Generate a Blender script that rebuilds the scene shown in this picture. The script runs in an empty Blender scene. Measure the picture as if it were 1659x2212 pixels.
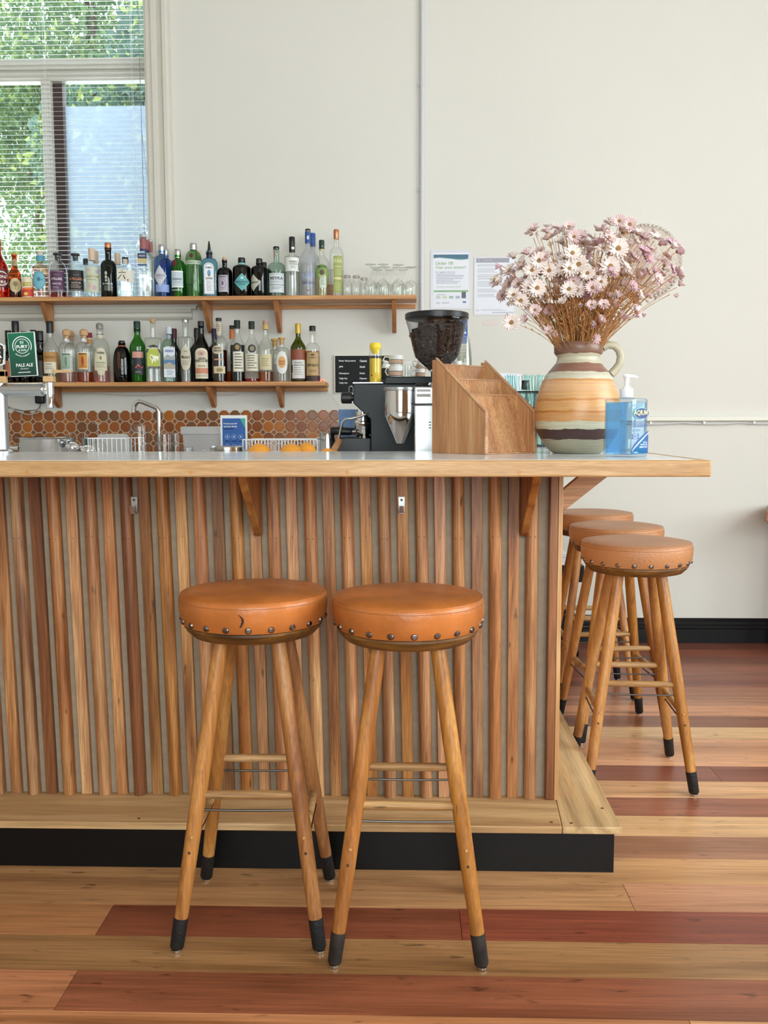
import bpy, bmesh, math, random
from mathutils import Vector, Matrix, Euler
random.seed(7)
PI = math.pi
S = bpy.context.scene
COL = S.collection

# ------------------------------------------------------------------ camera, world, lights, exposure
F_PX, PITCH, YAW, ROLL, CAM_H = 1968.8, .0971, -.0281, -.0022, 1.204
fwd = Vector((math.sin(YAW)*math.cos(PITCH), math.cos(YAW)*math.cos(PITCH), -math.sin(PITCH)))
rt0 = Vector((math.cos(YAW), -math.sin(YAW), 0)); up0 = rt0.cross(fwd)
RT = math.cos(ROLL)*rt0+math.sin(ROLL)*up0
UP = -math.sin(ROLL)*rt0+math.cos(ROLL)*up0
cd = bpy.data.cameras.new('camera'); cam = bpy.data.objects.new('camera', cd); COL.objects.link(cam)
cam.matrix_world = Matrix(((RT.x, UP.x, -fwd.x, 0), (RT.y, UP.y, -fwd.y, 0), (RT.z, UP.z, -fwd.z, CAM_H), (0, 0, 0, 1)))
cd.sensor_fit = 'HORIZONTAL'; cd.sensor_width = 36; cd.lens = 36*F_PX/1659; cd.clip_start = .05; cd.clip_end = 200
S.camera = cam

def at(px, py, Y):
    """point on the plane at depth Y seen at photo pixel px, py (for surveying positions)"""
    d = fwd + RT*((px-829.5)/F_PX) - UP*((py-1106)/F_PX)
    return Vector((0, 0, CAM_H)) + d*(Y/d.y)
def onz(px, py, Z):
    d = fwd + RT*((px-829.5)/F_PX) - UP*((py-1106)/F_PX)
    return Vector((0, 0, CAM_H)) + d*((Z-CAM_H)/d.z)

S.view_settings.view_transform = 'Standard'; S.view_settings.look = 'None'
S.view_settings.gamma = 1; S.view_settings.use_curve_mapping = False
S.view_settings.exposure = 0.08
w = bpy.data.worlds.new('sky'); S.world = w; w.use_nodes = True
bg = w.node_tree.nodes['Background']; bg.inputs[0].default_value = (.80, .91, 1, 1); bg.inputs[1].default_value = 3.0

def area(name, loc, target, sx, sy, power, col=(1, 1, 1)):
    l = bpy.data.lights.new(name, 'AREA'); l.shape = 'RECTANGLE'; l.size = sx; l.size_y = sy; l.energy = power; l.color = col
    o = bpy.data.objects.new(name, l); COL.objects.link(o); o.location = loc
    o.rotation_euler = (Vector(target)-Vector(loc)).to_track_quat('-Z', 'Y').to_euler(); return o
# daylight coming in through the openings of the room (each lamp stands outside its window)
area('daylight_right_window', (4.15, 1.3, 2.2), (-1, 2.4, 1.0), 3.2, 2.2, 164, (1, .99, .985))
area('daylight_street_window', (0.9, -3.35, 2.2), (0.3, 2.5, 1.1), 4.2, 2.4, 226, (1, .99, .98))
area('daylight_back_window', (-1.95, 5.75, 3.0), (-1.0, 2, .8), 1.3, 2.2, 40, (.93, .98, 1))
sun = bpy.data.lights.new('sun', 'SUN'); sun.energy = 6; sun.angle = .02; sun.color = (1, .95, .86)
so = bpy.data.objects.new('sun', sun); COL.objects.link(so); so.rotation_euler = (math.radians(38), math.radians(-12), 0)  # high, behind the building's street side; lights the garden

# ------------------------------------------------------------------ materials
def lin(h):
    if isinstance(h, str):
        v = [int(h[i:i+2], 16)/255 for i in (0, 2, 4)]
    else: v = [c/255 for c in h]
    return tuple(c/12.92 if c <= .04045 else ((c+.055)/1.055)**2.4 for c in v)+(1,)
_mc = {}
def mat(name, col=(200, 200, 200), rough=.5, metal=0, spec=.5, bump=0, bscale=60, var=0, vscale=6, emit=0, coat=0):
    if name in _mc: return _mc[name]
    m = bpy.data.materials.new(name); m.use_nodes = True; nt = m.node_tree; p = nt.nodes['Principled BSDF']
    c = lin(col); p.inputs['Base Color'].default_value = c
    p.inputs['Roughness'].default_value = rough; p.inputs['Metallic'].default_value = metal
    p.inputs['Specular IOR Level'].default_value = spec; p.inputs['Coat Weight'].default_value = coat
    if emit: p.inputs['Emission Color'].default_value = c; p.inputs['Emission Strength'].default_value = emit
    if bump or var:
        tc = nt.nodes.new('ShaderNodeTexCoord')
        if bump:
            n = nt.nodes.new('ShaderNodeTexNoise'); n.inputs['Scale'].default_value = bscale; n.inputs['Detail'].default_value = 4
            nt.links.new(tc.outputs['Object'], n.inputs['Vector'])
            b = nt.nodes.new('ShaderNodeBump'); b.inputs['Strength'].default_value = bump; b.inputs['Distance'].default_value = .01
            nt.links.new(n.outputs['Fac'], b.inputs['Height']); nt.links.new(b.outputs[0], p.inputs['Normal'])
        if var:
            n = nt.nodes.new('ShaderNodeTexNoise'); n.inputs['Scale'].default_value = vscale; n.inputs['Detail'].default_value = 6
            nt.links.new(tc.outputs['Object'], n.inputs['Vector'])
            r = nt.nodes.new('ShaderNodeValToRGB'); r.color_ramp.elements[0].position = .3; r.color_ramp.elements[1].position = .7
            r.color_ramp.elements[0].color = tuple(x*(1-var) for x in c[:3])+(1,); r.color_ramp.elements[1].color = tuple(min(1, x*(1+var*.6)) for x in c[:3])+(1,)
            nt.links.new(n.outputs['Fac'], r.inputs['Fac']); nt.links.new(r.outputs[0], p.inputs['Base Color'])
    _mc[name] = m; return m

def wood(name, cols, axis='z', freq=1.0, rough=.45, rnd=.0, fiber=.25, attr=None, rings=0, bump=.12, contrast=1.0, specks=0):
    """grain along one object axis; cols = dark, mid, light; rnd = how much each object differs"""
    if name in _mc: return _mc[name]
    m = bpy.data.materials.new(name); m.use_nodes = True; nt = m.node_tree; N = nt.nodes.new; L = nt.links.new
    p = nt.nodes['Principled BSDF']; p.inputs['Roughness'].default_value = rough
    tc = N('ShaderNodeTexCoord'); oi = N('ShaderNodeObjectInfo')
    off = N('ShaderNodeVectorMath'); off.operation = 'SCALE'; off.inputs[0].default_value = (13.7, 9.1, 17.3); L(oi.outputs['Random'], off.inputs['Scale'])
    add = N('ShaderNodeVectorMath'); add.operation = 'ADD'; L(tc.outputs['Object'], add.inputs[0]); L(off.outputs[0], add.inputs[1])
    vec = add.outputs[0]
    if attr:                                            # each plank gets its own piece of grain
        at_ = N('ShaderNodeAttribute'); at_.attribute_name = 'plank'
        sc = N('ShaderNodeVectorMath'); sc.operation = 'SCALE'; sc.inputs[0].default_value = (41, 23, 11); L(at_.outputs['Fac'], sc.inputs['Scale'])
        a2 = N('ShaderNodeVectorMath'); a2.operation = 'ADD'; L(vec, a2.inputs[0]); L(sc.outputs[0], a2.inputs[1]); vec = a2.outputs[0]
    def mp(along, across):
        q = N('ShaderNodeMapping'); s = [across]*3; s['xyz'.index(axis)] = along
        q.inputs['Scale'].default_value = s; L(vec, q.inputs['Vector']); return q.outputs[0]
    n1 = N('ShaderNodeTexNoise'); n1.inputs['Scale'].default_value = 1; n1.inputs['Detail'].default_value = 5; n1.inputs['Distortion'].default_value = .8
    L(mp(1.6*freq, 22*freq), n1.inputs['Vector'])
    r = N('ShaderNodeValToRGB'); e = r.color_ramp.elements
    e[0].position = .5-.22/contrast; e[0].color = lin(cols[0]); e[1].position = .5+.22/contrast; e[1].color = lin(cols[2]); k = e.new(.5); k.color = lin(cols[1])
    L(n1.outputs['Fac'], r.inputs['Fac']); col = r.outputs[0]
    n2 = N('ShaderNodeTexNoise'); n2.inputs['Scale'].default_value = 1; n2.inputs['Detail'].default_value = 3
    L(mp(9*freq, 330*freq), n2.inputs['Vector'])
    mr = N('ShaderNodeMapRange'); mr.inputs[1].default_value = .3; mr.inputs[2].default_value = .7; mr.inputs[3].default_value = 1-fiber; mr.inputs[4].default_value = 1+fiber*.5
    L(n2.outputs['Fac'], mr.inputs[0])
    mx = N('ShaderNodeMix'); mx.data_type = 'RGBA'; mx.blend_type = 'MULTIPLY'; mx.inputs[0].default_value = 1
    L(col, mx.inputs[6]); L(mr.outputs[0], mx.inputs[7]); col = mx.outputs[2]
    if rings:
        wv = N('ShaderNodeTexWave'); wv.wave_type = 'RINGS'; wv.rings_direction = {'x': 'X', 'y': 'Y', 'z': 'Z'}[axis]
        wv.inputs['Scale'].default_value = 1; wv.inputs['Distortion'].default_value = 3.5; wv.inputs['Detail'].default_value = 2
        L(mp(.9, rings), wv.inputs['Vector'])
        m3 = N('ShaderNodeMapRange'); m3.inputs[3].default_value = .8; m3.inputs[4].default_value = 1.06; L(wv.outputs['Fac'], m3.inputs[0])
        m4 = N('ShaderNodeMix'); m4.data_type = 'RGBA'; m4.blend_type = 'MULTIPLY'; m4.inputs[0].default_value = 1
        L(col, m4.inputs[6]); L(m3.outputs[0], m4.inputs[7]); col = m4.outputs[2]
    if attr:
        a3 = N('ShaderNodeAttribute'); a3.attribute_name = attr
        m5 = N('ShaderNodeMix'); m5.data_type = 'RGBA'; m5.blend_type = 'MULTIPLY'; m5.inputs[0].default_value = 1
        L(col, m5.inputs[6]); L(a3.outputs['Color'], m5.inputs[7]); col = m5.outputs[2]
    if rnd:
        wn = N('ShaderNodeTexWhiteNoise'); wn.noise_dimensions = '1D'; L(oi.outputs['Random'], wn.inputs['W'])
        sp = N('ShaderNodeSeparateColor'); L(wn.outputs['Color'], sp.inputs[0])
        hs = N('ShaderNodeHueSaturation')
        for src, inp, a, b in (('Red', 'Hue', .5-.009*rnd, .5+.007*rnd), ('Green', 'Saturation', 1-.18*rnd, 1+.08*rnd), ('Blue', 'Value', 1-.38*rnd, 1+.3*rnd)):
            q = N('ShaderNodeMapRange'); q.inputs[3].default_value = a; q.inputs[4].default_value = b; L(sp.outputs[src], q.inputs[0]); L(q.outputs[0], hs.inputs[inp])
        L(col, hs.inputs['Color']); col = hs.outputs[0]
    if specks:                                          # small knots, nail marks and gum streaks
        n3_ = N('ShaderNodeTexNoise'); n3_.inputs['Scale'].default_value = 1; n3_.inputs['Detail'].default_value = 2; L(mp(14, 55), n3_.inputs['Vector'])
        q = N('ShaderNodeMapRange'); q.inputs[1].default_value = .70-.02*specks; q.inputs[2].default_value = .78; q.inputs[3].default_value = 1; q.inputs[4].default_value = .35; L(n3_.outputs['Fac'], q.inputs[0])
        m8 = N('ShaderNodeMix'); m8.data_type = 'RGBA'; m8.blend_type = 'MULTIPLY'; m8.inputs[0].default_value = 1; L(col, m8.inputs[6]); L(q.outputs[0], m8.inputs[7]); col = m8.outputs[2]
    L(col, p.inputs['Base Color'])
    b = N('ShaderNodeBump'); b.inputs['Strength'].default_value = bump; b.inputs['Distance'].default_value = .002
    L(n2.outputs['Fac'], b.inputs['Height']); L(b.outputs[0], p.inputs['Normal'])
    _mc[name] = m; return m

def glass(name, tint=(255, 255, 255), edge=None, rough=.02, gloss=1.0, dens=0.0):
    """thin-walled glass: clear, tinted, darker where one looks through more of it (towards the rim)"""
    if name in _mc: return _mc[name]
    m = bpy.data.materials.new(name); m.use_nodes = True; nt = m.node_tree; nt.nodes.clear(); N = nt.nodes.new; L = nt.links.new
    out = N('ShaderNodeOutputMaterial'); t = N('ShaderNodeBsdfTransparent'); g = N('ShaderNodeBsdfGlossy'); g.inputs['Roughness'].default_value = rough
    lw = N('ShaderNodeLayerWeight'); lw.inputs['Blend'].default_value = .5
    pe = N('ShaderNodeMath'); pe.operation = 'POWER'; pe.inputs[1].default_value = 3.0; L(lw.outputs['Facing'], pe.inputs[0])
    mx = N('ShaderNodeMix'); mx.data_type = 'RGBA'; c = lin(tint); e = lin(edge) if edge else tuple(x*.62 for x in c[:3])+(1,)
    mx.inputs[6].default_value = c; mx.inputs[7].default_value = e
    L(pe.outputs[0], mx.inputs[0]); L(mx.outputs[2], t.inputs['Color'])
    p5 = N('ShaderNodeMath'); p5.operation = 'POWER'; p5.inputs[1].default_value = 5.0; L(lw.outputs['Facing'], p5.inputs[0])
    mm = N('ShaderNodeMath'); mm.operation = 'MULTIPLY_ADD'; mm.inputs[1].default_value = .7*gloss; mm.inputs[2].default_value = .05*gloss; L(p5.outputs[0], mm.inputs[0])
    ms = N('ShaderNodeMixShader'); L(mm.outputs[0], ms.inputs[0]); L(t.outputs[0], ms.inputs[1]); L(g.outputs[0], ms.inputs[2])
    last = ms.outputs[0]
    if dens:                                            # frosted or milky body
        d = N('ShaderNodeBsdfDiffuse'); d.inputs['Color'].default_value = c; tl = N('ShaderNodeBsdfTranslucent'); tl.inputs['Color'].default_value = c
        q = N('ShaderNodeMixShader'); L(d.outputs[0], q.inputs[1]); L(tl.outputs[0], q.inputs[2])
        z = N('ShaderNodeMixShader'); z.inputs[0].default_value = dens; L(last, z.inputs[1]); L(q.outputs[0], z.inputs[2]); last = z.outputs[0]
    L(last, out.inputs['Surface']); _mc[name] = m; return m

M_wall = mat('painted_wall', (218, 215, 208), .75, var=.02, vscale=1.3, bump=.08, bscale=25)
M_ceil = mat('ceiling_paint', (200, 197, 188), .8); M_wall2 = mat('far_wall_paint', (196, 190, 178), .8)
M_trimw = mat('window_gloss_paint', (214, 210, 200), .35, var=.02)
M_trimb = mat('black_gloss_paint', (9, 11, 13), .34, spec=.3, bump=.1, bscale=20)
M_floor = wood('floor_boards', ['b09a80', 'dccab4', 'f2e4d0'], 'x', .55, .30, 0, .28, attr='tone', bump=.10, specks=2)
M_batten = wood('batten_hardwood', ['85502c', 'b27644', 'ce9a64'], 'z', 1.1, .40, .62, .42, contrast=1.25, specks=1)
M_batten_dark = wood('batten_dark_hardwood', ['5c3018', '86502c', 'a46a3c'], 'z', 1.1, .42, .5, .3)
M_backing = mat('hessian_backing', (158, 142, 122), .85, var=.10, vscale=40, bump=.3, bscale=220)
M_edge = wood('oak_edging', ['b48a58', 'c69c6c', 'd2ae80'], 'x', 2.4, .42, .06, .3)
M_tread = wood('oak_tread', ['a87f55', 'c39c6c', 'd8b586'], 'x', .9, .5, .0, .22)
M_tready = wood('oak_tread_side', ['a98254', 'cba878', 'dfc294'], 'y', .9, .5, .0, .22, rings=9)
M_brk = wood('bracket_wood', ['7a4622', 'a4652f', 'c08647'], 'z', 1.0, .42, .2, .25)
M_ash = wood('ash_brace', ['9c6a45', 'c08f66', 'd8ad82'], 'x', 1.0, .45, .0, .3, rings=14)
M_post = wood('corner_post', ['b07f50', 'd0a06c', 'e6c08e'], 'z', 1.0, .4, .0, .2)
M_shelf = wood('shelf_wood', ['a87044', 'c88e58', 'dca870'], 'x', 1.0, .5, .08, .18)
M_brkt2 = wood('shelf_bracket_wood', ['8c5832', 'ac7042', 'c48850'], 'z', 1.0, .5, .15, .2)
M_org = wood('organiser_veneer', ['a06c48', 'c48c5e', 'd8a878'], 'z', 1.0, .5, .0, .34)
M_orge = wood('organiser_edge', ['a87750', 'c0906a', 'd2a67c'], 'x', 1.0, .5, .0, .2)
M_leg = wood('stool_leg_wood', ['7e4a20', 'b07438', 'd09a58'], 'z', .8, .38, .35, .28, specks=1)
M_rung = wood('stool_rung_wood', ['8a6036', 'b88d5a', 'd0a878'], 'x', .9, .55, .2, .4, specks=2)
M_ring = wood('stool_ring_wood', ['3e260c', '6a4418', '8c6026'], 'x', 1.0, .5, .1, .3)
M_leath = mat('tan_leather', (184, 108, 50), .34, var=.30, vscale=9, bump=.28, bscale=26, spec=.5)
M_leath_sheen = mat('sheen_tan_leather', (182, 126, 84), .42, var=.14, vscale=9, bump=.25, bscale=120, spec=.5)  # paler, pinker copy of the tan leather: sheen painted into its colour
M_stud = mat('antique_stud', (128, 120, 118), .24, 1)
M_sock = mat('black_rubber', (14, 14, 16), .6, bump=.3, bscale=150)
M_sockw = mat('scuffed_black_rubber', (40, 34, 30), .6, var=.6, vscale=35)
M_rod = mat('steel_rod', (90, 84, 80), .35, 1)
M_glide = mat('steel_glide', (190, 188, 182), .3, 1)
M_peg = mat('wood_plug', (190, 136, 82), .5)
M_nail = mat('nail_hole', (60, 38, 24), .7)
M_stone = mat('pale_stone', (230, 236, 240), .14, var=.10, vscale=14, spec=.6)
M_steel = mat('brushed_steel', (205, 205, 205), .16, 1)
M_chrome = mat('chrome', (226, 226, 228), .07, 1)
M_alu = mat('satin_aluminium', (196, 196, 198), .32, 1)
M_black = mat('black_enamel', (8, 10, 12), .38, spec=.3)
M_plastic = mat('black_plastic', (20, 20, 22), .4)
M_white = mat('white_plastic', (236, 236, 238), .4)
M_cream = mat('cream_paper', (232, 226, 208), .7)
M_paper = mat('white_paper', (228, 229, 238), .6)
M_ink = mat('dark_ink', (34, 32, 34), .7)
M_inkw = mat('white_ink', (240, 240, 238), .6)
M_cork = mat('cork', (206, 164, 122), .8, var=.15, vscale=60)
M_conduit = mat('conduit_pvc', (206, 205, 210), .4)
M_clear = glass('clear_glass', (252, 253, 252), (212, 214, 211))
M_pane = glass('window_pane', (244, 250, 250), (235, 245, 245))

def C(h):                                               # plain coloured paper or paint
    n = 'tint_'+(h if isinstance(h, str) else '%02x%02x%02x' % h); return mat(n, h, .55)

# ------------------------------------------------------------------ mesh helpers
class MB:
    def __init__(s): s.bm = bmesh.new(); s.mi = 0; s.xf = None
    def v(s, p):
        p = Vector(p)
        if s.xf is not None: p = s.xf @ p
        return s.bm.verts.new(p)
    def f(s, vs):
        try: fc = s.bm.faces.new(vs); fc.material_index = s.mi; return fc
        except ValueError: return None
    def box(s, a, b):
        x0, y0, z0 = a; x1, y1, z1 = b
        V = [s.v(p) for p in ((x0, y0, z0), (x1, y0, z0), (x1, y1, z0), (x0, y1, z0), (x0, y0, z1), (x1, y0, z1), (x1, y1, z1), (x0, y1, z1))]
        for q in ((3, 2, 1, 0), (4, 5, 6, 7), (0, 1, 5, 4), (1, 2, 6, 5), (2, 3, 7, 6), (3, 0, 4, 7)): s.f([V[i] for i in q])
        return s
    def hexa(s, P):                                     # 8 corners, same order as box
        V = [s.v(p) for p in P]
        for q in ((3, 2, 1, 0), (4, 5, 6, 7), (0, 1, 5, 4), (1, 2, 6, 5), (2, 3, 7, 6), (3, 0, 4, 7)): s.f([V[i] for i in q])
        return s
    def prism(s, poly, vec):                            # polygon (3-D points) pushed along vec
        vec = Vector(vec); A = [s.v(p) for p in poly]; B = [s.v(Vector(p)+vec) for p in poly]
        n = len(A); s.f(A[::-1]); s.f(B)
        for i in range(n): s.f([A[i], A[(i+1) % n], B[(i+1) % n], B[i]])
        return s
    def loft(s, prof, seg=24, sq=0, cx=0, cy=0, cz=0, depth=1.0, cap0=True, cap1=True, a0=0, exact=None):
        """rings (r, z) turned about z; sq > 0 squares the wide rings"""
        R = max(r for r, z in prof); rings = []
        for r, z in prof:
            if r < 1e-6: rings.append([s.v((cx, cy, cz+z))]); continue
            ring = []; k = sq*max(0, min(1, (r/R-.45)/.3)) if sq else 0
            for i in range(seg):
                a = a0+2*PI*i/seg; c, q = math.cos(a), math.sin(a); rr = r
                if k: n = 2+6*k; rr = r/((abs(c)**n+abs(q)**n)**(1/n))
                ring.append(s.v((cx+rr*c, cy+rr*q*depth, cz+z)))
            rings.append(ring)
        for A, B in zip(rings, rings[1:]):
            if len(A) == 1 and len(B) == 1: continue
            for i in range(seg):
                j = (i+1) % seg
                if len(A) == 1: s.f([A[0], B[j], B[i]])
                elif len(B) == 1: s.f([A[i], A[j], B[0]])
                else: s.f([A[i], A[j], B[j], B[i]])
        if cap0 and len(rings[0]) > 1: s.f(rings[0][::-1])
        if cap1 and len(rings[-1]) > 1: s.f(rings[-1])
        return s
    def tube(s, pts, r, seg=8, caps=True):
        pts = [Vector(p) for p in pts]; rs = r if isinstance(r, (list, tuple)) else [r]*len(pts); rings = []; pn = None
        for i, p in enumerate(pts):
            d = (pts[min(i+1, len(pts)-1)]-pts[max(i-1, 0)]).normalized()
            if pn is None: pn = d.cross(Vector((0, 0, 1)) if abs(d.z) < .9 else Vector((1, 0, 0))).normalized()
            n = (pn-d*pn.dot(d)).normalized(); b = d.cross(n); pn = n
            rings.append([s.v(p+(n*math.cos(2*PI*k/seg)+b*math.sin(2*PI*k/seg))*rs[i]) for k in range(seg)])
        for A, B in zip(rings, rings[1:]):
            for i in range(seg): s.f([A[i], A[(i+1) % seg], B[(i+1) % seg], B[i]])
        if caps: s.f(rings[0][::-1]); s.f(rings[-1])
        return s
    def ball(s, c, r, u=10, v=6, sz=1.0):
        P = [(r*math.sin(PI*i/v), -r*sz*math.cos(PI*i/v)) for i in range(v+1)]
        P[0] = (0, -r*sz); P[-1] = (0, r*sz); return s.loft(P, u, cx=c[0], cy=c[1], cz=c[2])
def arc(c, r, a0, a1, n, plane='xz'):
    o = []
    for i in range(n+1):
        a = a0+(a1-a0)*i/n; x, y = r*math.cos(a), r*math.sin(a)
        o.append(Vector(c)+(Vector((x, 0, y)) if plane == 'xz' else Vector((x, y, 0)) if plane == 'xy' else Vector((0, x, y))))
    return o
def obj(name, mb, mats, parent=None, bevel=0, smooth=True, angle=35, seg=2):
    bm = mb.bm if isinstance(mb, MB) else mb
    bmesh.ops.recalc_face_normals(bm, faces=bm.faces[:])
    me = bpy.data.meshes.new(name); bm.to_mesh(me); bm.free()
    for m in (mats if isinstance(mats, (list, tuple)) else [mats]): me.materials.append(m)
    if smooth and len(me.polygons):
        me.polygons.foreach_set('use_smooth', [True]*len(me.polygons)); me.set_sharp_from_angle(angle=math.radians(angle))
    o = bpy.data.objects.new(name, me); COL.objects.link(o)
    if parent is not None: o.parent = parent
    if bevel:
        b = o.modifiers.new('bevel', 'BEVEL'); b.width = bevel; b.segments = seg; b.limit_method = 'ANGLE'; b.angle_limit = math.radians(40)
    return o
def tag(o, label, cat, group=None, kind=None):
    o['label'] = label; o['category'] = cat
    if group: o['group'] = group
    if kind: o['kind'] = kind
    return o
def thing(name, label, cat, loc=(0, 0, 0), rz=0, group=None):
    o = bpy.data.objects.new(name, None); COL.objects.link(o); o.location = loc; o.rotation_euler = (0, 0, rz); o.empty_display_size = .05
    return tag(o, label, cat, group)
def struct(name, mb, m, bevel=0, label=None, **k):
    o = obj(name, mb, m, None, bevel, **k); o['kind'] = 'structure'
    if label: o['label'] = label
    return o
def copy_tree(o, parent=None):
    c = o.copy(); COL.objects.link(c); c.parent = parent
    for ch in list(o.children): copy_tree(ch, c)
    return c

# ---- writing
_tc = {}
def text_tris(s, bold=0):
    k = (s, bold)
    if k in _tc: return _tc[k]
    cu = bpy.data.curves.new('t', 'FONT'); cu.body = s; cu.size = 1; cu.resolution_u = 2; cu.align_x = 'CENTER'; cu.offset = bold
    o = bpy.data.objects.new('t', cu); COL.objects.link(o)
    dg = bpy.context.evaluated_depsgraph_get(); me = bpy.data.meshes.new_from_object(o.evaluated_get(dg))
    vs = [v.co.copy() for v in me.vertices]; fs = [tuple(p.vertices) for p in me.polygons]
    bpy.data.objects.remove(o); bpy.data.curves.remove(cu); bpy.data.meshes.remove(me)
    if vs:
        x0 = min(v.x for v in vs); x1 = max(v.x for v in vs); y0 = min(v.y for v in vs); y1 = max(v.y for v in vs)
    else: x0 = x1 = y0 = y1 = 0
    _tc[k] = (vs, fs, (x0, x1, y0, y1)); return _tc[k]
class Face:
    """flat or round printed surface: items in metres (u to the right, v up), stacked in thin layers"""
    def __init__(s, r=None, y=0, tilt=0): s.m = MB(); s.r = r; s.y = y; s.mats = []; s.n = 0
    def mat(s, m):
        if m not in s.mats: s.mats.append(m)
        s.m.mi = s.mats.index(m)
    def P(s, u, v, layer):
        if s.r: rr = s.r+.00035*(layer+1); a = u/s.r; return (rr*math.sin(a), -rr*math.cos(a), v)
        return (u, s.y-.0004*(layer+1), v)
    def strip(s, u0, u1, lo, hi, m, layer=0, n=12):
        s.mat(m); lo = lo if callable(lo) else (lambda u, c=lo: c); hi = hi if callable(hi) else (lambda u, c=hi: c); prev = None
        for i in range(n+1):
            u = u0+(u1-u0)*i/n; A = s.m.v(s.P(u, lo(u), layer)); B = s.m.v(s.P(u, hi(u), layer))
            if prev: s.m.f([prev[0], A, B, prev[1]])
            prev = (A, B)
        return s
    def rect(s, u0, u1, v0, v1, m, layer=0, n=None): return s.strip(u0, u1, v0, v1, m, layer, n or (10 if s.r else 1))
    def ell(s, cu, cv, a, b, m, layer=0, n=20):
        h = lambda u: b*math.sqrt(max(0, 1-((u-cu)/a)**2)); return s.strip(cu-a, cu+a, lambda u: cv-h(u), lambda u: cv+h(u), m, layer, n)
    def dia(s, cu, cv, a, b, m, layer=0):
        h = lambda u: b*(1-abs(u-cu)/a); return s.strip(cu-a, cu+a, lambda u: cv-h(u), lambda u: cv+h(u), m, layer, 16)
    def ring(s, cu, cv, r0, r1, m, layer=0, a0=0, a1=2*PI, n=40):
        s.mat(m); prev = None
        for i in range(n+1):
            a = a0+(a1-a0)*i/n; A = s.m.v(s.P(cu+r0*math.cos(a), cv+r0*math.sin(a), layer)); B = s.m.v(s.P(cu+r1*math.cos(a), cv+r1*math.sin(a), layer))
            if prev: s.m.f([prev[0], A, B, prev[1]])
            prev = (A, B)
        return s
    def poly(s, pts, m, layer=0): s.mat(m); s.m.f([s.m.v(s.P(u, v, layer)) for u, v in pts]); return s
    def text(s, t, cu, cv, width, height, m, layer=1, bold=0, align='c', bend=None):
        vs, fs, (x0, x1, y0, y1) = text_tris(t, bold)
        if not fs: return s
        s.mat(m); h = max(y1-y0, .3)
        if width is None: width = (x1-x0)/h*height
        sx = width/max(x1-x0, 1e-4); sy = height/h; ox = cu-width/2 if align == 'c' else cu
        V = []
        for v in vs:
            u = ox+(v.x-x0)*sx; q = cv-height/2+(v.y-y0)*sy
            if bend:                                    # on a circle: centre (cu, bend[0]), radius bend[1]; underside if radius < 0
                R = bend[1]; a = (u-cu)/abs(R); rr = abs(R)+(q-cv)*(1 if R > 0 else -1)
                u = cu+rr*math.sin(a); q = bend[0]+(rr*math.cos(a) if R > 0 else -rr*math.cos(a))
            V.append(s.m.v(s.P(u, q, layer)))
        for f in fs: s.m.f([V[i] for i in f])
        return s
    def lines(s, u0, u1, vtop, vbot, n, m, layer=1, h=.45, jag=.3):
        st = (vtop-vbot)/n
        for i in range(n):
            e = u1-(u1-u0)*random.random()*jag; s.rect(u0, e, vtop-st*i-st*h, vtop-st*i, m, layer, 4 if s.r else 1)
        return s
    def build(s, name, parent): return obj(name, s.m, s.mats, parent, smooth=bool(s.r), angle=60)

# ------------------------------------------------------------------ room shell
RX0, RX1, RY0, RY1, RZ = -3.3, 3.9, -3.1, 4.975, 4.0
BOARD = .1385
# floor: boards along x; the colour of every board is its own
m = MB(); bm = m.bm; tone = []; plank = []
lay = bm.faces.layers
base_y = 2.3063                                           # a joint between two boards
colors = {  # board index counted from that joint towards the camera (+) and the back (-): list of (end x, colour)
    0: [(.5596, 'b58c63'), (9, 'b48468')], 1: [(-.743, 'ae7d52'), (.124, '82452f'), (9, '86402f')], 2: [(9, '98744c')],
    3: [(-.7336, 'b47a58'), (9, '8a5038')], 4: [(.5655, 'b88058'), (9, 'c89a6c')], 5: [(9, 'a06a48')],
    -1: [(-1.9, 'a58058'), (9, 'ba9064')], -2: [(9, 'a0745c')], -3: [(9, 'dcb086')], -4: [(9, '9e6450')], -5: [(9, 'd8aa82')], -6: [(1.0545, '8e5444'), (9, '8a5040')],
    -7: [(9, 'd4a282')], -8: [(9, 'ce9e80')], -9: [(9, 'deb28a')], -10: [(9, '8a5844')], -11: [(9, 'd09876')], -12: [(9, 'b4826a')], -13: [(9, 'a06a52')],
    -14: [(9, '8e4e3c')], -15: [(9, '8c5240')], -16: [(9, '96583f')], -17: [(9, '7c4434')], -18: [(9, '8a4c38')], -19: [(9, '743e30')]}
pool = ['b58c63', '8f5138', 'a87a4e', 'c08f6a', '7d4230', 'b8845a', '9c6444']
k = int((base_y-RY1)/BOARD)-1; idx = 0
rows = []
while True:
    y1 = base_y-k*BOARD; y0 = y1-BOARD
    if y1 < RY0: break
    segs = colors.get(k)
    if not segs:
        x = RX0+random.random()*2; segs = []
        while x < 9: segs.append((x, random.choice(pool))); x += 1.5+random.random()*2.5
    x0 = RX0; a = max(RY0, y0+.0007); b = min(RY1, y1-.0007)
    if b > a:
        for xe, c in segs:
            x1 = min(xe, RX1)
            if x1 <= x0: continue
            m.box((x0+.0007, a, -.02), (x1-.0007, b, 0)); tone += [lin(c)]*6; plank += [idx*.137 % 7]*6; idx += 1; x0 = x1
            if x1 >= RX1: break
    k += 1
me = bpy.data.meshes.new('floor'); bm.to_mesh(me); bm.free()
ca = me.color_attributes.new('tone', 'FLOAT_COLOR', 'CORNER')
pa = me.attributes.new('plank', 'FLOAT', 'FACE')
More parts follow.
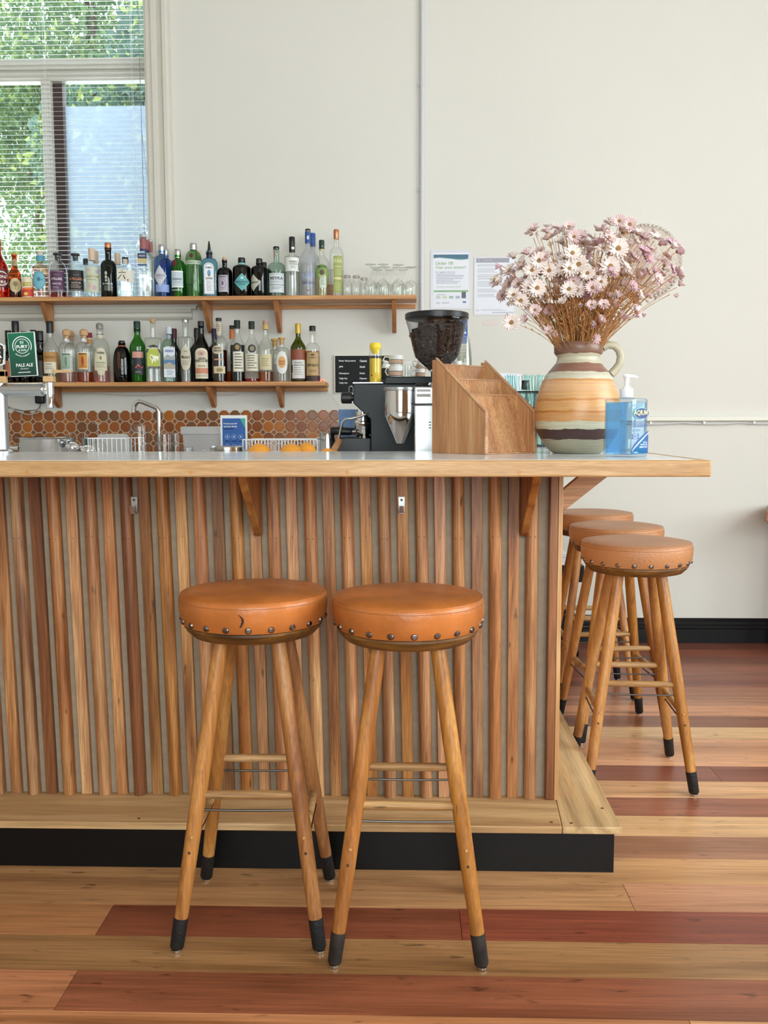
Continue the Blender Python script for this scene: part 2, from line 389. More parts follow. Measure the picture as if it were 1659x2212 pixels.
for p in me.polygons:
    pa.data[p.index].value = plank[p.index]
    for li in p.loop_indices: tn = tone[p.index][:3]; gy = .3*tn[0]+.6*tn[1]+.1*tn[2]; ca.data[li].color = tuple(min(1, (x*.86+gy*.14)*1.6) for x in tn)+(1,)
me.materials.append(M_floor); fo = bpy.data.objects.new('floor', me); COL.objects.link(fo); fo['kind'] = 'structure'
fo['label'] = 'mixed red and honey hardwood floorboards running along the bar'
m = MB(); m.box((RX0-.2, RY0-.2, -.12), (RX1+.2, RY1+.3, -.021)); struct('trim_1', m, mat('subfloor', (40, 26, 18), .9))

WX0, WX1, WZ0, WZ1 = -3.0, -1.375, 1.845, 3.78        # opening of the window in the back wall
T = .22
m = MB(); m.box((RX0, RY1, 0), (RX1, RY1+T, WZ0)); m.box((RX0, RY1, WZ1), (RX1, RY1+T, RZ)); m.box((RX0, RY1, WZ0), (WX0, RY1+T, WZ1)); m.box((WX1, RY1, WZ0), (RX1, RY1+T, WZ1))
struct('wall_back', m, M_wall)
m = MB(); m.box((RX0-T, RY0, 0), (RX0, RY1+T, RZ)); struct('wall_left', m, M_wall2)
m = MB(); W2 = [(-.35, 2.95, 1.0, 3.35)]
y0, y1, z0, z1 = W2[0]
m.box((RX1, RY0, 0), (RX1+T, RY1+T, z0)); m.box((RX1, RY0, z1), (RX1+T, RY1+T, RZ)); m.box((RX1, RY0, z0), (RX1+T, y0, z1)); m.box((RX1, y1, z0), (RX1+T, RY1+T, z1))
struct('wall_right', m, M_wall)
m = MB(); m.box((RX0, RY0-T, 0), (RX1, RY0, .9)); m.box((RX0, RY0-T, 3.4), (RX1, RY0, RZ)); m.box((RX0, RY0-T, .9), (-1.3, RY0, 3.4)); m.box((3.1, RY0-T, .9), (RX1, RY0, 3.4))
struct('wall_front', m, M_wall2)
m = MB(); m.box((RX0-T, RY0-T, RZ), (RX1+T, RY1+T, RZ+.15)); struct('ceiling', m, M_ceil)
def frame_window(name, axis, c, a0, a1, z0, z1, nm):
    f = MB(); t = .05; n = nm
    xs = [a0+(a1-a0)*i/n for i in range(n+1)]
    def bx(u0, u1, v0, v1):
        f.box((u0, c-.03, v0), (u1, c+.03, v1)) if axis == 'x' else f.box((c-.03, u0, v0), (c+.03, u1, v1))
    for x in xs: bx(max(a0, x-t/2), min(a1, x+t/2), z0, z1)
    bx(a0, a1, z0, z0+t); bx(a0, a1, z1-t, z1); bx(a0, a1, (z0*.35+z1*.65), (z0*.35+z1*.65)+t)
    o = struct(name, f, M_trimw, .004)
    g = MB(); (g.box((a0, c-.003, z0), (a1, c+.003, z1)) if axis == 'x' else g.box((c-.003, a0, z0), (c+.003, a1, z1)))
    obj('window_glass', g, M_pane, o)
frame_window('window_2', 'y', RX1+.12, y0, y1, z0, z1, 3)
frame_window('window_3', 'x', RY0-.12, -1.3, 3.1, .9, 3.4, 4)

# back window: frame, casing, sill, panes, screen
f = MB(); Yw = RY1+.12
f.box((WX0, Yw-.04, WZ0), (WX0+.05, Yw+.04, WZ1)); f.box((WX1-.03, Yw-.05, WZ0), (WX1, Yw+.04, WZ1))
f.box((WX0, Yw-.05, 3.10), (WX1, Yw+.05, 3.155)); f.box((WX0, Yw-.03, 3.045), (WX1, Yw+.03, 3.10)); f.box((WX0, Yw-.04, WZ0), (WX1, Yw+.04, WZ0+.05))
f.box((WX0, Yw-.04, WZ1-.06), (WX1, Yw+.04, WZ1))
mulx = at(106, 160, Yw).x
win = struct('window_1', f, M_trimw, .003)
win['label'] = 'tall white sash window with a venetian blind behind the bar shelves'
f = MB(); f.box((mulx-.03, Yw-.05, WZ0+.05), (mulx+.02, Yw+.04, 3.045)); obj('sash_stile', f, M_trimw, win, .003)
f = MB(); f.box((mulx+.02, Yw-.01, WZ0+.05), (mulx+.072, Yw+.05, 3.045)); obj('gap_strip', f, mat('gap_strip_brown', (70, 52, 46), .6), win)  # brown strip put in for the dark gap beside the stile
f = MB(); f.box((WX0+.05, Yw+.0, WZ0+.05), (mulx-.03, Yw+.004, 3.045)); obj('window_glass', f, M_pane, win)
f = MB(); f.box((mulx+.072, Yw+.0, WZ0+.05), (WX1-.03, Yw+.004, 3.045)); obj('window_glass', f, M_pane, win)
f = MB(); f.box((WX0+.05, Yw+.0, 3.155), (WX1-.03, Yw+.004, WZ1-.06)); obj('window_glass', f, M_pane, win)
scr = bpy.data.materials.new('insect_mesh'); scr.use_nodes = True; nt = scr.node_tree; nt.nodes.clear()
o_ = nt.nodes.new('ShaderNodeOutputMaterial'); tr = nt.nodes.new('ShaderNodeBsdfTransparent'); df = nt.nodes.new('ShaderNodeBsdfTranslucent'); df.inputs[0].default_value = lin((146, 152, 168)); d2 = nt.nodes.new('ShaderNodeBsdfDiffuse'); d2.inputs[0].default_value = lin((146, 152, 168))
ma = nt.nodes.new('ShaderNodeAddShader'); nt.links.new(df.outputs[0], ma.inputs[0]); nt.links.new(d2.outputs[0], ma.inputs[1])
mx = nt.nodes.new('ShaderNodeMixShader'); mx.inputs[0].default_value = .40; nt.links.new(tr.outputs[0], mx.inputs[1]); nt.links.new(ma.outputs[0], mx.inputs[2]); nt.links.new(mx.outputs[0], o_.inputs[0])
f = MB(); f.box((mulx+.072, Yw+.03, WZ0+.05), (WX1-.03, Yw+.0315, 2.93)); obj('insect_screen', f, scr, win)
f = MB(); f.box((WX1-.045, Yw-.075, 2.13), (WX1-.02, Yw-.05, 2.165)); f.box((WX1-.028, Yw-.075, 2.10), (WX1-.02, Yw-.05, 2.195)); obj('window_catch', f, mat('brown_metal', (96, 50, 36), .4, .5), win)
# reveal + casing
prof = [(0, 0), (0, .012), (.012, .018), (.03, .018), (.034, .026), (.052, .026), (.056, .018), (.075, .022), (.083, .034), (.098, .034), (.104, .026), (.112, .026), (.112, 0)]
f = MB(); cx0 = WX1-.02
f.prism([(cx0+p[0]*1.25, RY1-p[1]*1.3, WZ0-.02) for p in prof], (0, 0, WZ1+.12-WZ0))
struct('trim_2', f, M_trimw, 0, 'moulded off-white casing on the right of the window', angle=25)
f = MB(); f.box((WX1-.02, RY1+.001, WZ0), (WX1+.002, RY1+T, WZ1)); struct('trim_3', f, M_trimw)
f = MB(); f.box((WX0-.1, RY1-.0, WZ0-.012), (WX1+.18, RY1+.16, WZ0+.006))
sr = at(427, 662, 4.93).x; s2 = at(414, 680, 4.95).x
f.box((-3.15, RY1-.06, 1.829), (sr, RY1, 1.845)); f.box((-3.15, RY1-.045, 1.817), (sr-.01, RY1, 1.829))
f.prism([(-3.15, RY1, 1.817), (-3.15, RY1-.04, 1.817), (-3.15, RY1-.03, 1.800), (-3.15, RY1-.018, 1.795), (-3.15, RY1-.018, 1.778), (-3.15, RY1-.026, 1.772), (-3.15, RY1-.012, 1.762), (-3.15, RY1, 1.762)], (s2+3.15, 0, 0))
struct('trim_4', f, M_trimw, 0, 'moulded window sill and apron behind the upper shelf', angle=25)
# skirting
f = MB(); pr = [(0, 0), (.022, 0), (.022, .078), (.03, .084), (.03, .094), (.018, .104), (.018, .118), (.010, .128), (0, .135)]
f.prism([(RX0, RY1-a, b) for a, b in pr], (RX1-RX0, 0, 0)); struct('baseboard_back', f, M_trimb, 0, 'black moulded skirting board along the back wall', angle=25)
f = MB(); f.prism([(RX1-a, RY0, b) for a, b in pr], (0, RY1-RY0-.03, 0)); struct('baseboard_right', f, M_trimb)
f = MB(); f.prism([(RX0+a, RY0, b) for a, b in pr], (0, RY1-RY0-.03, 0)); struct('baseboard_left', f, M_trimb)

# conduit, wall rail, patch
cond = thing('wall_conduit', 'pale grey vertical pipe running down the wall beside the upper shelf', 'pipe', (at(912, 300, RY1).x, RY1, 0))
f = MB(); f.tube([(0, -.014, 1.70), (0, -.014, 3.99)], .0125, 12); obj('pipe', f, M_conduit, cond)
for py in (184, 411, 608):
    z = at(908, py, RY1).z; f = MB(); f.box((-.03, -.004, z-.009), (-.008, -.0005, z+.009)); f.tube([(0, -.014, z-.011), (0, -.014, z+.011)], .0145, 12); obj('pipe_clip', f, M_conduit, cond)
rl = thing('wall_rail', 'white painted rail with thin cables along the wall right of the vase', 'rail', (0, RY1, 0))
xa = at(1330, 900, RY1).x; za = at(1500, 905.5, RY1).z
f = MB(); f.box((xa, -.03, za-.010), (RX1-.01, -.001, za+.016)); obj('rail', f, mat('rail_paint', (228, 226, 216), .5), rl, .004)
f = MB(); pts = [(xa+.05+i*.06, -.024+.004*math.sin(i*2), za-.020-.007*abs(math.sin(i*.62))) for i in range(40)]; f.tube(pts, .0025, 6); f.tube([(p[0], p[1]+.008, p[2]+.004*math.sin(p[0]*9)) for p in pts], .002, 6); obj('cable', f, M_conduit, rl)
for px in (1405, 1520, 1628):
    q = at(px, 914, RY1-.02); f = MB(); f.box((q.x-.005, -.03, za-.026), (q.x+.005, -.014, za-.012)); obj('cable_clip', f, M_white, rl, .001)
f = MB(); q = at(1059, 697, RY1-.001); random.seed(3)
pts = [(q.x+.036*math.cos(a)*(1+.25*random.random()), RY1-.0012, q.z+.015*math.copysign(abs(math.sin(a))**.5, math.sin(a))*(1+.2*random.random())) for a in [i*2*PI/18 for i in range(18)]]
f.prism(pts, (0, -.0006, 0)); tag(obj('peeled_patch', f, mat('pink_patch', (222, 208, 204), .8)), 'small pinkish patch of peeled paint below the right notice', 'paint patch')
# pressed glass wall lamp
q = at(1392, 566, RY1); lp = thing('wall_light', 'round pressed-glass wall light partly behind the right of the flowers', 'light', (q.x, RY1-.002, q.z))
f = MB(); f.xf = Matrix.Rotation(math.radians(90), 4, 'X')
f.loft([(0, .07), (.06, .066), (.12, .05), (.165, .028), (.188, .008), (.19, 0)], 48); o = obj('glass_shade', f, mat('pressed_glass', (222, 208, 196), .22, bump=1.6, bscale=70, spec=.8, var=.12, vscale=30), lp, angle=80)
f = MB(); f.xf = Matrix.Rotation(math.radians(90), 4, 'X'); 
for i in range(56):
    a = 2*PI*i/56; f.ball((.188*math.cos(a), .188*math.sin(a), .006), .0105, 8, 5)
obj('beaded_rim', f, mat('pressed_glass'), lp)

# notices on the wall
def notice(name, label, cat, x0, x1, z0, z1, Y, fn, back=M_paper, th=.002, frame=None, group=None, rot=0):
    cx, w, h = (x0+x1)/2, (x1-x0)/2, (z1-z0)
    t = thing(name, label, cat, (cx, Y, z0), rot, group); b = MB(); b.box((-w, -th, 0), (w, 0, h)); obj('backing_sheet', b, back, t)
    F_ = Face(y=-th); fn(F_, w, h); F_.build('printed_face', t)
    if frame:
        g = MB(); e = .004
        for a in ((-w-e, -w, -e, h+e), (w, w+e, -e, h+e), (-w, w, -e, 0), (-w, w, h, h+e)): g.box((a[0], -th-.002, a[2]), (a[1], 0, a[3]))
        obj('border', g, frame, t)
    return t
sleeve = mat('plastic_sleeve', (206, 204, 214), .3)
def n1(F_, w, h):
    F_.rect(-w*.88, w*.88, h*.03, h*.95, M_paper, 0); F_.strip(-w*.85, w*.86, lambda u: h*(.85-.02*math.sin(u*30)), h*.92, C('4c7188'), 1, 14); F_.strip(-w*.5, w*.86, lambda u: h*(.847-.012*math.sin(u*30)), lambda u: h*(.855-.012*math.sin(u*30)), C('6cab9c'), 2, 14)
    F_.text('Under 18?', -w*.75, h*.775, None, h*.055, C('8fb07a'), 1, .02, 'l'); F_.text('Can you enter?', -w*.75, h*.70, w*1.5, h*.055, C('8fb07a'), 1, .02, 'l')
    F_.text('It is against the law:', -w*.76, h*.625, w*1.0, h*.022, C('4a4a78'), 1, .01, 'l')
    F_.lines(-w*.72, w*.7, h*.60, h*.42, 7, C('9a9cb0'), 1, .35, .4); F_.text('Penalty exceeds $700', -w*.7, h*.375, w*1.2, h*.03, C('9ab08c'), 1, .0, 'l')
    F_.rect(-w*.84, w*.86, h*.29, h*.32, C('88b080'), 1); F_.lines(-w*.7, -w*.2, h*.25, h*.23, 1, C('9a9cb0'))
    for i, c in enumerate(('c8ccc0', 'd0d0c0', 'a8b8a8', 'b0b0cc')): F_.rect(w*(-.72+.32*i), w*(-.5+.32*i), h*.18, h*.225, C(c), 1)
    F_.rect(w*.54, w*.75, h*.185, h*.29, C('5c6470'), 1); F_.text('O', -w*.62, h*.105, w*.18, h*.03, C('5a7898'), 1); F_.lines(-w*.45, -w*.0, h*.12, h*.09, 2, C('a8aabb')); F_.rect(w*.6, w*.76, h*.105, h*.135, C('5a78a8'), 1)
def n2(F_, w, h):
    F_.rect(-w*.95, w*.95, h*.03, h*.97, M_paper, 0); F_.strip(-w*.9, w*.7, h*.90, h*.975, C('9c9ca6'), 1, 2); F_.text('SMOKING', -w*.8, h*.937, w*.7, h*.025, C('c8c8d0'), 2, .01, 'l')
    for a, b, n in ((.875, .82, 3), (.80, .72, 4), (.70, .60, 6), (.58, .48, 5), (.45, .38, 3), (.36, .30, 3)): F_.lines(-w*.84, w*(.3+.3*random.random()), h*a, h*b, n, C('a4a6b4'), 1, .3, .4)
    F_.text('O', -w*.82, h*.085, w*.16, h*.03, C('8c98ac'), 1); F_.lines(-w*.65, w*.6, h*.10, h*.075, 2, C('b0b2c0')); F_.rect(-w*.1, w*.95, h*.04, h*.055, C('b4b4c2'), 1)
a, b = at(930, 540, RY1), at(1017, 668, RY1); notice('wall_notice', 'printed notice reading Under 18? Can you enter? in a plastic sleeve', 'notice', a.x, b.x, b.z, a.z, RY1-.001, n1, sleeve)
a, b = at(1024, 555, RY1), at(1112, 681, RY1); notice('wall_notice', 'grey text notice in a plastic sleeve, half hidden behind the flowers', 'notice', a.x, b.x, b.z, a.z, RY1-.001, n2, sleeve)
a, b = at(950, 688, RY1), at(1010.5, 744, RY1); notice('blue_poster', 'plain blue poster on the wall behind the coffee bean hopper', 'poster', a.x, b.x, b.z, a.z, RY1-.001, lambda F_, w, h: (F_.rect(-w*.98, w*.98, h*.02, h*.98, C('3d66b0'), 0), F_.ell(w*.8, h*.45, .006, .006, M_inkw, 1)), M_paper)
def n3(F_, w, h):
    mat('board_felt', (22, 24, 28), .8)
    F_.rect(-w*.99, w*.99, h*.01, h*.99, mat('board_felt'), 0); k = M_inkw; L_ = [('Peter Stuyvesant', 'Classic', .80), ('JPS', 'Gold', .64), ('Champion', 'Ruby', .46), ('Tally Ho', 'Papers', .32), ('Tally Ho', 'Filters', .20)]
    wd = {'Peter Stuyvesant': .62, 'JPS': .15, 'Champion': .37, 'Tally Ho': .31, 'Classic': .27, 'Gold': .19, 'Ruby': .20, 'Papers': .26, 'Filters': .24}
    for a_, b_, z in L_:
        F_.text(a_, -w*.86, h*(z+.06), w*wd[a_], h*.055, k, 1, .03, 'l'); F_.text(b_, -w*.1, h*(z+.06), w*wd[b_], h*.055, k, 1, .03, 'l')
    F_.text('2.00', w*.72, h*.86, w*.16, h*.05, k, 1, .02, 'l')
a, b = at(724, 769, RY1), at(842, 848, RY1); notice('letter_board', 'black letter board with white price lettering hung left of the coffee machine', 'sign', a.x, b.x, b.z, a.z, RY1-.002, n3, mat('board_felt', (22, 24, 28), .8), .008, M_cream)

# ------------------------------------------------------------------ outside
f = MB(); f.box((-14, RY1+T+.01, -.3), (14, 24, -.02)); struct('trim_5', f, mat('garden_soil', (120, 112, 84), .9))
def leaf_mat(n, c): 
    m_ = mat(n, c, .5, var=.35, vscale=3); p = m_.node_tree.nodes['Principled BSDF']; p.inputs['Transmission Weight'].default_value = 0
    nt = m_.node_tree; tl = nt.nodes.new('ShaderNodeBsdfTranslucent'); tl.inputs[0].default_value = lin(tuple(min(255, int(x*1.15)) for x in c)); mx_ = nt.nodes.new('ShaderNodeMixShader'); mx_.inputs[0].default_value = .45
    nt.links.new(p.outputs[0], mx_.inputs[1]); nt.links.new(tl.outputs[0], mx_.inputs[2]); nt.links.new(mx_.outputs[0], nt.nodes['Material Output'].inputs[0]); return m_
LF = [leaf_mat('leaf_green', (112, 140, 92)), leaf_mat('leaf_yellow_green', (178, 190, 112)), leaf_mat('leaf_blue_green', (98, 126, 112))]
def tree(label, x, y, blobs, n, mi):
    t = thing('garden_tree', label, 'tree', (x, y, 0), 0, 'trees in the garden outside the window')
    f = MB(); top = max(b[2] for b in blobs); f.tube([(0, 0, 0), (.06, 0, top*.5), (-.04, .05, top)], [.09, .06, .02], 8)
    for b in blobs: f.tube([(0, 0, b[2]*.5), (b[0]*.6, b[1]*.6, b[2]*.85), (b[0], b[1], b[2])], [.04, .03, .012], 6)
    obj('trunk', f, mat('bark', (92, 72, 56), .9, bump=.5, bscale=20), t)
    f = MB()
    for i in range(n):
        b = random.choice(blobs); u = Vector((random.gauss(0, 1), random.gauss(0, 1), random.gauss(0, 1))).normalized()*b[3]*random.random()**.33
        c = Vector(b[:3])+u; s_ = .026+random.random()*.03; d = Euler((random.random()*6, random.random()*6, random.random()*6)).to_matrix()
        f.mi = 0 if random.random() < .8 else 1
        P = [c+d@Vector(p) for p in ((-s_, 0, 0), (0, -s_*.5, s_*.15), (s_*1.1, 0, 0), (0, s_*.5, s_*.15))]
        f.f([f.v(p) for p in P])
    obj('foliage', f, [LF[mi], LF[1]], t, smooth=False)
random.seed(11)
tree('leafy green tree outside, filling the top of the window', -3.3, 9.7, [(0, 0, 5.4, 1.0), (.8, .2, 4.7, .9), (-.8, .1, 5.1, .9), (.2, -.3, 6.2, .8), (1.2, 0, 5.6, .8), (-.9, .2, 4.2, .7), (.1, .1, 4.4, .7)], 21000, 0)
tree('blue-green shrubby tree outside, low behind the right window pane', -2.0, 7.2, [(0, 0, 2.5, .8), (.5, .1, 3.1, .7), (-.4, .2, 3.3, .6), (.8, 0, 2.2, .6), (.3, 0, 3.9, .6)], 13000, 2)
tree('sparse pale tree outside behind the left window pane', -4.9, 12.2, [(0, 0, 5.2, 1.0), (.6, 0, 4.2, .9), (-.6, .2, 3.6, .9), (.3, 0, 3.0, .8), (1.0, 0, 4.9, .8)], 9000, 0)

# venetian blind
bl = thing('venetian_blind', 'white venetian blind hanging open across the whole window', 'blind', (0, RY1+.045, 0))
f = MB(); z = WZ0+.03; bx0, bx1 = WX0+.02, WX1-.035
while z < WZ1-.06:
    f.hexa([(bx0, -.0105, z-.0035), (bx1, -.0105, z-.0035), (bx1, .0105, z+.0035), (bx0, .0105, z+.0035), (bx0, -.0105, z-.0023), (bx1, -.0105, z-.0023), (bx1, .0105, z+.0047), (bx0, .0105, z+.0047)]); z += .0243
obj('slats', f, mat('blind_slat', (236, 238, 240), .35), bl, smooth=False)
f = MB(); f.box((bx0, -.018, WZ1-.06), (bx1, .018, WZ1-.02)); obj('headrail', f, M_white, bl)
f = MB(); f.box((bx0, -.013, WZ0+.012), (bx1, .013, WZ0+.024)); obj('bottom_rail', f, M_white, bl)
f = MB()
for px in (88, 278): x = at(px, 100, RY1).x; f.tube([(x, -.013, WZ0+.02), (x, -.013, WZ1-.05)], .0009, 4); f.tube([(x, .013, WZ0+.02), (x, .013, WZ1-.05)], .0009, 4)
obj('ladder_cords', f, M_white, bl)
f = MB(); x = at(297, 100, RY1).x; f.tube([(x, -.022, WZ1-.05), (x+.004, -.022, 2.6), (x+.004, -.024, 2.22), (x+.006, -.022, 1.9)], .0016, 6)
f.tube([(x+.004, -.022, 2.75), (x+.03, -.024, 2.5), (x+.045, -.024, 2.33), (x+.03, -.024, 2.27), (x+.004, -.022, 2.22)], .001, 5); f.ball((x+.004, -.024, 2.19), .005); obj('pull_cord', f, mat('grey_cord', (150, 150, 152), .7), bl)

# ------------------------------------------------------------------ the bar
TOPZ, BX1, FY = 1.118, .697, 2.12
TR_Y, TR_X, TR_Z = 2.350, .566, .1313
PY = 2.553                                              # face of the backing panel
PX = .4245                                              # right flank of the bar
BL = -2.9
bar = thing('bar_cabinet', 'bar clad in vertical timber battens with an oak footrest and black kickboard', 'bar', (0, 0, 0))
f = MB(); f.box((BL, PY, .10), (PX-.022, PY+.02, 1.078)); f.box((PX-.03, PY+.02, .10), (PX-.01, 4.1, 1.078)); f.box((.1, 4.08, .0), (PX-.01, 4.1, 1.078)); obj('backing_panel', f, M_backing, bar)
lean = lambda X: .019*max(0, min(1, (.40-X)/.35))
x_flat = at(1111, 1030, PY-.02).x; PIT = .0520
k = -1; i = 0
while True:
    X = x_flat-(k)*PIT
    if X < BL+.03: break
    rnd_ = (k % 2 == 1)
    lx = lean(X); wdt = .0345 if rnd_ else .0305; d = .030 if rnd_ else .016
    f = MB(); zt, zb = 1.078, TR_Z+.0005
    if rnd_: pp = [(-.5, 0), (-.5, .45), (-.42, .72), (-.25, .93), (0, 1), (.25, .93), (.42, .72), (.5, .45), (.5, 0)]
    else: pp = [(-.5, 0), (-.5, .92), (-.46, 1), (.46, 1), (.5, .92), (.5, 0)]
    A = [(a*wdt-lx/2*1.0, PY-b*d, zt) for a, b in pp]; B = [(a*wdt+lx/2, PY-b*d, zb) for a, b in pp]
    VA = [f.v(p) for p in A]; VB = [f.v(p) for p in B]; n = len(VA); f.f(VA); f.f(VB[::-1])
    for q in range(n): f.f([VA[q], VA[(q+1) % n], VB[(q+1) % n], VB[q]])
    if rnd_ and random.random() < .0: pass
    # nail holes
    f.mi = 1
    for zz in (.885+random.uniform(-.004, .004),):
        for u in ((-.008, .007) if rnd_ else (0,)):
            t_ = (zt-zz)/(zt-zb); f.ball((u-lx/2+lx*t_, PY-(d*.97 if rnd_ else d), zz), .0013, 6, 4)
    darkb = k in (26, 21) or (k > 3 and random.random() < .07)
    o = obj('batten', f, [M_batten_dark if darkb else M_batten, M_nail], bar, angle=40); o.location = (X+lx/2, 0, 0)
    if darkb: o['label'] = 'darker brown batten'
    k += 1
f = MB(); f.box((PX-.036, PY-.030, TR_Z), (PX-.0125, PY, 1.078)); obj('corner_batten', f, wood('corner_dark_wood', ['64361a', '8a5530', 'a86e42'], 'z', 1.1, .42, 0, .3), bar, .003)
f = MB(); f.box((PX-.0122, PY-.030, TR_Z), (PX, 4.1, 1.078)); obj('end_panel', f, M_post, bar, .001)
kx = TR_X-.017; ky = 2.3615
f = MB(); f.box((BL, ky, 0), (kx, ky+.02, TR_Z-.020)); f.box((kx-.02, ky+.02, 0), (kx, 4.0, TR_Z-.020)); obj('kickboard', f, M_trimb, bar, .001)
mx0 = .4205; mx1 = onz(1214, 1786, TR_Z).x
f = MB(); f.prism([(BL, TR_Y, TR_Z-.020), (mx1, TR_Y, TR_Z-.020), (mx0, PY, TR_Z-.020), (BL, PY, TR_Z-.020)], (0, 0, .020)); obj('footrest_board', f, M_tread, bar, .0025)
f = MB(); f.prism([(mx1+.0012, TR_Y, TR_Z-.020), (TR_X, TR_Y, TR_Z-.020), (TR_X, 4.1, TR_Z-.020), (mx0+.0012, 4.1, TR_Z-.020), (mx0+.0012, PY, TR_Z-.020)], (0, 0, .020)); obj('footrest_board', f, M_tready, bar, .0025)
for px, py in ((1191, 1776), (1234, 1778), (1301, 1746), (300, 1768)):
    q = onz(px, py, TR_Z); f = MB(); f.loft([(.0045, TR_Z-.004), (.0045, TR_Z+.0006)], 12, cx=q.x, cy=q.y); obj('screw_plug', f, mat('plug_dark', (96, 62, 44), .6), bar)
def brace(x, w=.022):
    f = MB(); X0, X1 = x-w/2, x+w/2; zt = 1.078
    P = [(X0, PY-.012, zt), (X0, 2.29, zt), (X0, 2.300, zt-.022), (X0, PY-.050, .905), (X0, PY-.034, .892), (X0, PY-.018, .890), (X0, PY-.012, .897)]
    f.prism(P, (w, 0, 0)); return f
bL = at(561, 1150, PY).x; bR = at(1130, 1150, PY).x
obj('bracket', brace(bL), M_brk, bar, .003); obj('bracket', brace(bR), M_brk, bar, .003); obj('bracket', brace(bL-1.0), M_brk, bar, .003)
for yb in (2.78,):
    f = MB(); a, b = at(1258, 1030, yb), at(1318, 1030, yb); c, d = at(1212, 1084, yb), at(1212, 1130, yb)
    ex = (b.x-d.x)/(b.z-d.z); zt = 1.078
    f.prism([(PX, yb, d.z), (PX, yb, c.z), (a.x+(zt-a.z)*(a.x-c.x)/(a.z-c.z), yb, zt), (min(b.x+(zt-b.z)*ex, BX1-.03), yb, zt)], (0, .03, 0))
    obj('side_brace', f, M_ash, bar, .002)

ct = thing('stone_worktop', 'pale stone bar top with thick oak edging and round wood plugs', 'countertop', (0, 0, 0))
BYK = 2.815; IX = .20; BKY = 4.12
f = MB(); f.box((BL, FY+.03, 1.079), (BX1-.03, BYK, TOPZ-.006)); f.box((IX, BYK, 1.079), (BX1-.03, BKY-.03, TOPZ-.006)); obj('core_board', f, M_edge, ct)
sx1 = onz(1098, 975, TOPZ).x; j2 = at(798, 985, 2.5).x
f = MB()
for a, b in ((BL, -1.6), (-1.6, j2), (j2, .375), (.375, BX1-.03)): f.box((a+.0006, FY+.03, TOPZ-.006), (b-.0006, BYK-.0005, TOPZ))
f.box((IX, BYK+.0005, TOPZ-.006), (BX1-.03, BKY-.03, TOPZ)); obj('stone_surface', f, M_stone, ct)
f = MB(); f.box((BL, FY, 1.079), (BX1, FY+.0298, TOPZ-.0005)); obj('front_edge', f, M_edge, ct, .0055, seg=3)
f = MB(); f.box((BX1-.0298, FY+.0302, 1.079), (BX1, BKY, TOPZ-.0005)); obj('side_edge', f, M_edge, ct, .0045, seg=3)
for px in (58, 412, 750, 1122, 1502):
    q = at(px, 1020, FY); f = MB(); f.xf = Matrix.Translation((q.x, FY+.001, q.z)) @ Matrix.Rotation(PI/2, 4, 'X'); f.loft([(.0052, -.004), (.0052, .0014)], 14); obj('wood_plug', f, M_peg, ct)
# coat hooks
for px, py, side in ((289.5, 1090, 'left'), (867.5, 1090, 'right')):
    q = at(px, py, PY-.02); h = thing('bag_hook', ('small steel bag hook screwed to a batten near the left of the bar' if side == 'left' else 'small steel bag hook under the bar top above the right front stool'), 'hook', (q.x, PY-.0165, q.z), 0, 'bag hooks on the bar front')
    f = MB(); f.prism([(-.0095, 0, .022), (.0095, 0, .022), (.008, 0, -.024), (-.008, 0, -.024)], (0, -.002, 0)); f.prism([(-.008, -.002, -.024), (.008, -.002, -.024), (.007, -.020, -.024), (-.007, -.020, -.024)], (0, 0, .002)); f.prism([(-.007, -.020, -.022), (.007, -.020, -.022), (.006, -.026, -.002), (-.006, -.026, -.002)], (0, -.0018, 0)); obj('hook_plate', f, M_alu, h, .0006)
    f = MB(); f.xf = Matrix.Translation((0, -.002, .013)) @ Matrix.Rotation(PI/2, 4, 'X'); f.loft([(.0036, 0), (.0036, .001), (.0012, .0014), (.0012, .0004)], 12); obj('screw', f, M_rod, h)

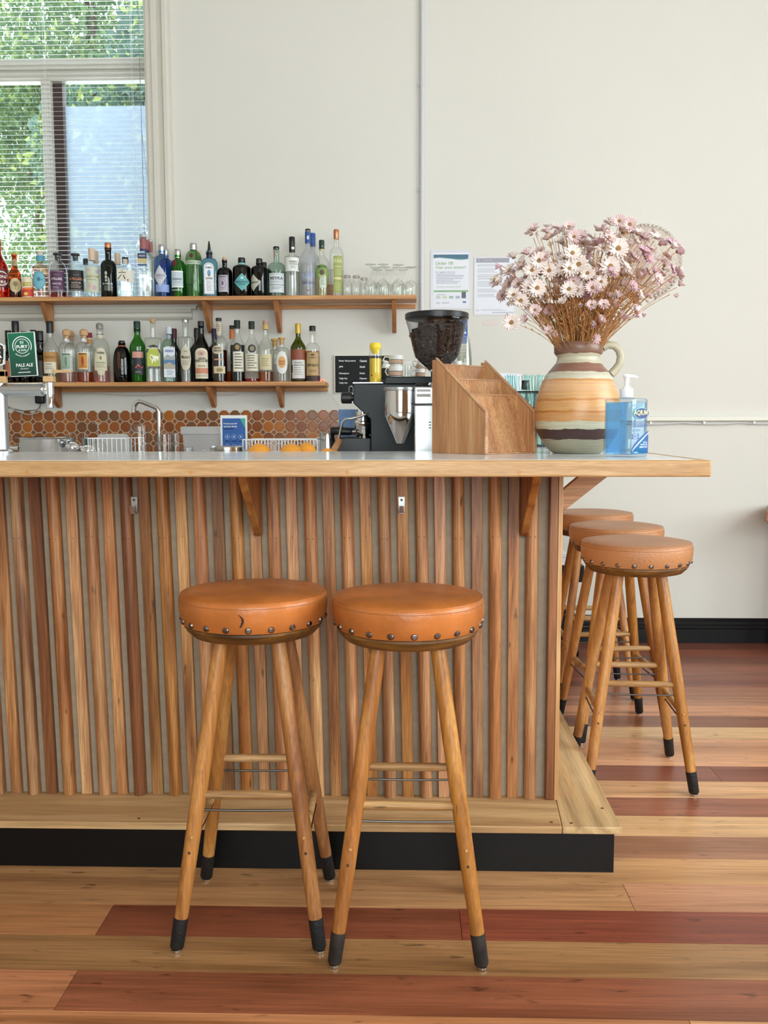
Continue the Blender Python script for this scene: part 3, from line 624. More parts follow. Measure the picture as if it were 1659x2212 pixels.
# ------------------------------------------------------------------ stools
def make_stool(leather, sockmat):
    t = thing('bar_stool', '', 'stool')
    f = MB(); R = .1745
    f.loft([(0, .8150), (.06, .8148), (.11, .8138), (.150, .8115), (.1675, .8080), (.1692, .8072), (.1728, .8045), (.1752, .797), (.1760, .785), (.1756, .770), (.1736, .757), (.1700, .746), (.1665, .7385), (.158, .737), (0, .737)], 56)
    # puckers between the studs
    for v in f.bm.verts:
        r = math.hypot(v.co.x, v.co.y)
        if .735 < v.co.z < .762 and r > .15:
            a = math.atan2(v.co.y, v.co.x); k = 1-.010*(.5+.5*math.cos(21*a+PI)); v.co.x *= k; v.co.y *= k
    obj('leather_seat', f, leather, t, angle=50)
    f = MB(); pts = [(.1706*math.cos(a), .1706*math.sin(a), .8062) for a in [2*PI*i/56 for i in range(57)]]; f.tube(pts, .0016, 6); obj('seat_piping', f, leather, t)
    f = MB(); pts = [(.1752*math.cos(a), .1752*math.sin(a), .7965) for a in [2*PI*i/56 for i in range(57)]]; f.tube(pts, .0007, 5); obj('stitch_line', f, mat('stitching', (150, 92, 44), .6), t)
    f = MB(); f.loft([(0, .7365), (.163, .7365), (.1635, .731), (.160, .7275), (.1585, .723), (.1540, .719), (.146, .7105), (.136, .708), (0, .708)], 56); obj('seat_base', f, M_ring, t)
    s0 = MB(); s0.xf = Matrix.Rotation(PI/2, 4, 'X'); s0.loft([(.0080, 0), (.0077, .003), (.0054, .0058), (0, .0068)], 14); st = obj('stud', s0, M_stud, t)
    for i in range(21):
        a = 2*PI*i/21+.08-PI/2; o = st if i == 0 else st.copy()
        if i: COL.objects.link(o); o.parent = t
        o.location = (.1685*math.cos(a), .1685*math.sin(a), .749); o.rotation_euler = (0, 0, a+PI/2)
    A, B, ZT = .066, .165, .708
    P = lambda sx, sy, z: Vector((sx*(B+(A-B)*z/ZT), sy*(B+(A-B)*z/ZT), z))
    for sx in (-1, 1):
        for sy in (-1, 1):
            a, b = P(sx, sy, .004), P(sx, sy, ZT); d = (b-a).normalized(); L = (b-a).length
            f = MB(); f.xf = d.to_track_quat('Z', 'X').to_matrix().to_4x4()
            f.loft([(.0155, .070), (.0172, .20), (.0185, .40), (.0183, L-.08), (.017, L-.001)], 20); lg = obj('leg', f, M_leg, t); lg.location = a
            f = MB(); f.xf = d.to_track_quat('Z', 'X').to_matrix().to_4x4(); f.loft([(.0135, .004), (.0158, .008), (.0168, .073), (.0160, .0735)], 20); o = obj('rubber_foot', f, sockmat, lg)
            f = MB(); f.loft([(.010, -.004), (.0115, -.002), (.0115, .003)], 14); o = obj('glide', f, M_glide, lg)
            f = MB(); dd = Vector((0, sy, 0))
            for zz, rr_, mi in ((.262, .0042, 0), (.228, .0032, 1)):
                q = P(sx, sy, zz)-a+Vector((0, sy*.0172, 0)); f.mi = mi; f.ball((q.x, q.y, q.z), rr_, 10, 6)
            obj('screw_plug', f, [M_peg, M_rod], lg)
    def rung(z, axis, s, rod=False):
        a = P(-1, s, z) if axis == 'x' else P(s, -1, z); b = P(1, s, z) if axis == 'x' else P(s, 1, z)
        m_ = [a.lerp(b, k/8) for k in range(9)]
        f = MB()
        if rod: f.tube([p+Vector((0, 0, -.0015*math.sin(PI*i/8))) for i, p in enumerate(m_)], .0028, 8); return obj('steel_rod', f, M_rod, t)
        f.tube(m_, [.0092, .0098, .0104, .0106, .0108, .0106, .0104, .0098, .0092], 14); return obj('rung', f, M_rung, t)
    for s in (-1, 1):
        rung(.352, 'x', s); rung(.318, 'x', s, True); rung(.262, 'y', s); rung(.230, 'y', s, True)
    return t
stool = make_stool(M_leath, M_sock)
def place(o, x, y, rz, label, group='leather bar stools'):
    o.location = (x, y, 0); o.rotation_euler = (0, 0, rz); o['label'] = label; o['group'] = group; return o
place(stool, -.3715, 2.135, .015, 'left stool before the battens, tan leather seat with a dark crack')
f = MB()
F_ = Face(r=.1758)
random.seed(5)
pts = [(-.006, .786), (-.002, .782), (.002, .777), (.003, .770), (.001, .764), (-.003, .757)]
F_.mat(mat('leather_crack', (54, 26, 18), .8))
for i, (a, b) in enumerate(zip(pts, pts[1:])):
    wd = .0012+.0016*math.sin(PI*i/5); F_.m.f([F_.m.v(F_.P(a[0]-wd, a[1], 0)), F_.m.v(F_.P(b[0]-wd, b[1], 0)), F_.m.v(F_.P(b[0]+wd, b[1], 0)), F_.m.v(F_.P(a[0]+wd, a[1], 0))])
stool2 = copy_tree(stool)
F_.build('leather_crack', stool)
place(stool2, -.003, 2.083, .0, 'right stool before the battens, tan leather seat and scuffed feet')
for ch in stool2.children_recursive:
    if ch.name.startswith('rubber_foot'):
        ch.data = ch.data.copy(); ch.data.materials[0] = M_sockw
def sheened(st_):  # gives a stool the leather with sheen in its colour
    for ch in st_.children:
        if ch.name.startswith(('leather_seat', 'seat_piping')): ch.data = ch.data.copy(); ch.data.materials[0] = M_leath_sheen
s3 = copy_tree(stool2); place(s3, .762, 3.06, -.05, 'pale tan bar stool at the end of the bar, nearest of that row')
for ch in s3.children_recursive:
    if ch.name.startswith('rubber_foot'): ch.data = ch.data.copy(); ch.data.materials[0] = M_sock
sheened(s3); s3.scale = (1.04, 1.04, 1)
s4 = copy_tree(s3); place(s4, .800, 3.53, .08, 'pale tan bar stool, middle of the row beyond the end of the bar'); s4.scale = (1.02, 1.02, 1.0)
s5 = copy_tree(s3); place(s5, .815, 4.06, .0, 'pale tan bar stool, farthest of the row, by the back wall'); s5.scale = (1, 1, 1)
stool['group'] = stool2['group'] = 'bar stools in front of the battens'
for q in (s3, s4, s5): q['group'] = 'bar stools at the end of the bar'

S.cycles.transparent_max_bounces = 40

# ------------------------------------------------------------------ wall shelves
def wall_shelf(label, x1, zt, bottoms, zb_px):
    t = thing('wall_shelf', label, 'shelf', (0, 0, 0), 0, 'wooden bottle shelves')
    f = MB(); f.box((-3.15, 4.752, zt-.021), (x1, RY1-.0605 if zt > 1.6 else RY1-.001, zt)); obj('shelf_board', f, M_shelf, t, .002)
    f = MB(); xl = (sr+.004) if zt > 1.6 else -3.15
    f.box((xl, RY1-.024, zt-.0435), (x1-.004, RY1-.001, zt-.0215)); obj('cleat', f, M_shelf, t, .001)
    for px in bottoms:
        q = at(px, zb_px, 4.96); y1 = RY1-.025 if px > 430 or zt < 1.6 else RY1-.062
        f = MB(); f.prism([(-.011, y1, zt-.0215), (-.011, 4.775, zt-.0215), (-.011, 4.79, zt-.040), (-.011, y1-.045, q.z+.012), (-.011, y1-.022, q.z), (-.011, y1, q.z+.008)], (.022, 0, 0))
        o = obj('bracket', f, M_brkt2, t, .0015); o.location.x = q.x
    return t
ZU = at(899, 636.5, 4.752).z; ZL = at(400, 825, 4.752).z
wall_shelf('upper wooden wall shelf holding the gin and vodka bottles and glasses', at(900, 640, 4.752).x, ZU, (121, 457, 606, 852), 721)
wall_shelf('lower wooden wall shelf holding the tequila and brandy bottles', at(702, 830, 4.752).x, ZL, (132, 465, 611), 881)

# ------------------------------------------------------------------ bottles
G = {'clear': M_clear, 'green': glass('green_glass', (118, 194, 100), (30, 110, 50)), 'palegreen': glass('pale_green_glass', (182, 218, 172), (96, 156, 100)),
     'dkgreen': glass('dark_green_glass', (70, 84, 72), (18, 26, 22)), 'amber': glass('amber_glass', (222, 128, 50), (150, 66, 20)), 'blue': glass('blue_glass', (176, 204, 242), (96, 140, 214)),
     'sky': glass('sky_blue_glass', (182, 222, 236), (100, 164, 198)), 'brown': glass('brown_glass', (66, 46, 36), (20, 14, 12)), 'black': glass('black_glass', (24, 26, 34), (8, 8, 12)),
     'aqua': glass('aqua_glass', (222, 238, 230), (150, 190, 176)), 'frost': glass('frosted_glass', (240, 241, 243), (214, 220, 228), rough=.3, dens=.28), 'olive': glass('olive_glass', (150, 160, 70), (90, 100, 40)), 'teal': glass('pale_teal_glass', (232, 246, 245), (170, 210, 214))}
LQ = {'none': None, 'red': glass('red_liquid', (226, 60, 60)), 'pink': glass('pink_liquid', (250, 222, 220)), 'brandy': glass('brandy_liquid', (168, 84, 50), (110, 44, 24)), 'dark': glass('dark_brandy', (96, 44, 34), (50, 20, 16)),
      'gold': glass('golden_liquid', (226, 172, 110), (190, 126, 66)), 'water': glass('spirit', (246, 248, 248), (222, 228, 230)), 'straw': glass('straw_liquid', (244, 240, 214), (226, 220, 180)), 'amberl': glass('amber_liquid', (232, 150, 70), (190, 104, 36)), 'darkbrown': glass('stout', (92, 40, 24), (40, 16, 10))}
def bprof(R, hb, hn, rn, ht, style, foot=.0):
    P = [(0, .003), (R*.80, .0), (R*.95, .001), (R, .006)]
    P.append((R, hb*.5)); P.append((R, hb)); n = 8
    for i in range(1, n+1):
        k = i/n
        if style == 'round': a = k*PI/2; P.append((rn+(R-rn)*math.cos(a), hb+(hn-hb)*math.sin(a)))
        elif style == 'slope': P.append((rn+(R-rn)*(1-k)**1.6 if 0 else rn+(R-rn)*(.5+.5*math.cos(PI*k)), hb+(hn-hb)*k))
        elif style == 'flat':
            if k < .5: a = k*PI; P.append((R-.006*(1-math.cos(a)), hb+.006*math.sin(a)))
            else: P.append((R-.006-(R-.006-rn)*(k-.5)*2, hb+.006+(hn-hb-.006)*(k-.5)*2))
    P += [(rn, (hn+ht)/2), (rn, ht-.014), (rn*1.12, ht-.012), (rn*1.12, ht)]
    return P
def build_items(F_, items, R, H):
    for it in items:
        k = it[0]
        if k == 'r': F_.rect(it[1]*R, it[2]*R, it[3]*H, it[4]*H, C(it[5]), it[6] if len(it) > 6 else 0)
        elif k == 'e': F_.ell(it[1]*R, it[2]*H, it[3]*R, it[4]*H, C(it[5]), it[6] if len(it) > 6 else 0)
        elif k == 'd': F_.dia(it[1]*R, it[2]*H, it[3]*R, it[4]*H, C(it[5]), it[6] if len(it) > 6 else 0)
        elif k == 't': F_.text(it[1], it[2]*R, it[3]*H, it[4]*R, it[5]*H, C(it[6]), it[7] if len(it) > 7 else 3, it[8] if len(it) > 8 else .02)
        elif k == 'l': F_.lines(it[1]*R, it[2]*R, it[3]*H, it[4]*H, it[5], C(it[6]), 2, .4, .3)
        elif k == 'a':                                   # arch-topped label
            F_.strip(it[1]*R, it[2]*R, it[3]*H, lambda u, i=it: (i[4]+(i[5]-i[4])*math.sqrt(max(0, 1-(2*(u/R-(i[1]+i[2])/2)/(i[2]-i[1]))**2)))*H, C(it[6]), it[7] if len(it) > 7 else 0, 16)
        elif k == 'p': F_.poly([(a*R, b*H) for a, b in it[1]], C(it[2]), it[3] if len(it) > 3 else 1)
NB = 0
def bottle(name, label, cat, l, r, top, base, g, hb, hn, rn, style='round', cap=('000000', .90, 1.05), lq=None, fill=.6, lab=(), neck=(), Y=None, sq=0, seg=28, dr=0, group=None, depth=1.0, ribs=0, capshape=None, seal=None, lab2=None):
    """l, r, top: photo columns and top row; hb, hn: shoulder start and neck start, cap[1]: lower edge of the cap, as shares of the height"""
    Y = Y or 4.83
    q = at((l+r)/2, 600 if base == ZU else 780, Y); R = (r-l)/2*Y*1.003/F_PX*.985; H = at((l+r)/2, top, Y).z-base
    t = thing(name, label, cat, (q.x, Y, base), math.atan2(-q.x, Y)+dr, group or ('bottles on the upper shelf' if base == ZU else 'bottles on the lower shelf'))
    rn_ = R*rn; ht = (cap[1]+.35*(1-cap[1]))*H
    P = bprof(R, hb*H, hn*H, rn_, ht, style)
    f = MB(); f.loft(P, seg, sq=sq, depth=depth, a0=PI/4 if 0 else 0)
    if ribs:
        for v in f.bm.verts:
            rr = math.hypot(v.co.x, v.co.y)
            if rr > R*.6:
                a = math.atan2(v.co.y, v.co.x); k = 1-.06*(.5+.5*math.cos(ribs*a)); v.co.x *= k; v.co.y *= k
    obj('glass_body', f, G[g], t, angle=50)
    if lq:
        f = MB(); Pi = [(p[0]*.92, max(.006, p[1])) for p in P if p[1] <= fill*H]; Pi[0] = (0, .006)
        # radius at the fill level
        rf = next((a[0]+(b[0]-a[0])*(fill*H-a[1])/max(1e-6, b[1]-a[1]) for a, b in zip(P, P[1:]) if a[1] <= fill*H <= b[1]), R)*.92
        Pi += [(rf, fill*H), (0, fill*H)]; f.loft(Pi, seg, sq=sq, depth=depth); obj('liquid', f, LQ[lq], t, angle=50)
    if cap:
        f = MB(); rc = rn_*cap[2]; z0 = cap[1]*H; h_ = H-z0
        if capshape == 'ball': f.loft([(rn_*.9, z0), (rn_*.95, z0+h_*.35), (rc*.9, z0+h_*.42), (rc, z0+h_*.6), (rc*.92, z0+h_*.85), (rc*.5, H), (0, H)], 20)
        elif capshape == 'cork': f.loft([(0, z0-.012), (rn_*.8, z0-.012), (rn_*.88, z0+h_*.4), (rn_*.9, z0+h_*.55), (rc, z0+h_*.6), (rc, z0+h_*.96), (rc*.9, H), (0, H)], 20)
        elif capshape == 'pour': f.loft([(rn_*1.05, z0), (rn_*1.1, z0+h_*.12), (rn_*1.25, z0+h_*.16), (rn_*1.25, z0+h_*.22), (rn_*.7, z0+h_*.3), (rn_*.42, z0+h_*.75), (rn_*.2, H), (0, H)], 16)
        else: f.loft([(rc*.99, z0), (rc, z0+.002), (rc*.97, z0+h_*.5), (rc, z0+h_*.55), (rc, H-.003), (rc*.9, H), (0, H)], 20)
        m_ = cap[3] if len(cap) > 3 else C(cap[0]); obj('stopper' if capshape else 'cap', f, m_, t)
    if lab:
        F_ = Face(r=None if sq else R*1.006, y=-R*depth*(1.0 if sq else 1)); build_items(F_, lab, R, H); F_.build('label', t)
    if lab2:
        F_ = Face(r=R*1.006); build_items(F_, lab2, R, H); F_.build('lower_label', t)
    if seal:
        F_ = Face(r=R*1.006); build_items(F_, seal, R, H); F_.build('wax_seal', t)
    if neck:
        F_ = Face(r=rn_*1.15); build_items(F_, neck, rn_, H); F_.build('neck_label', t)
    return t
ck = ('cea47c', .93, 1.15, M_cork)
U = ZU; B_ = 'bottle'
# ---- upper shelf, left to right
bottle('beer_bottle', 'large orange glass beer bottle with dark red label, cut by the left edge', B_, -20, 18, 520, U, 'amber', .52, .80, .30, 'slope', ('b8642e', .955, 1.15), 'amberl', .86, [('r', -1.3, 1.3, .19, .50, '5e1c22'), ('e', .0, .34, .95, .125, 'e8dccc', 1), ('e', .0, .34, .82, .105, '6e1c24', 2), ('t', 'ONE', .15, .37, 1.0, .05, 'f0e6dc', 3), ('t', 'RS', .2, .28, .6, .05, 'f0e6dc', 3)], dr=.2)
bottle('beer_bottle', 'small orange beer bottle with round cream tree label, beside the big one', B_, 19, 46, 548, U, 'amber', .50, .74, .40, 'slope', ('e87a34', .965, 1.15), 'darkbrown', .42, [('e', .0, .29, .98, .155, 'd8c8a0'), ('e', .0, .29, .86, .135, 'cdbb8e', 1), ('e', 0, .32, .35, .055, '8c7c52', 2), ('r', -.05, .05, .2, .32, '8c7c52', 2)], [('r', -1.3, 1.3, .73, .86, 'b8a070'), ('l', -.8, .8, .83, .75, 3, '8c6c48')])
t = thing('drink_can', 'yellow and red drink can standing between the beer and gin bottles', 'can', (at(59, 600, 4.8).x, 4.80, U), .3, 'bottles on the upper shelf')
f = MB(); f.loft([(0, .002), (.024, .0), (.028, .006), (.028, .096), (.024, .104), (.0235, .107), (.021, .105), (0, .104)], 28); obj('can_body', f, C('e6dcc0'), t)
F_ = Face(r=.0281); F_.strip(-.05, .05, .007, lambda u: .042+u*.12, C('cc3c2a'), 0); F_.strip(-.05, .05, lambda u: .042+u*.12, lambda u: .052+u*.12, C('e8783c'), 0); F_.text('BLISS', -.001, .070, .046, .020, C('5a4a20'), 2, .03); F_.text('BLISS', -.002, .071, .046, .020, C('d8c030'), 3, .02); F_.ell(-.008, .02, .011, .008, C('e6cc60'), 2); F_.build('printed_wrap', t)
bottle('gin_bottle', 'clear pink-tinted gin bottle with round turquoise label and pale stopper', B_, 69, 108, 543, U, 'clear', .66, .78, .40, 'flat', ('d8ccc0', .935, 1.25), 'pink', .72, [('e', -.25, .37, .72, .19, '5fa3ba'), ('e', -.25, .37, .60, .155, '74b4c8', 1), ('e', -.25, .39, .16, .045, '3c7890', 2), ('t', 'GIN', .05, .38, .3, .03, '2c6078', 3)], [('r', -1.6, 1.6, .79, .90, '5a9ab8')], capshape='cork')
bottle('gin_bottle', 'clear gin bottle with purple label and red liquid at the bottom', B_, 107, 144, 547, U, 'clear', .58, .82, .34, 'round', ('2c2a2e', .90, 1.45), 'red', .13, [('r', -1.0, .80, .15, .60, '54304e'), ('r', -.96, .76, .165, .175, 'c8b4c4', 1), ('r', -.96, .76, .58, .587, 'c8b4c4', 1), ('t', '4 PILLARS', -.15, .415, 1.25, .055, 'eadfe6'), ('t', 'SHIRAZ GIN', -.15, .31, .95, .045, 'd8c8d4'), ('t', '* * * *', -.15, .50, .6, .03, 'd8c8d4'), ('l', -.6, .3, .25, .19, 2, 'b09cb0')], capshape='cork', dr=-.05)
bottle('gin_bottle', 'clear gin bottle with black label and copper lettering', B_, 145, 183, 548, U, 'clear', .58, .82, .34, 'round', ('2c2a2e', .90, 1.45), 'water', .55, [('r', -.95, .95, .15, .61, '241c20'), ('r', -.91, .91, .165, .175, 'b8a898', 1), ('t', '4 PILLARS', 0, .415, 1.5, .055, 'd8825a'), ('t', 'RARE DRY GIN', 0, .33, 1.0, .035, 'c8b4a4'), ('t', '* * * *', 0, .50, .6, .03, 'c8b4a4'), ('l', -.6, .6, .29, .20, 3, 'a08c80')], capshape='cork')
bottle('gin_bottle', 'small clear bottle with black cap, mostly behind the pale floral label', B_, 168, 204, 559, U, 'clear', .66, .84, .24, 'round', ('2a2426', .86, 1.2), None, 0, Y=4.895)
bottle('gin_bottle', 'clear gin bottle with pale floral label and tall wooden stopper', B_, 182, 218, 537, U, 'clear', .60, .71, .36, 'round', ('d8bea8', .76, 1.15, mat('pale_wood_stopper', (216, 190, 168), .6)), 'water', .2, [('r', -.95, .95, .11, .61, 'c8cbb4'), ('t', 'POOR TOMS', 0, .42, 1.6, .045, '9a9440'), ('l', -.8, .8, .37, .34, 2, '8a8c74'), ('e', -.4, .24, .22, .06, 'd0b0b4', 1), ('e', .2, .20, .26, .05, 'c8a8b0', 1), ('e', -.5, .55, .2, .03, 'd0b0b4', 1), ('e', .55, .52, .25, .04, 'b8a0b4', 1)])
bottle('gin_bottle', 'clear bottle whose wooden stopper shows behind the floral gin bottle', B_, 190, 226, 543, U, 'clear', .60, .71, .30, 'round', ('d8bea8', .76, 1.15, mat('pale_wood_stopper')), None, 0, Y=4.905)
bottle('gin_bottle', 'dark green gin bottle with copper cap and white vertical lettering', B_, 218, 252, 525, U, 'dkgreen', .56, .69, .38, 'round', ('b8784c', .87, 1.12, mat('copper_foil', (196, 128, 84), .35, .6)), 'dark', .5, [('t', 'KI NO BI', -.2, .25, 1.2, .03, 'd8dcd0'), ('e', -.35, .44, .16, .035, 'b8beae'), ('e', -.35, .37, .16, .03, 'b8beae'), ('e', -.35, .31, .14, .025, 'b8beae'), ('l', -.6, .5, .21, .12, 4, '8c9484')])
bottle('gin_bottle', 'clear bottle with wooden stopper half hidden right of the dark green bottle', B_, 238, 272, 547, U, 'clear', .60, .72, .32, 'round', ('d8bea8', .76, 1.15, mat('pale_wood_stopper')), None, 0, Y=4.905)
bottle('gin_bottle', 'square clear gin bottle with black cap and a cream label of brush strokes', B_, 252, 291, 556, U, 'clear', .70, .80, .30, 'flat', ('1e1a1c', .86, 1.15), 'water', .38, [('r', -.9, .1, .40, .68, 'd8d0bc'), ('r', .1, .9, .36, .66, 'dcd8cc'), ('p', [(-.75, .585), (.02, .595), (.02, .61), (-.75, .60)], '20201e', 2), ('p', [(-.45, .63), (-.33, .655), (-.3, .635), (-.4, .62)], '20201e', 2), ('p', [(-.5, .55), (-.42, .55), (-.8, .42), (-.86, .44)], '20201e', 2), ('p', [(-.3, .53), (-.22, .54), (-.02, .45), (-.1, .43)], '20201e', 2), ('r', .15, .3, .40, .44, 'b04438', 2)], [('r', -1.0, 1.0, .83, .95, 'c8c0b4')], sq=1)
bottle('vodka_bottle', 'tall square clear bottle with navy top label and etched peaks, front of three', B_, 292, 330, 506, U, 'clear', .66, .72, .34, 'flat', ('b8b4b8', .95, 1.1), 'water', .28, [('r', -.65, .35, .60, .68, '28304e'), ('t', 'SNOW', -.15, .64, .7, .025, 'c8cce0'), ('r', -.65, .35, .53, .60, 'c2ac74', 1), ('r', -.65, .35, .485, .515, '505c80', 1), ('p', [(.1, .10), (.35, .22), (.42, .16), (.5, .20), (.6, .10)], 'b8b8c0', 1)], [('r', -1.4, 1.4, .76, .93, '9a5c5c'), ('r', -1.4, 1.4, .73, .765, '2a3468')], sq=1)
bottle('vodka_bottle', 'tall square clear bottle with pink neck, second of the three in a row', B_, 303, 335, 511, U, 'clear', .66, .72, .26, 'flat', ('b8b4b8', .95, 1.1), None, 0, (), [('r', -1.4, 1.4, .78, .94, '9a5c5c'), ('r', -1.4, 1.4, .74, .78, '2a3468')], sq=1, Y=4.885)
bottle('vodka_bottle', 'tall square clear bottle with pink neck, rearmost of the three in a row', B_, 312, 342, 516, U, 'clear', .66, .72, .26, 'flat', ('b8b4b8', .95, 1.1), None, 0, (), [('r', -1.4, 1.4, .78, .94, '9a5c5c')], sq=1, Y=4.925)
bottle('gin_bottle', 'fluted blue glass bottle with silver diamond label and grey cap', B_, 333, 368, 529, U, 'blue', .66, .80, .36, 'round', ('9a9aa0', .83, 1.1, M_alu), 'water', .3, [('d', -.3, .40, .85, .20, 'c8c8d2'), ('t', 'ODELLO', -.25, .41, 1.15, .045, '80808e'), ('l', -.65, .2, .37, .33, 2, '9a9aa8'), ('r', -.9, .9, .10, .24, '8ea4d8', 0)], ribs=14, seg=56)
bottle('gin_bottle', 'blue bottle whose grey cap shows behind the silver diamond label bottle', B_, 343, 376, 538, U, 'blue', .66, .80, .32, 'round', ('9a9aa0', .82, 1.1, M_alu), None, 0, Y=4.90)
bottle('gin_bottle', 'bright green gin bottle with pale blue script label and red seal', B_, 368, 402, 539, U, 'green', .60, .78, .36, 'round', ('b4b4b0', .82, 1.12, M_alu), 'water', .5, [('r', -.95, .62, .20, .54, 'c4d0d8'), ('r', -.95, .62, .205, .225, 'f0f0ee', 1), ('r', -.95, .62, .515, .54, 'f0f0ee', 1), ('t', 'Tanqueray', -.2, .37, 1.25, .07, '6c7884'), ('l', -.7, .3, .32, .28, 2, '98a4b0'), ('e', -.5, .70, .36, .06, '5c1624', 1), ('r', -.9, .4, .14, .155, 'c8d8c0')], [])
bottle('gin_bottle', 'tall pale green fluted gin bottle with silver cap and red seal', B_, 401, 437, 526, U, 'palegreen', .68, .86, .38, 'round', ('b4b4b0', .88, 1.15, M_alu), 'water', .25, [('e', -.25, .755, .24, .04, '5c1624', 2), ('r', -1.4, 1.4, .60, .67, 'b8c4ae'), ('t', 'Tanqueray No. TEN', -.1, .635, 1.5, .03, '6c7868')], [], ribs=10, seg=60)
bottle('gin_bottle', 'clear bottle with wooden cap showing behind the tall pale green bottle', B_, 412, 446, 543, U, 'clear', .62, .74, .34, 'round', ('d8bea8', .83, 1.1, mat('pale_wood_stopper')), None, 0, Y=4.905)
bottle('gin_bottle', 'square sky-blue gin bottle with white label and black pouring spout', B_, 436, 470, 521, U, 'sky', .58, .70, .34, 'round', ('18181c', .74, 1.15, M_plastic), 'water', .3, [('a', -.72, .55, .05, .52, .60, 'e6e6ea'), ('a', -.66, .49, .06, .51, .585, '8494b0', 1), ('a', -.62, .45, .065, .505, .575, 'e8e8ec', 2), ('t', 'BOMBAY', -.08, .515, .8, .035, '2c2c34'), ('e', -.08, .42, .22, .055, '6898c0', 3), ('e', -.08, .375, .14, .02, 'b8a060', 3), ('t', 'SAPPHIRE', -.08, .325, .85, .035, '2c2c34'), ('l', -.4, .3, .28, .09, 7, '9898b8')], [('r', -1.3, 1.3, .69, .74, '1c2044')], sq=1, capshape='pour')
bottle('gin_bottle', 'small dark brown apothecary gin bottle with cork and lilac label', B_, 469, 502, 556, U, 'brown', .60, .75, .30, 'round', ('c89468', .90, .95, M_cork), 'dark', .6, [('r', -.95, .35, .13, .54, 'b4a8b8'), ('t', 'MONKEY', -.3, .50, 1.05, .035, '3c3444'), ('e', -.3, .33, .42, .12, '8c8098', 1), ('e', -.3, .33, .34, .10, 'c4bac8', 2), ('e', -.3, .34, .16, .06, '6c6078', 3), ('r', -.95, .35, .13, .145, 'e8e4e8', 1)])
bottle('gin_bottle', "black apothecary gin bottle with teal diamond label", B_, 503, 542, 557, U, 'black', .72, .82, .36, 'round', ('18181c', .88, 1.1, M_plastic), 'dark', .6, [('d', 0, .365, .97, .22, '6cb4b4'), ('d', 0, .365, .86, .195, '5aa6a8', 1), ('t', "HENDRICK'S", 0, .37, 1.5, .05, '16302e'), ('t', 'ORBIUM', 0, .31, .7, .03, '16302e'), ('e', 0, .47, .16, .03, 'b8dcd8', 2)], [('r', -1.2, 1.2, .80, .87, '78b0b0')])
bottle('gin_bottle', "black apothecary gin bottle with half-turned cream diamond label", B_, 543, 578, 559, U, 'black', .72, .82, .36, 'round', ('18181c', .86, 1.1, M_plastic), 'dark', .6, [('d', 0, .365, .97, .22, 'c8c6b8'), ('t', "HENDRICK'S", 0, .37, 1.5, .05, '26262a')], dr=-.85)
bottle('gin_bottle', 'short black bottle mostly behind the cream diamond label bottle', B_, 554, 587, 567, U, 'black', .74, .84, .30, 'round', ('18181c', .84, 1.2, M_plastic), None, 0, Y=4.90)
bottle('vodka_bottle', 'pale aqua vodka bottle with grey white label and black cap', B_, 579, 616, 533, U, 'aqua', .57, .69, .32, 'round', ('1c1c20', .95, 1.1, M_plastic), 'water', .5, [('r', -.98, .98, .08, .46, 'd2d6da'), ('t', 'REYKA', 0, .36, 1.55, .055, '22282e'), ('l', -.8, .8, .44, .42, 1, '8a929a'), ('l', -.8, .8, .31, .26, 3, '9aa2aa'), ('r', -.98, .98, .225, .235, '3c444c', 1), ('l', -.7, .7, .19, .13, 2, '8a929a')], [('r', -1.1, -.5, .76, .92, 'b87868')])
bottle('vodka_bottle', 'clear cylindrical vodka bottle with plain white label and long black cap', B_, 615, 648, 512, U, 'clear', .66, .69, .34, 'flat', ('1c1c20', .75, 1.15, M_plastic), 'water', .62, [('r', -1.1, 1.1, .42, .645, 'e6e6e2'), ('t', 'HAKU', .15, .575, 1.0, .035, '4c4c50'), ('t', 'VODKA', .15, .535, 1.0, .022, '5c5c60'), ('l', -.2, .6, .51, .46, 4, '9a9a9c'), ('p', [(.85, .56), (1.0, .57), (.95, .50), (1.05, .44), (.9, .44), (.85, .5)], '18181c', 2)], [('r', -.2, .9, .79, .83, 'e0e0e0', 1)])
bottle('vodka_bottle', 'tall frosted bottle with blue mountain print, blue foil and black cap', B_, 649, 683, 495, U, 'frost', .58, .76, .32, 'slope', ('1c1c20', .965, 1.05, M_plastic), 'water', .5, [('p', [(-.95, .28), (-.7, .34), (-.4, .30), (0, .38), (.3, .33), (.7, .37), (.95, .29), (.4, .26)], '8c98bc', 0), ('p', [(-.95, .26), (-.2, .30), (.95, .27), (.2, .25)], 'a4b0cc', 1), ('t', 'GREY GOOSE', 0, .20, 1.7, .04, '4c5a90'), ('r', -.2, .0, .085, .095, '2c3048', 1), ('r', .0, .3, .085, .095, 'b04450', 1), ('l', -.5, .5, .17, .14, 2, '98a0bc')], [('r', -3.2, 3.2, .79, .955, '2c5496'), ('e', 0, .87, .5, .03, 'c8d0e4', 1)])
bottle('vodka_bottle', 'second frosted bottle with blue neck foil, just behind the taller frosted one', B_, 661, 691, 504, U, 'frost', .58, .76, .36, 'slope', ('2c5496', .80, 1.15), None, 0, Y=4.905)
bottle('vodka_bottle', 'clear vodka bottle with green bison label and dark green cap', B_, 680, 711, 519, U, 'clear', .60, .76, .34, 'slope', ('1c3a30', .84, 1.12), 'straw', .5, [('e', .0, .43, .88, .135, '7c9c54'), ('t', 'ZUBROWKA', 0, .52, 1.7, .05, '2a2c28', 2), ('e', 0, .42, .32, .05, '5c4434', 2), ('e', 0, .37, .6, .03, 'a0b468', 1), ('r', -.28, .6, .15, .37, 'ccd4c4', 1), ('l', -.2, .5, .34, .19, 5, '8c988c')], [('r', -1.1, 1.1, .80, .84, 'c8b890')])
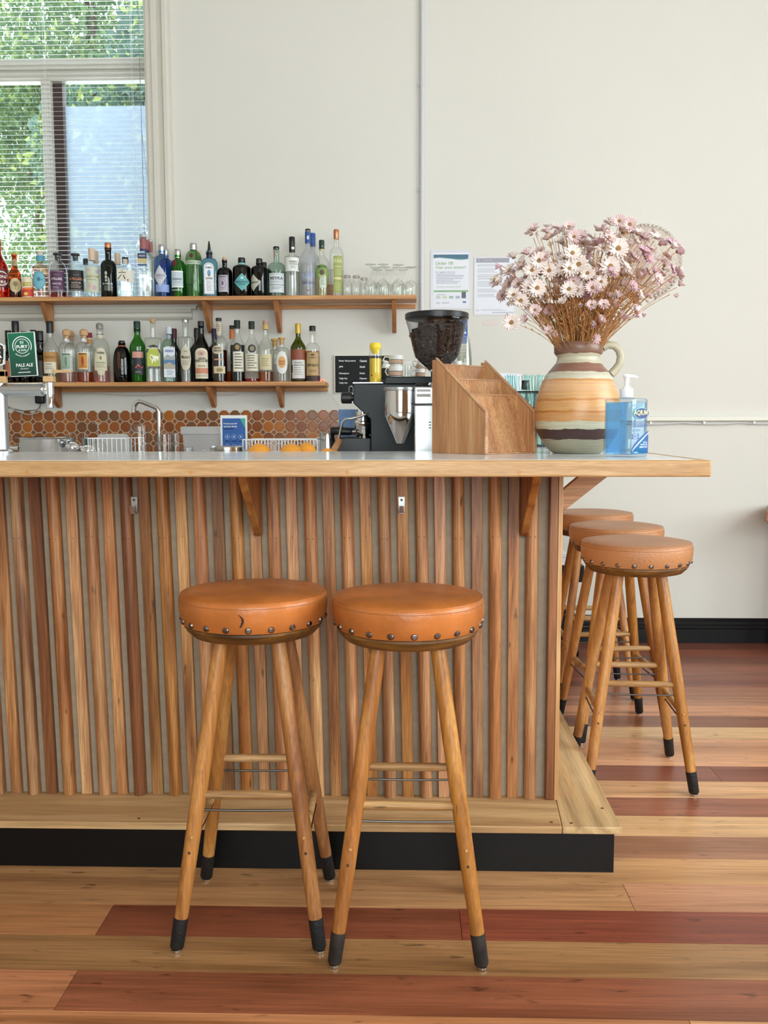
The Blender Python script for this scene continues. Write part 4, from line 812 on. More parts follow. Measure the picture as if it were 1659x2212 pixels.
bottle('vodka_bottle', 'clear vodka bottle with tall olive green number label and copper cap', B_, 712, 742, 496, U, 'clear', .62, .74, .34, 'round', ('c88a5c', .86, 1.12, mat('copper_foil')), 'water', .4, [('r', -.45, .93, .05, .60, '9ca45c'), ('t', '666', .25, .53, 1.15, .065, 'dcdcae', 3, .0), ('t', 'VODKA', .25, .44, 1.1, .022, 'dcdcae'), ('l', -.3, .8, .40, .30, 3, 'b4ba7c'), ('e', .24, .265, .68, .02, 'd8cc90', 2), ('l', -.3, .8, .20, .08, 4, 'b4ba7c')])
t = thing('amber_box', 'small amber box on the upper shelf, behind the olive green label bottle', 'box', (at(713, 600, 4.9).x, 4.90, U), 0)
f = MB(); f.box((-.016, -.012, 0), (.016, .012, .075)); obj('box', f, mat('amber_card', (190, 112, 44), .4), t, .001); f = MB(); f.box((-.0165, -.0125, .014), (.0165, .0125, .018)); obj('gold_band', f, C('d8c88c'), t)

# jars and stemware on the upper shelf
jar = thing('glass_jar', 'small clear lidded glass jar beside the olive green label bottle', 'jar', (0, 0, 0), 0, 'small glass jars on the upper shelf')
f = MB(); f.loft([(0, .002), (.024, 0), (.027, .006), (.027, .055), (.022, .072), (.0155, .080), (.0155, .088), (.0165, .09), (.0165, .096), (0, .096)], 26); obj('jar_body', f, M_clear, jar)
f = MB(); f.loft([(.0175, .095), (.0190, .097), (.0190, .104), (.017, .1065), (0, .1065)], 22); obj('jar_lid', f, glass('lid_glass', (226, 220, 218), (170, 164, 164), dens=.1), jar)
for i, (l, r, top, Y, lb) in enumerate(((739, 760, 589, 4.80, 'clear lidded glass jar nearest the olive green label bottle'), (757, 782, 591, 4.815, 'clear lidded glass jar, middle of the three'), (775, 797, 596, 4.88, 'clear lidded glass jar behind and nearest the wine glasses'))):
    j = jar if i == 0 else copy_tree(jar); q = at((l+r)/2, 600, Y); j.location = (q.x, Y, U); j['label'] = lb
wg = thing('wine_glass', 'clear stemmed wine glass upside down on the upper shelf', 'glass', (0, 0, 0), 0, 'upturned wine glasses on the upper shelf')
f = MB(); f.loft([(.0275, .0), (.031, .025), (.0325, .045), (.029, .062), (.018, .074), (.006, .081), (.0035, .088), (.003, .13), (.004, .142), (.012, .147), (.0285, .150), (.0285, .1515), (.0, .1515)], 28, cap0=False); obj('glass_bowl', f, M_clear, wg)
for i, (px, top, Y) in enumerate(((800, 571, 4.79), (827, 571, 4.79), (860, 572, 4.79), (888, 577, 4.79), (811, 578, 4.86), (831, 577, 4.86), (857, 578, 4.86), (880, 578, 4.865), (816, 583, 4.925), (842, 583, 4.925), (869, 583, 4.925))):
    g_ = wg if i == 0 else copy_tree(wg); q = at(px, top, Y); g_.location = (q.x, Y, U); s_ = (q.z-U)/.1515; g_.scale = (1, 1, s_)
    nx = ['leftmost', 'second', 'third', 'rightmost'][i] if i < 4 else ''
    g_['label'] = ('upturned wine glass, %s of the front row on the upper shelf' % nx) if i < 4 else 'upturned wine glass in the crowded back rows of the upper shelf'
    g_['group'] = 'upturned wine glasses, front row' if i < 4 else 'upturned wine glasses, back rows'

# ---- lower shelf, left to right
L_ = ZL
for px, w_, top, hn, lb in ((20, 26, 714, .62, 'bottle with dark capsule and gold lettering behind the yellow tap sign'), (36, 30, 694, .66, 'tall bottle with long black neck behind the green tap sign'), (54, 24, 716, .64, 'short dark bottle behind the middle of the green tap sign'), (74, 26, 713, .64, 'dark bottle with wide black capsule behind the green tap sign'), (88, 28, 715, .60, 'black bottle showing at the right edge of the green tap sign')):
    bottle('liquor_bottle', lb, B_, px-w_/2, px+w_/2, top, L_, 'black' if px != 20 else 'brown', .52, hn, .46, 'slope', ('16161a', .74, 1.12, M_plastic), 'dark', .4, [('r', -.9, .9, .12, .42, '2c2426' if px != 20 else 'a05c38')], [('t', 'CC', .3, .78, .9, .04, 'c8b070')] if px == 20 else [], Y=4.83 if px in (20, 54, 88) else 4.86)
bottle('rum_bottle', 'clear rum bottle with ochre label and black capsule, right of the tap sign', B_, 92, 128, 694, L_, 'clear', .52, .76, .34, 'slope', ('15171c', .81, 1.2, M_plastic), 'straw', .3, [('r', -1.0, 1.0, .18, .50, 'b48448'), ('t', 'STATION', -.2, .41, 1.2, .035, '6c4424'), ('p', [(-.9, .49), (-.85, .49), (.9, .2), (.85, .2)], 'd0ac74', 1), ('r', -.9, .6, .15, .335, 'ddd4c0', 1), ('t', 'STARS', -.3, .30, .8, .025, '5c4c40'), ('l', -.7, .4, .26, .20, 2, 'a09484')])
bottle('tequila_bottle', 'ribbed clear tequila bottle with pale green label and wooden stopper', B_, 128, 163, 711, L_, 'clear', .62, .76, .34, 'round', ('d0a884', .80, 1.5, M_cork), 'pink', .2, [('r', -.78, .42, .24, .55, 'dfe0d4'), ('r', -.72, .36, .25, .54, '9cb09c', 1), ('r', -.66, .30, .515, .535, '48504c', 2), ('e', -.18, .39, .14, .09, '6c8470', 3), ('l', -.6, .25, .30, .26, 2, '6c8470')], [('r', -1.3, 1.3, .755, .80, 'c0c0c4'), ('e', -.3, .80, .6, .028, 'e4e4e8', 2)], ribs=20, seg=80, capshape='ball')
bottle('tequila_bottle', 'ribbed clear bottle half hidden behind the pale green label tequila', B_, 140, 170, 714, L_, 'clear', .62, .76, .34, 'round', ('d0a884', .80, 1.5, M_cork), None, 0, Y=4.90, capshape='ball')
bottle('tequila_bottle', 'ribbed clear tequila bottle with orange label and wooden stopper', B_, 165, 201, 711, L_, 'clear', .62, .76, .34, 'round', ('d0a884', .80, 1.5, M_cork), 'amberl', .2, [('r', -.85, .35, .25, .56, 'e8dcb8'), ('r', -.78, .28, .265, .545, 'd08c34', 1), ('r', -.72, .22, .52, .54, '5c2c24', 2), ('e', -.25, .40, .15, .09, 'a03c24', 3), ('l', -.6, .15, .31, .28, 2, '8c4c24')], [('r', -1.3, 1.3, .755, .80, 'c0c0c4'), ('e', -.3, .80, .6, .028, 'e4e4e8', 2)], ribs=20, seg=80, capshape='ball')
bottle('liquor_bottle', 'bottle with red cap and orange neck band behind the orange label tequila', B_, 176, 210, 719, L_, 'clear', .60, .74, .38, 'round', ('8c1c2c', .90, 1.2), None, 0, (), [('r', -1.6, 1.6, .79, .87, 'c88c44'), ('r', -1.6, 1.6, .875, .895, 'e0dccc')], Y=4.91)
bottle('tequila_bottle', 'clear tequila bottle with tall cream oval label and patterned pineapple stopper', B_, 198, 237, 698, L_, 'clear', .50, .75, .36, 'round', ('302c2c', .90, 1.1, mat('pineapple_stopper', (150, 146, 140), .5, var=.8, vscale=160)), 'pink', .28, [('a', -.72, .72, .20, .38, .58, 'd2caae'), ('e', 0, .20, .42, .085, 'd2caae'), ('t', 'Fortaleza', .0, .50, .8, .05, '1c1c20'), ('t', 'FORTALEZA', 0, .33, .9, .025, '7c7458'), ('e', 0, .41, .12, .03, '98744c', 2), ('l', -.5, .5, .30, .24, 3, '9c9478'), ('e', 0, .17, .25, .05, 'bcb496', 2), ('e', 0, .17, .18, .037, 'd6ceb4', 3)], [('r', -1.3, 1.3, .74, .80, 'c8c0a8'), ('r', -1.35, 1.35, .805, .815, '2c2c30')], capshape='ball')
bt = bottle('mezcal_bottle', 'squat matt black round-shouldered bottle with a leather cord on its neck', B_, 245, 283, 736, L_, 'black', .48, .86, .36, 'round', ('c8a078', .93, .95, M_cork), None, 0, [('t', 'mezcal', .1, .38, 1.0, .02, '4a3228'), ('t', 'DEL', 0, .26, .3, .03, '6c3c28')], [])
bt.children[0].data.materials[0] = mat('matt_black_clay', (24, 24, 28), .5)
rb = .040; hb_ = at(264, 736, 4.83).z-L_
f = MB(); f.loft([(.0185, hb_*.845), (.0205, hb_*.85), (.0205, hb_*.885), (.0185, hb_*.89)], 20); f.tube([(-.014, -.0175, hb_*.86), (-.019, -.036, hb_*.70), (-.022, -.0455, hb_*.5), (-.018, -.0475, hb_*.32), (-.010, -.048, hb_*.33), (-.014, -.047, hb_*.5), (-.012, -.038, hb_*.70), (-.012, -.0175, hb_*.86)], .0013, 6); obj('leather_cord', f, mat('cord_leather', (150, 82, 48), .6), bt)
bottle('liquor_bottle', 'bright green bottle with label of green hills on red and pink', B_, 281, 315, 694, L_, 'green', .58, .78, .38, 'slope', ('1c3c34', .82, 1.12), 'water', .3, [('r', -.8, .8, .13, .515, '20242a'), ('r', -.72, .72, .40, .50, 'd09488', 1), ('p', [(-.72, .36), (-.2, .42), (.1, .385), (.5, .41), (.72, .37), (.72, .30), (-.72, .30)], '3c6450', 2), ('p', [(-.72, .29), (.0, .30), (.72, .27), (.5, .22), (.2, .26), (-.3, .23)], 'c84c44', 2), ('t', 'CHINACO', 0, .17, .8, .02, 'a89c84')], [('r', -1.2, 1.2, .95, .97, '181818', 1)])
bottle('pisco_bottle', 'square clear bottle with lime yellow pisco label and pale stopper', B_, 314, 350, 688, L_, 'clear', .67, .71, .30, 'flat', ('d8ae94', .93, 1.25, M_cork), 'water', .22, [('p', [(-.75, .25), (.65, .25), (.65, .46), (-.75, .46)], 'b0b83c', 1), ('p', [(-.6, .46), (.55, .46), (.55, .56), (.2, .55), (0, .62), (-.2, .57), (-.55, .56)], 'b0b83c', 1), ('p', [(-.86, .44), (-.5, .52), (.0, .54), (.5, .52), (.82, .44), (.82, .485), (.45, .565), (0, .585), (-.5, .565), (-.86, .485)], '1c1c1c', 2), ('t', 'MACCHU PISCO', 0, .53, 1.35, .028, 'f4f4e8', 4), ('e', -.25, .39, .22, .045, 'e8e8c8', 2), ('e', -.25, .39, .13, .027, 'b0b83c', 3), ('p', [(0, .42), (.6, .40), (.5, .33), (.3, .37), (.2, .30), (0, .35), (-.2, .27), (-.25, .34)], 'f0f0d8', 2)], sq=1, capshape='ball')
bottle('tequila_bottle', 'pale green glass bottle with white and blue landscape label', B_, 351, 381, 706, L_, 'aqua', .63, .78, .34, 'round', ('c8ccd8', .87, 1.3), 'water', .3, [('r', -.8, .8, .09, .62, 'd6dae2'), ('t', 'HIERBAS', 0, .56, 1.2, .045, '3c5c98'), ('p', [(-.8, .44), (-.3, .5), (.3, .46), (.8, .5), (.8, .36), (-.8, .36)], '9ca0a0', 1), ('r', -.8, .8, .31, .40, '4c74a0', 2), ('p', [(-.8, .32), (0, .36), (.8, .30), (.8, .24), (-.8, .24)], 'a8a090', 3), ('l', -.4, .6, .22, .12, 4, '9098b0')], [('r', -1, 1, .80, .84, '8c9cb8')], sq=1)
bottle('liquor_bottle', 'dark green bottle with maroon capsule behind the landscape label bottle', B_, 362, 392, 710, L_, 'dkgreen', .55, .74, .36, 'slope', ('4a1c28', .82, 1.15), None, 0, Y=4.905)
bottle('liquor_bottle', 'tall clear bottle with cream oval label and silver cap', B_, 386, 418, 690, L_, 'clear', .70, .73, .36, 'flat', ('c4c4c8', .955, 1.25, M_alu), 'water', .2, [('e', -.05, .38, .76, .19, 'd4cdb8'), ('e', -.05, .38, .68, .17, 'c6bea6', 1), ('t', 'Maulard', -.05, .40, 1.1, .05, '2c2824'), ('t', 'Poire', -.05, .49, .4, .025, '6c6454'), ('l', -.5, .4, .34, .26, 4, '8c8470')])
bottle('pastis_bottle', 'very dark pastis bottle with arched cream and red label', B_, 418, 453, 694, L_, 'black', .52, .80, .34, 'slope', ('15151a', .92, 1.15, M_plastic), 'dark', .5, [('a', -.86, .86, .06, .48, .555, 'dcd0b8'), ('r', -.86, .86, .14, .23, 'c88468', 1), ('t', 'HENRI', .05, .39, .85, .035, '1e1c1c'), ('t', 'BARDOUIN', 0, .35, 1.6, .048, '1e1c1c'), ('t', 'PASTIS', 0, .265, .8, .026, '6c4c3c'), ('t', 'HB', 0, .465, .3, .04, '8c5040'), ('e', 0, .47, .5, .05, 'c8a898', 1), ('l', -.7, .7, .12, .08, 2, '8c8478')])
bottle('liquor_bottle', 'green bottle with black cap showing behind the left of the pastis', B_, 411, 441, 709, L_, 'dkgreen', .60, .76, .34, 'slope', ('15151a', .84, 1.15, M_plastic), None, 0, Y=4.905)
bottle('cognac_bottle', 'cognac bottle with oval cream upper label and tall foil neck', B_, 456, 492, 687, L_, 'clear', .58, .72, .30, 'round', ('302830', .955, 1.2), 'brandy', .50, [('e', -.25, .50, .72, .065, 'd0c0a4'), ('t', 'PIERRE', -.25, .525, .9, .03, '3c2c24'), ('t', 'FERRAND', -.25, .485, 1.05, .03, '3c2c24'), ('l', -.6, .4, .36, .33, 1, 'd8a080'), ('t', 'Grande Champagne', -.1, .345, 1.2, .022, 'd8b090')], [('r', -1.2, 1.2, .74, .93, 'c8b8a0'), ('l', -.6, .6, .9, .78, 4, '6c5c50')], lab2=[('r', -.75, .72, .135, .245, 'd0c2a0'), ('e', 0, .19, .4, .035, 'a88c64', 1), ('t', '1er CRU', 0, .19, .5, .025, '4c3c2c')])
bottle('liquor_bottle', 'bottle with purple capsule behind the left of the cognac bottle', B_, 448, 480, 710, L_, 'dkgreen', .60, .74, .30, 'slope', ('2c1c3c', .80, 1.2), None, 0, Y=4.905)
arm = [('r', -.62, .88, .17, .49, 'dcd6c4'), ('l', -.4, .7, .46, .19, 6, '6c6458')]
bottle('armagnac_bottle', 'dark armagnac bottle with handwritten white label and black wax seal', B_, 497, 530, 692, L_, 'clear', .56, .80, .34, 'slope', ('14241e', .87, 1.2), 'dark', .60, arm, seal=[('e', -.05, .56, .52, .068, '24201c', 1), ('e', -.05, .56, .3, .04, '9c8040', 2)])
bottle('liquor_bottle', 'bottle with orange neck label behind the dark armagnac', B_, 486, 518, 703, L_, 'clear', .60, .76, .30, 'slope', ('16161a', .94, 1.1), 'gold', .2, (), [('r', -1.5, 1.5, .76, .93, 'c8743c')], Y=4.905)
bottle('armagnac_bottle', 'almost empty armagnac bottle with handwritten white label and round seal', B_, 527, 562, 694, L_, 'clear', .54, .80, .30, 'slope', ('14241e', .875, 1.25), 'red', .06, [('r', -.85, .85, .18, .46, 'd8d0bc'), ('l', -.6, .6, .44, .20, 6, '7c7264')], seal=[('e', -.0, .545, .5, .065, '24201c', 1), ('e', 0, .545, .3, .04, '8c8064', 2)])
bottle('calvados_bottle', 'pale bottle with cream label, gold foil neck and amber at the bottom', B_, 557, 592, 693, L_, 'clear', .52, .78, .30, 'slope', ('b88c74', .86, 1.1), 'gold', .17, [('r', -.85, .75, .20, .45, 'd4c8a4'), ('r', -.78, .68, .21, .44, 'cdc09a', 1), ('l', -.5, .4, .38, .24, 4, '9c8c64')], [('r', -1.25, 1.25, .86, .93, 'c8a45c', 3)])
bottle('grappa_bottle', 'squat clear bottle with ochre stopper half hidden behind the grappa bottle', B_, 578, 610, 732, L_, 'clear', .62, .76, .34, 'round', ('c89c54', .87, 1.5), None, 0, Y=4.905, capshape='cork')
bottle('grappa_bottle', 'squat clear grappa bottle with orange disc label and ochre stopper', B_, 592, 626, 729, L_, 'clear', .66, .78, .30, 'round', ('c89c54', .89, 1.5, mat('ochre_stopper', (200, 156, 84), .5)), 'water', .4, [('e', 0, .43, .78, .25, 'dedcd8'), ('e', 0, .44, .48, .13, 'd8a060', 1), ('t', 'NONINO', 0, .455, .75, .04, '8c4c24'), ('t', 'GRAPPA', 0, .40, .65, .035, '8c4c24')], capshape='cork')
bottle('brandy_bottle', 'red brown brandy bottle with yellow foil neck and white label', B_, 628, 661, 699, L_, 'olive', .58, .78, .32, 'slope', ('c8a83c', .83, 1.2, mat('gold_foil', (206, 172, 68), .4, .3)), None, .5, [('r', -.95, .98, .06, .375, 'd8d4d0'), ('t', 'Eau de Vie', 0, .33, .9, .025, '4c4848'), ('t', 'Marquis de Paris', .05, .285, 1.3, .028, '4c4848'), ('l', -.6, .6, .25, .1, 4, 'a8a4a4'), ('p', [(-.95, .16), (-.82, .16), (-.82, .30), (-.95, .28)], '2c2c30', 1), ('r', -1.5, 1.5, .376, .555, '8c4c34'), ('r', -1.5, 1.5, .03, .058, '3c2420')], [('p', [(-.9, .70), (0, .58), (.9, .70), (.6, .73), (-.6, .73)], 'd8d8dc', 3), ('p', [(-.5, .69), (0, .61), (.5, .69), (.4, .715), (-.4, .715)], '3c5488', 5)])
bottle('applejack_bottle', "clear bottle with tan label and black cap, last on the lower shelf", B_, 660, 691, 704, L_, 'clear', .56, .70, .36, 'round', ('18181a', .91, 1.25, M_plastic), 'gold', .55, [('r', -.97, .97, .11, .53, 'ac8c5c'), ('r', -.9, .9, .125, .515, 'b89a6a', 1), ('t', "LAIRD'S", 0, .43, .9, .03, '3c2c1c'), ('t', 'APPLEJACK', 0, .29, 1.75, .06, '34261a'), ('e', 0, .48, .3, .02, '5c4428', 2), ('l', -.5, .5, .21, .16, 2, '7c5c34'), ('r', -1.5, 1.5, .015, .11, '3c2420')])
# fairy lights behind the lower bottles
fl = thing('fairy_lights', 'string of tiny red fairy lights behind the lower shelf bottles', 'string lights', (0, 0, 0))
f = MB(); pts = [(-2.3+i*.05, 4.958+.004*math.sin(i*1.7), L_+.006+.003*math.cos(i*2.1)) for i in range(38)]; pts.append((-.47, 4.90, L_+.006)); pts.append((-.452, 4.80, L_+.008)); f.tube(pts, .0014, 5); obj('wire', f, mat('clear_wire', (200, 190, 184), .4), fl)
MR = mat('red_bulb', (255, 70, 46), .4, emit=6)
bs = [(p[0], p[1]-.004, p[2]+.004) for p in pts[::2]]+[(-.466+.006*i, 4.80+.006*(i % 2), L_+.006+.004*(i % 3)) for i in range(5)]
for p in bs: f = MB(); f.ball((0, 0, 0), .0028, 8, 6); o = obj('bulb', f, MR, fl); o.location = p
f = MB(); z_ = L_-.030; pts = []
for i in range(60):
    px = 90+i*10.5; q = at(px, 840, 4.935); sag = abs(math.sin((px-200)/190*PI))*.022 if 190 < px < 520 else .004
    pts.append((q.x, 4.935, L_-.047-.0-sag*.6))
pts += [(-.455, 4.93, L_-.05), (-.42, 4.93, 1.35), (-.385, 4.93, 1.30)]
f.tube(pts, .0013, 5); tag(obj('cable', f, mat('clear_wire')), 'thin clear cable looping under the lower shelf', 'cable')

# ------------------------------------------------------------------ tiled splashback
t = thing('tiled_splashback', 'band of amber octagon and diamond tiles along the wall under the lower shelf', 'tiles', (0, 0, 0))
tx0, tx1 = -3.15, at(735, 900, RY1).x; PT = .0603; zt_ = at(400, 886, RY1).z
grout = MB(); z0g = .93; grout.box((tx0, RY1-.004, z0g), (tx1-.002, RY1-.001, zt_-.010)); obj('grout', grout, mat('grout', (206, 190, 166), .8), t)
f = MB(); cols_ = []; x = tx1-PT/2; random.seed(21); ih = PT/2-.0021; ch = PT*.293
def tile(poly, bev=.004):
    base = [Vector((a, RY1-.004, b)) for a, b in poly]; c = sum(base, Vector())/len(base)
    V0 = [f.v(p) for p in base]; V1 = [f.v(p+Vector((0, -.003, 0))) for p in base]; V2 = [f.v(c+(p-c)*(1-bev/ih)+Vector((0, -.0045, 0))) for p in base]; n = len(base)
    cidx = random.choice([0, 0, 1, 1, 2, 3, 4, 5]); f.mi = cidx
    for i in range(n): f.f([V0[i], V0[(i+1) % n], V1[(i+1) % n], V1[i]]); f.f([V1[i], V1[(i+1) % n], V2[(i+1) % n], V2[i]])
    f.f(V2)
while x > tx0+PT/2:
    z = zt_-PT/2; row = 0
    while z > z0g:
        k = ih-ch*.98
        tile([(x-ih, z-k), (x-k, z-ih), (x+k, z-ih), (x+ih, z-k), (x+ih, z+k), (x+k, z+ih), (x-k, z+ih), (x-ih, z+k)])
        d_ = ch-.0034; xc, zc = x+PT/2, z-PT/2
        if xc < tx1-.02: tile([(xc-d_, zc), (xc, zc-d_), (xc+d_, zc), (xc, zc+d_)], .003)
        z -= PT; row += 1
    x -= PT
obj('tiles', f, [mat('tile_'+n_, c_, .22, var=.12, vscale=30, bump=.08, bscale=30) for n_, c_ in (('caramel', (150, 82, 32)), ('rust', (136, 72, 32)), ('umber', (118, 74, 42)), ('amber', (172, 98, 28)), ('cocoa', (134, 80, 40)), ('honey', (156, 86, 34)))], t, smooth=False)

# socket and charger
q = at(96, 861, RY1); s_ = thing('power_socket', 'white double power socket with a black charger under the lower shelf', 'socket', (q.x, RY1-.001, q.z))
f = MB(); f.box((-.055, -.009, -.038), (.055, 0, .038)); obj('face_plate', f, M_white, s_, .003)
f = MB(); f.box((.012, -.012, .012), (.022, -.0091, .022)); f.box((-.04, -.012, .012), (-.03, -.0091, .022)); obj('switches', f, M_white, s_)
f = MB(); f.box((-.035, -.05, -.028), (.014, -.0095, .026)); o = obj('charger', f, M_plastic, s_, .008, seg=3)
f = MB(); f.tube([(-.01, -.035, -.028), (-.012, -.035, -.045), (-.03, -.035, -.062), (-.10, -.03, -.068), (-.19, -.03, -.05)], .002, 6); obj('charger_cable', f, M_plastic, s_)
f = MB(); A = at(88, 880, 4.9); f.tube([A, at(82, 892, 4.9), at(60, 896, 4.9), at(38, 889, 4.9), at(18, 878, 4.9), at(5, 872, 4.9)], .0035, 8); tag(obj('cable', f, mat('grey_cable', (170, 166, 160), .5)), 'grey cable drooping in front of the tiles below the socket', 'cable')

# ------------------------------------------------------------------ benches behind the bar
BZ = 1.055
wb = thing('back_counter', 'low steel-topped counter along the back wall below the tiles', 'counter', (0, 0, 0))
f = MB(); f.box((-3.15, 4.40, .0), (-.30, 4.965, .88)); obj('cabinet', f, mat('dark_laminate', (52, 50, 50), .6), wb, .003)
f = MB(); f.box((-3.15, 4.38, .8805), (-.29, 4.968, .915)); obj('steel_top', f, M_steel, wb, .002)
wk = thing('work_bench', 'steel work bench right behind the bar carrying the coffee machine', 'counter', (0, 0, 0))
f = MB(); f.box((-2.9, 2.83, BZ-.03), (.195, 3.85, BZ-.0005)); obj('bench_top', f, mat('bench_steel', (206, 206, 206), .35, .6), wk, .002)
f = MB(); f.box((-2.9, 2.86, 0), (.19, 3.8, BZ-.031)); obj('cabinet', f, mat('dark_laminate'), wk)

# tap
q = at(343, 900, 4.62); tp = thing('sink_tap', 'tall bent chrome sink tap in front of the tiles', 'tap', (q.x, 4.62, .915))
top = [at(x_, y_, 4.62)-Vector((q.x, 0, .915+4.62-4.62)) for x_, y_ in ((343, 890), (341.5, 886), (337, 881), (308, 869), (300, 867), (294, 871), (290, 879), (288.5, 891))]
top = [Vector((p.x, 0, p.z)) for p in top]
f = MB(); f.tube([(0, 0, .02)]+[tuple(top[0]-Vector((0, 0, .05)))]+top, .0105, 14); obj('spout', f, M_chrome, tp, angle=60)
f = MB(); f.loft([(.028, .0005), (.028, .008), (.018, .02), (.016, .06)], 20); obj('tap_base', f, M_chrome, tp)
f = MB(); f.tube([(.014, 0, .05), (.05, -.01, .075)], .005, 8); obj('lever', f, M_chrome, tp)
# leaflet
q0, q1 = at(476, 897, 4.30), at(535, 966, 4.30)
def leaf(F_, w, h):
    F_.rect(-w, w, 0, h, M_white, 0); F_.rect(-w*.86, w*.86, h*.0+.004, h*.93, C('2b5ca6'), 1); F_.poly([(w*.45, h*.93), (w*.86, h*.93), (w*.86, h*.70)], C('3fa89c'), 2)
    F_.text('Protect yourself', -w*.76, h*.81, w*1.0, h*.045, M_inkw, 3, .02, 'l'); F_.text('and your family', -w*.76, h*.745, w*1.0, h*.05, M_inkw, 3, .02, 'l'); F_.lines(-w*.76, w*.2, h*.70, h*.67, 1, C('a8c0e4'))
    for j in (.52, .30):
        for i in (-.5, 0, .5): F_.ring(w*i, h*j, w*.17, w*.185, C('c8dcf4'), 3, n=20); F_.ell(w*i, h*j, w*.08, w*.07, C('a8c8ec'), 3, 8); F_.lines(w*(i-.15), w*(i+.2), h*(j-.09), h*(j-.12), 2, C('8cacdc'))
notice('leaflet', 'small blue leaflet headed Protect yourself and your family on the bench', 'leaflet', q0.x, q1.x, q1.z-.06, q0.z, 4.30, leaf, M_white)
f = MB(); zz = q1.z-.061; f.box((q0.x+.02, 4.2995, .0), (q1.x-.02, 4.335, zz)); 
bm_ = f.bm; bm_.free()
lf = [o for o in COL.objects if o.name.startswith('leaflet')][0]
f = MB(); h_ = lf.location.z; f.prism([(-.012, .001, .05), (.012, .001, .05), (.03, .09, -h_+.9155), (-.03, .09, -h_+.9155)], (0, .004, 0)); f.box((-.03, -.001, -h_+.9152), (.03, .10, -h_+.919)); f.box((-.012, .0005, -h_+.919), (.012, .004, .05)); obj('easel_stand', f, M_white, lf)

# ------------------------------------------------------------------ things on the back counter and the bench
def vessel(name, label, cat, l, r, ytop, Y, zb, prof, m_, group=None, parts=None, seg=36):
    q = at((l+r)/2, ytop, Y); R = (r-l)/2*Y*1.003/F_PX; H = q.z-zb; t = thing(name, label, cat, (q.x, Y, zb), 0, group)
    f = MB(); f.loft([(a*R, b*H) for a, b in prof], seg, cap1=False); obj('body', f, m_, t, angle=50); return t, R, H
# stock pot
t, R, H = vessel('steel_pot', 'large polished steel pot with side handles left of the draining glasses', 'pot', 44, 160, 945, 3.6, BZ, [(0, .0), (.95, .0), (1.0, .05), (1.0, .93), (1.02, .97), (1.15, 1.0), (1.13, 1.01), (.97, .95), (.96, .06), (0, .05)], M_chrome, seg=48)
for s_, sx in ((-1, -1), (1, 1)):
    f = MB(); f.tube([(sx*R*.98, -.03, H*.55), (sx*(R+.035), -.03, H*.58), (sx*(R+.045), 0, H*.6), (sx*(R+.035), .03, H*.58), (sx*R*.98, .03, H*.55)], .008, 10); obj('handle', f, M_chrome, t)
f = MB(); f.ball((R+.075, -.05, H*.45), .034, 16, 10, .7); f.ball((R+.02, -.07, H*.6), .028, 16, 10, .8); 
o = obj('lid_knobs', f, M_chrome, t)
vessel('steel_bowl', 'small steel bowl behind the big pot, beside the white wire rack', 'bowl', 176, 222, 946, 3.72, BZ, [(0, 0), (.5, 0), (.8, .3), (1.0, .93), (1.12, .97), (1.12, 1.0), (.95, .96), (.75, .35), (0, .06)], M_steel)
# white wire rack with glasses
def wire_rack(label, x0, x1, ytop, ybot, Y, dep, n, slope=False):
    a, b = at(x0, ytop, Y), at(x1, ytop, Y); w = b.x-a.x; t = thing('wire_rack', label, 'rack', ((a.x+b.x)/2, Y, BZ)); H = a.z-BZ
    f = MB(); r = .0022; zs = (.012, H*.45, H)
    for z in zs:
        f.tube([(-w/2, 0, z), (w/2, 0, z), (w/2, dep, z), (-w/2, dep, z), (-w/2, 0, z)], r, 6)
    obj('rim_wires', f, M_white, t)
    f = MB()
    for i in range(n):
        x = -w/2+w*i/(n-1); f.tube([(x, 0, H), (x, 0, .012), (x, dep, .012), (x, dep, H)], r*.7, 5)
    for i in range(5):
        y = dep*(i+.5)/5; f.tube([(-w/2, y, H), (-w/2, y, .012), (w/2, y, .012), (w/2, y, H)], r*.7, 5)
    obj('upright_wires', f, M_white, t)
    for sx in (-1, 1):
        for y in (.01, dep-.01): f = MB(); f.loft([(.005, .0005), (.005, .012)], 8, cx=sx*(w/2-.01), cy=y); obj('foot', f, M_white, t)
    return t
wire_rack('white wire dish rack beside the steel pot, draining glassware', 190, 272, 947, 975, 3.25, .22, 9)
wire_rack('white wire dish rack behind the oranges', 524, 685, 950, 975, 3.35, .20, 24)
q = at(240, 938, 3.36); f = MB(); f.prism([(-.055, 0, 0), (.055, 0, 0), (.055, 0, q.z-BZ-.03), (.045, 0, q.z-BZ-.015), (-.045, 0, q.z-BZ-.015), (-.055, 0, q.z-BZ-.03)], (0, .05, 0))
o = tag(obj('plastic_tub', f, glass('milky_plastic', (226, 224, 224), (200, 198, 200), dens=.75, rough=.3), None, .004), 'small cloudy plastic tub standing in the left wire rack', 'tub'); o.location = (q.x, 3.36, BZ+.016)
g2 = copy_tree(wg); q = at(219, 913, 3.33); g2.location = (q.x, 3.29, BZ+.016); g2.scale = (.95, .95, (q.z-BZ-.016)/.1515); g2['label'] = 'stemmed glass draining upside down in the left wire rack'; g2['group'] = 'glassware in the left wire rack'
tum = thing('tumbler', 'short clear tumbler upside down', 'glass', (0, 0, 0), 0, 'upturned tumblers behind the bar')
f = MB(); f.loft([(.040, .0), (.0385, .05), (.0365, .134), (.0345, .140), (0, .141)], 32, cap0=False); f.loft([(.0325, .124), (.030, .118), (0, .117)], 32, cap0=False); obj('glass_wall', f, glass('thick_glass', (246, 248, 248), (150, 154, 160)), tum)
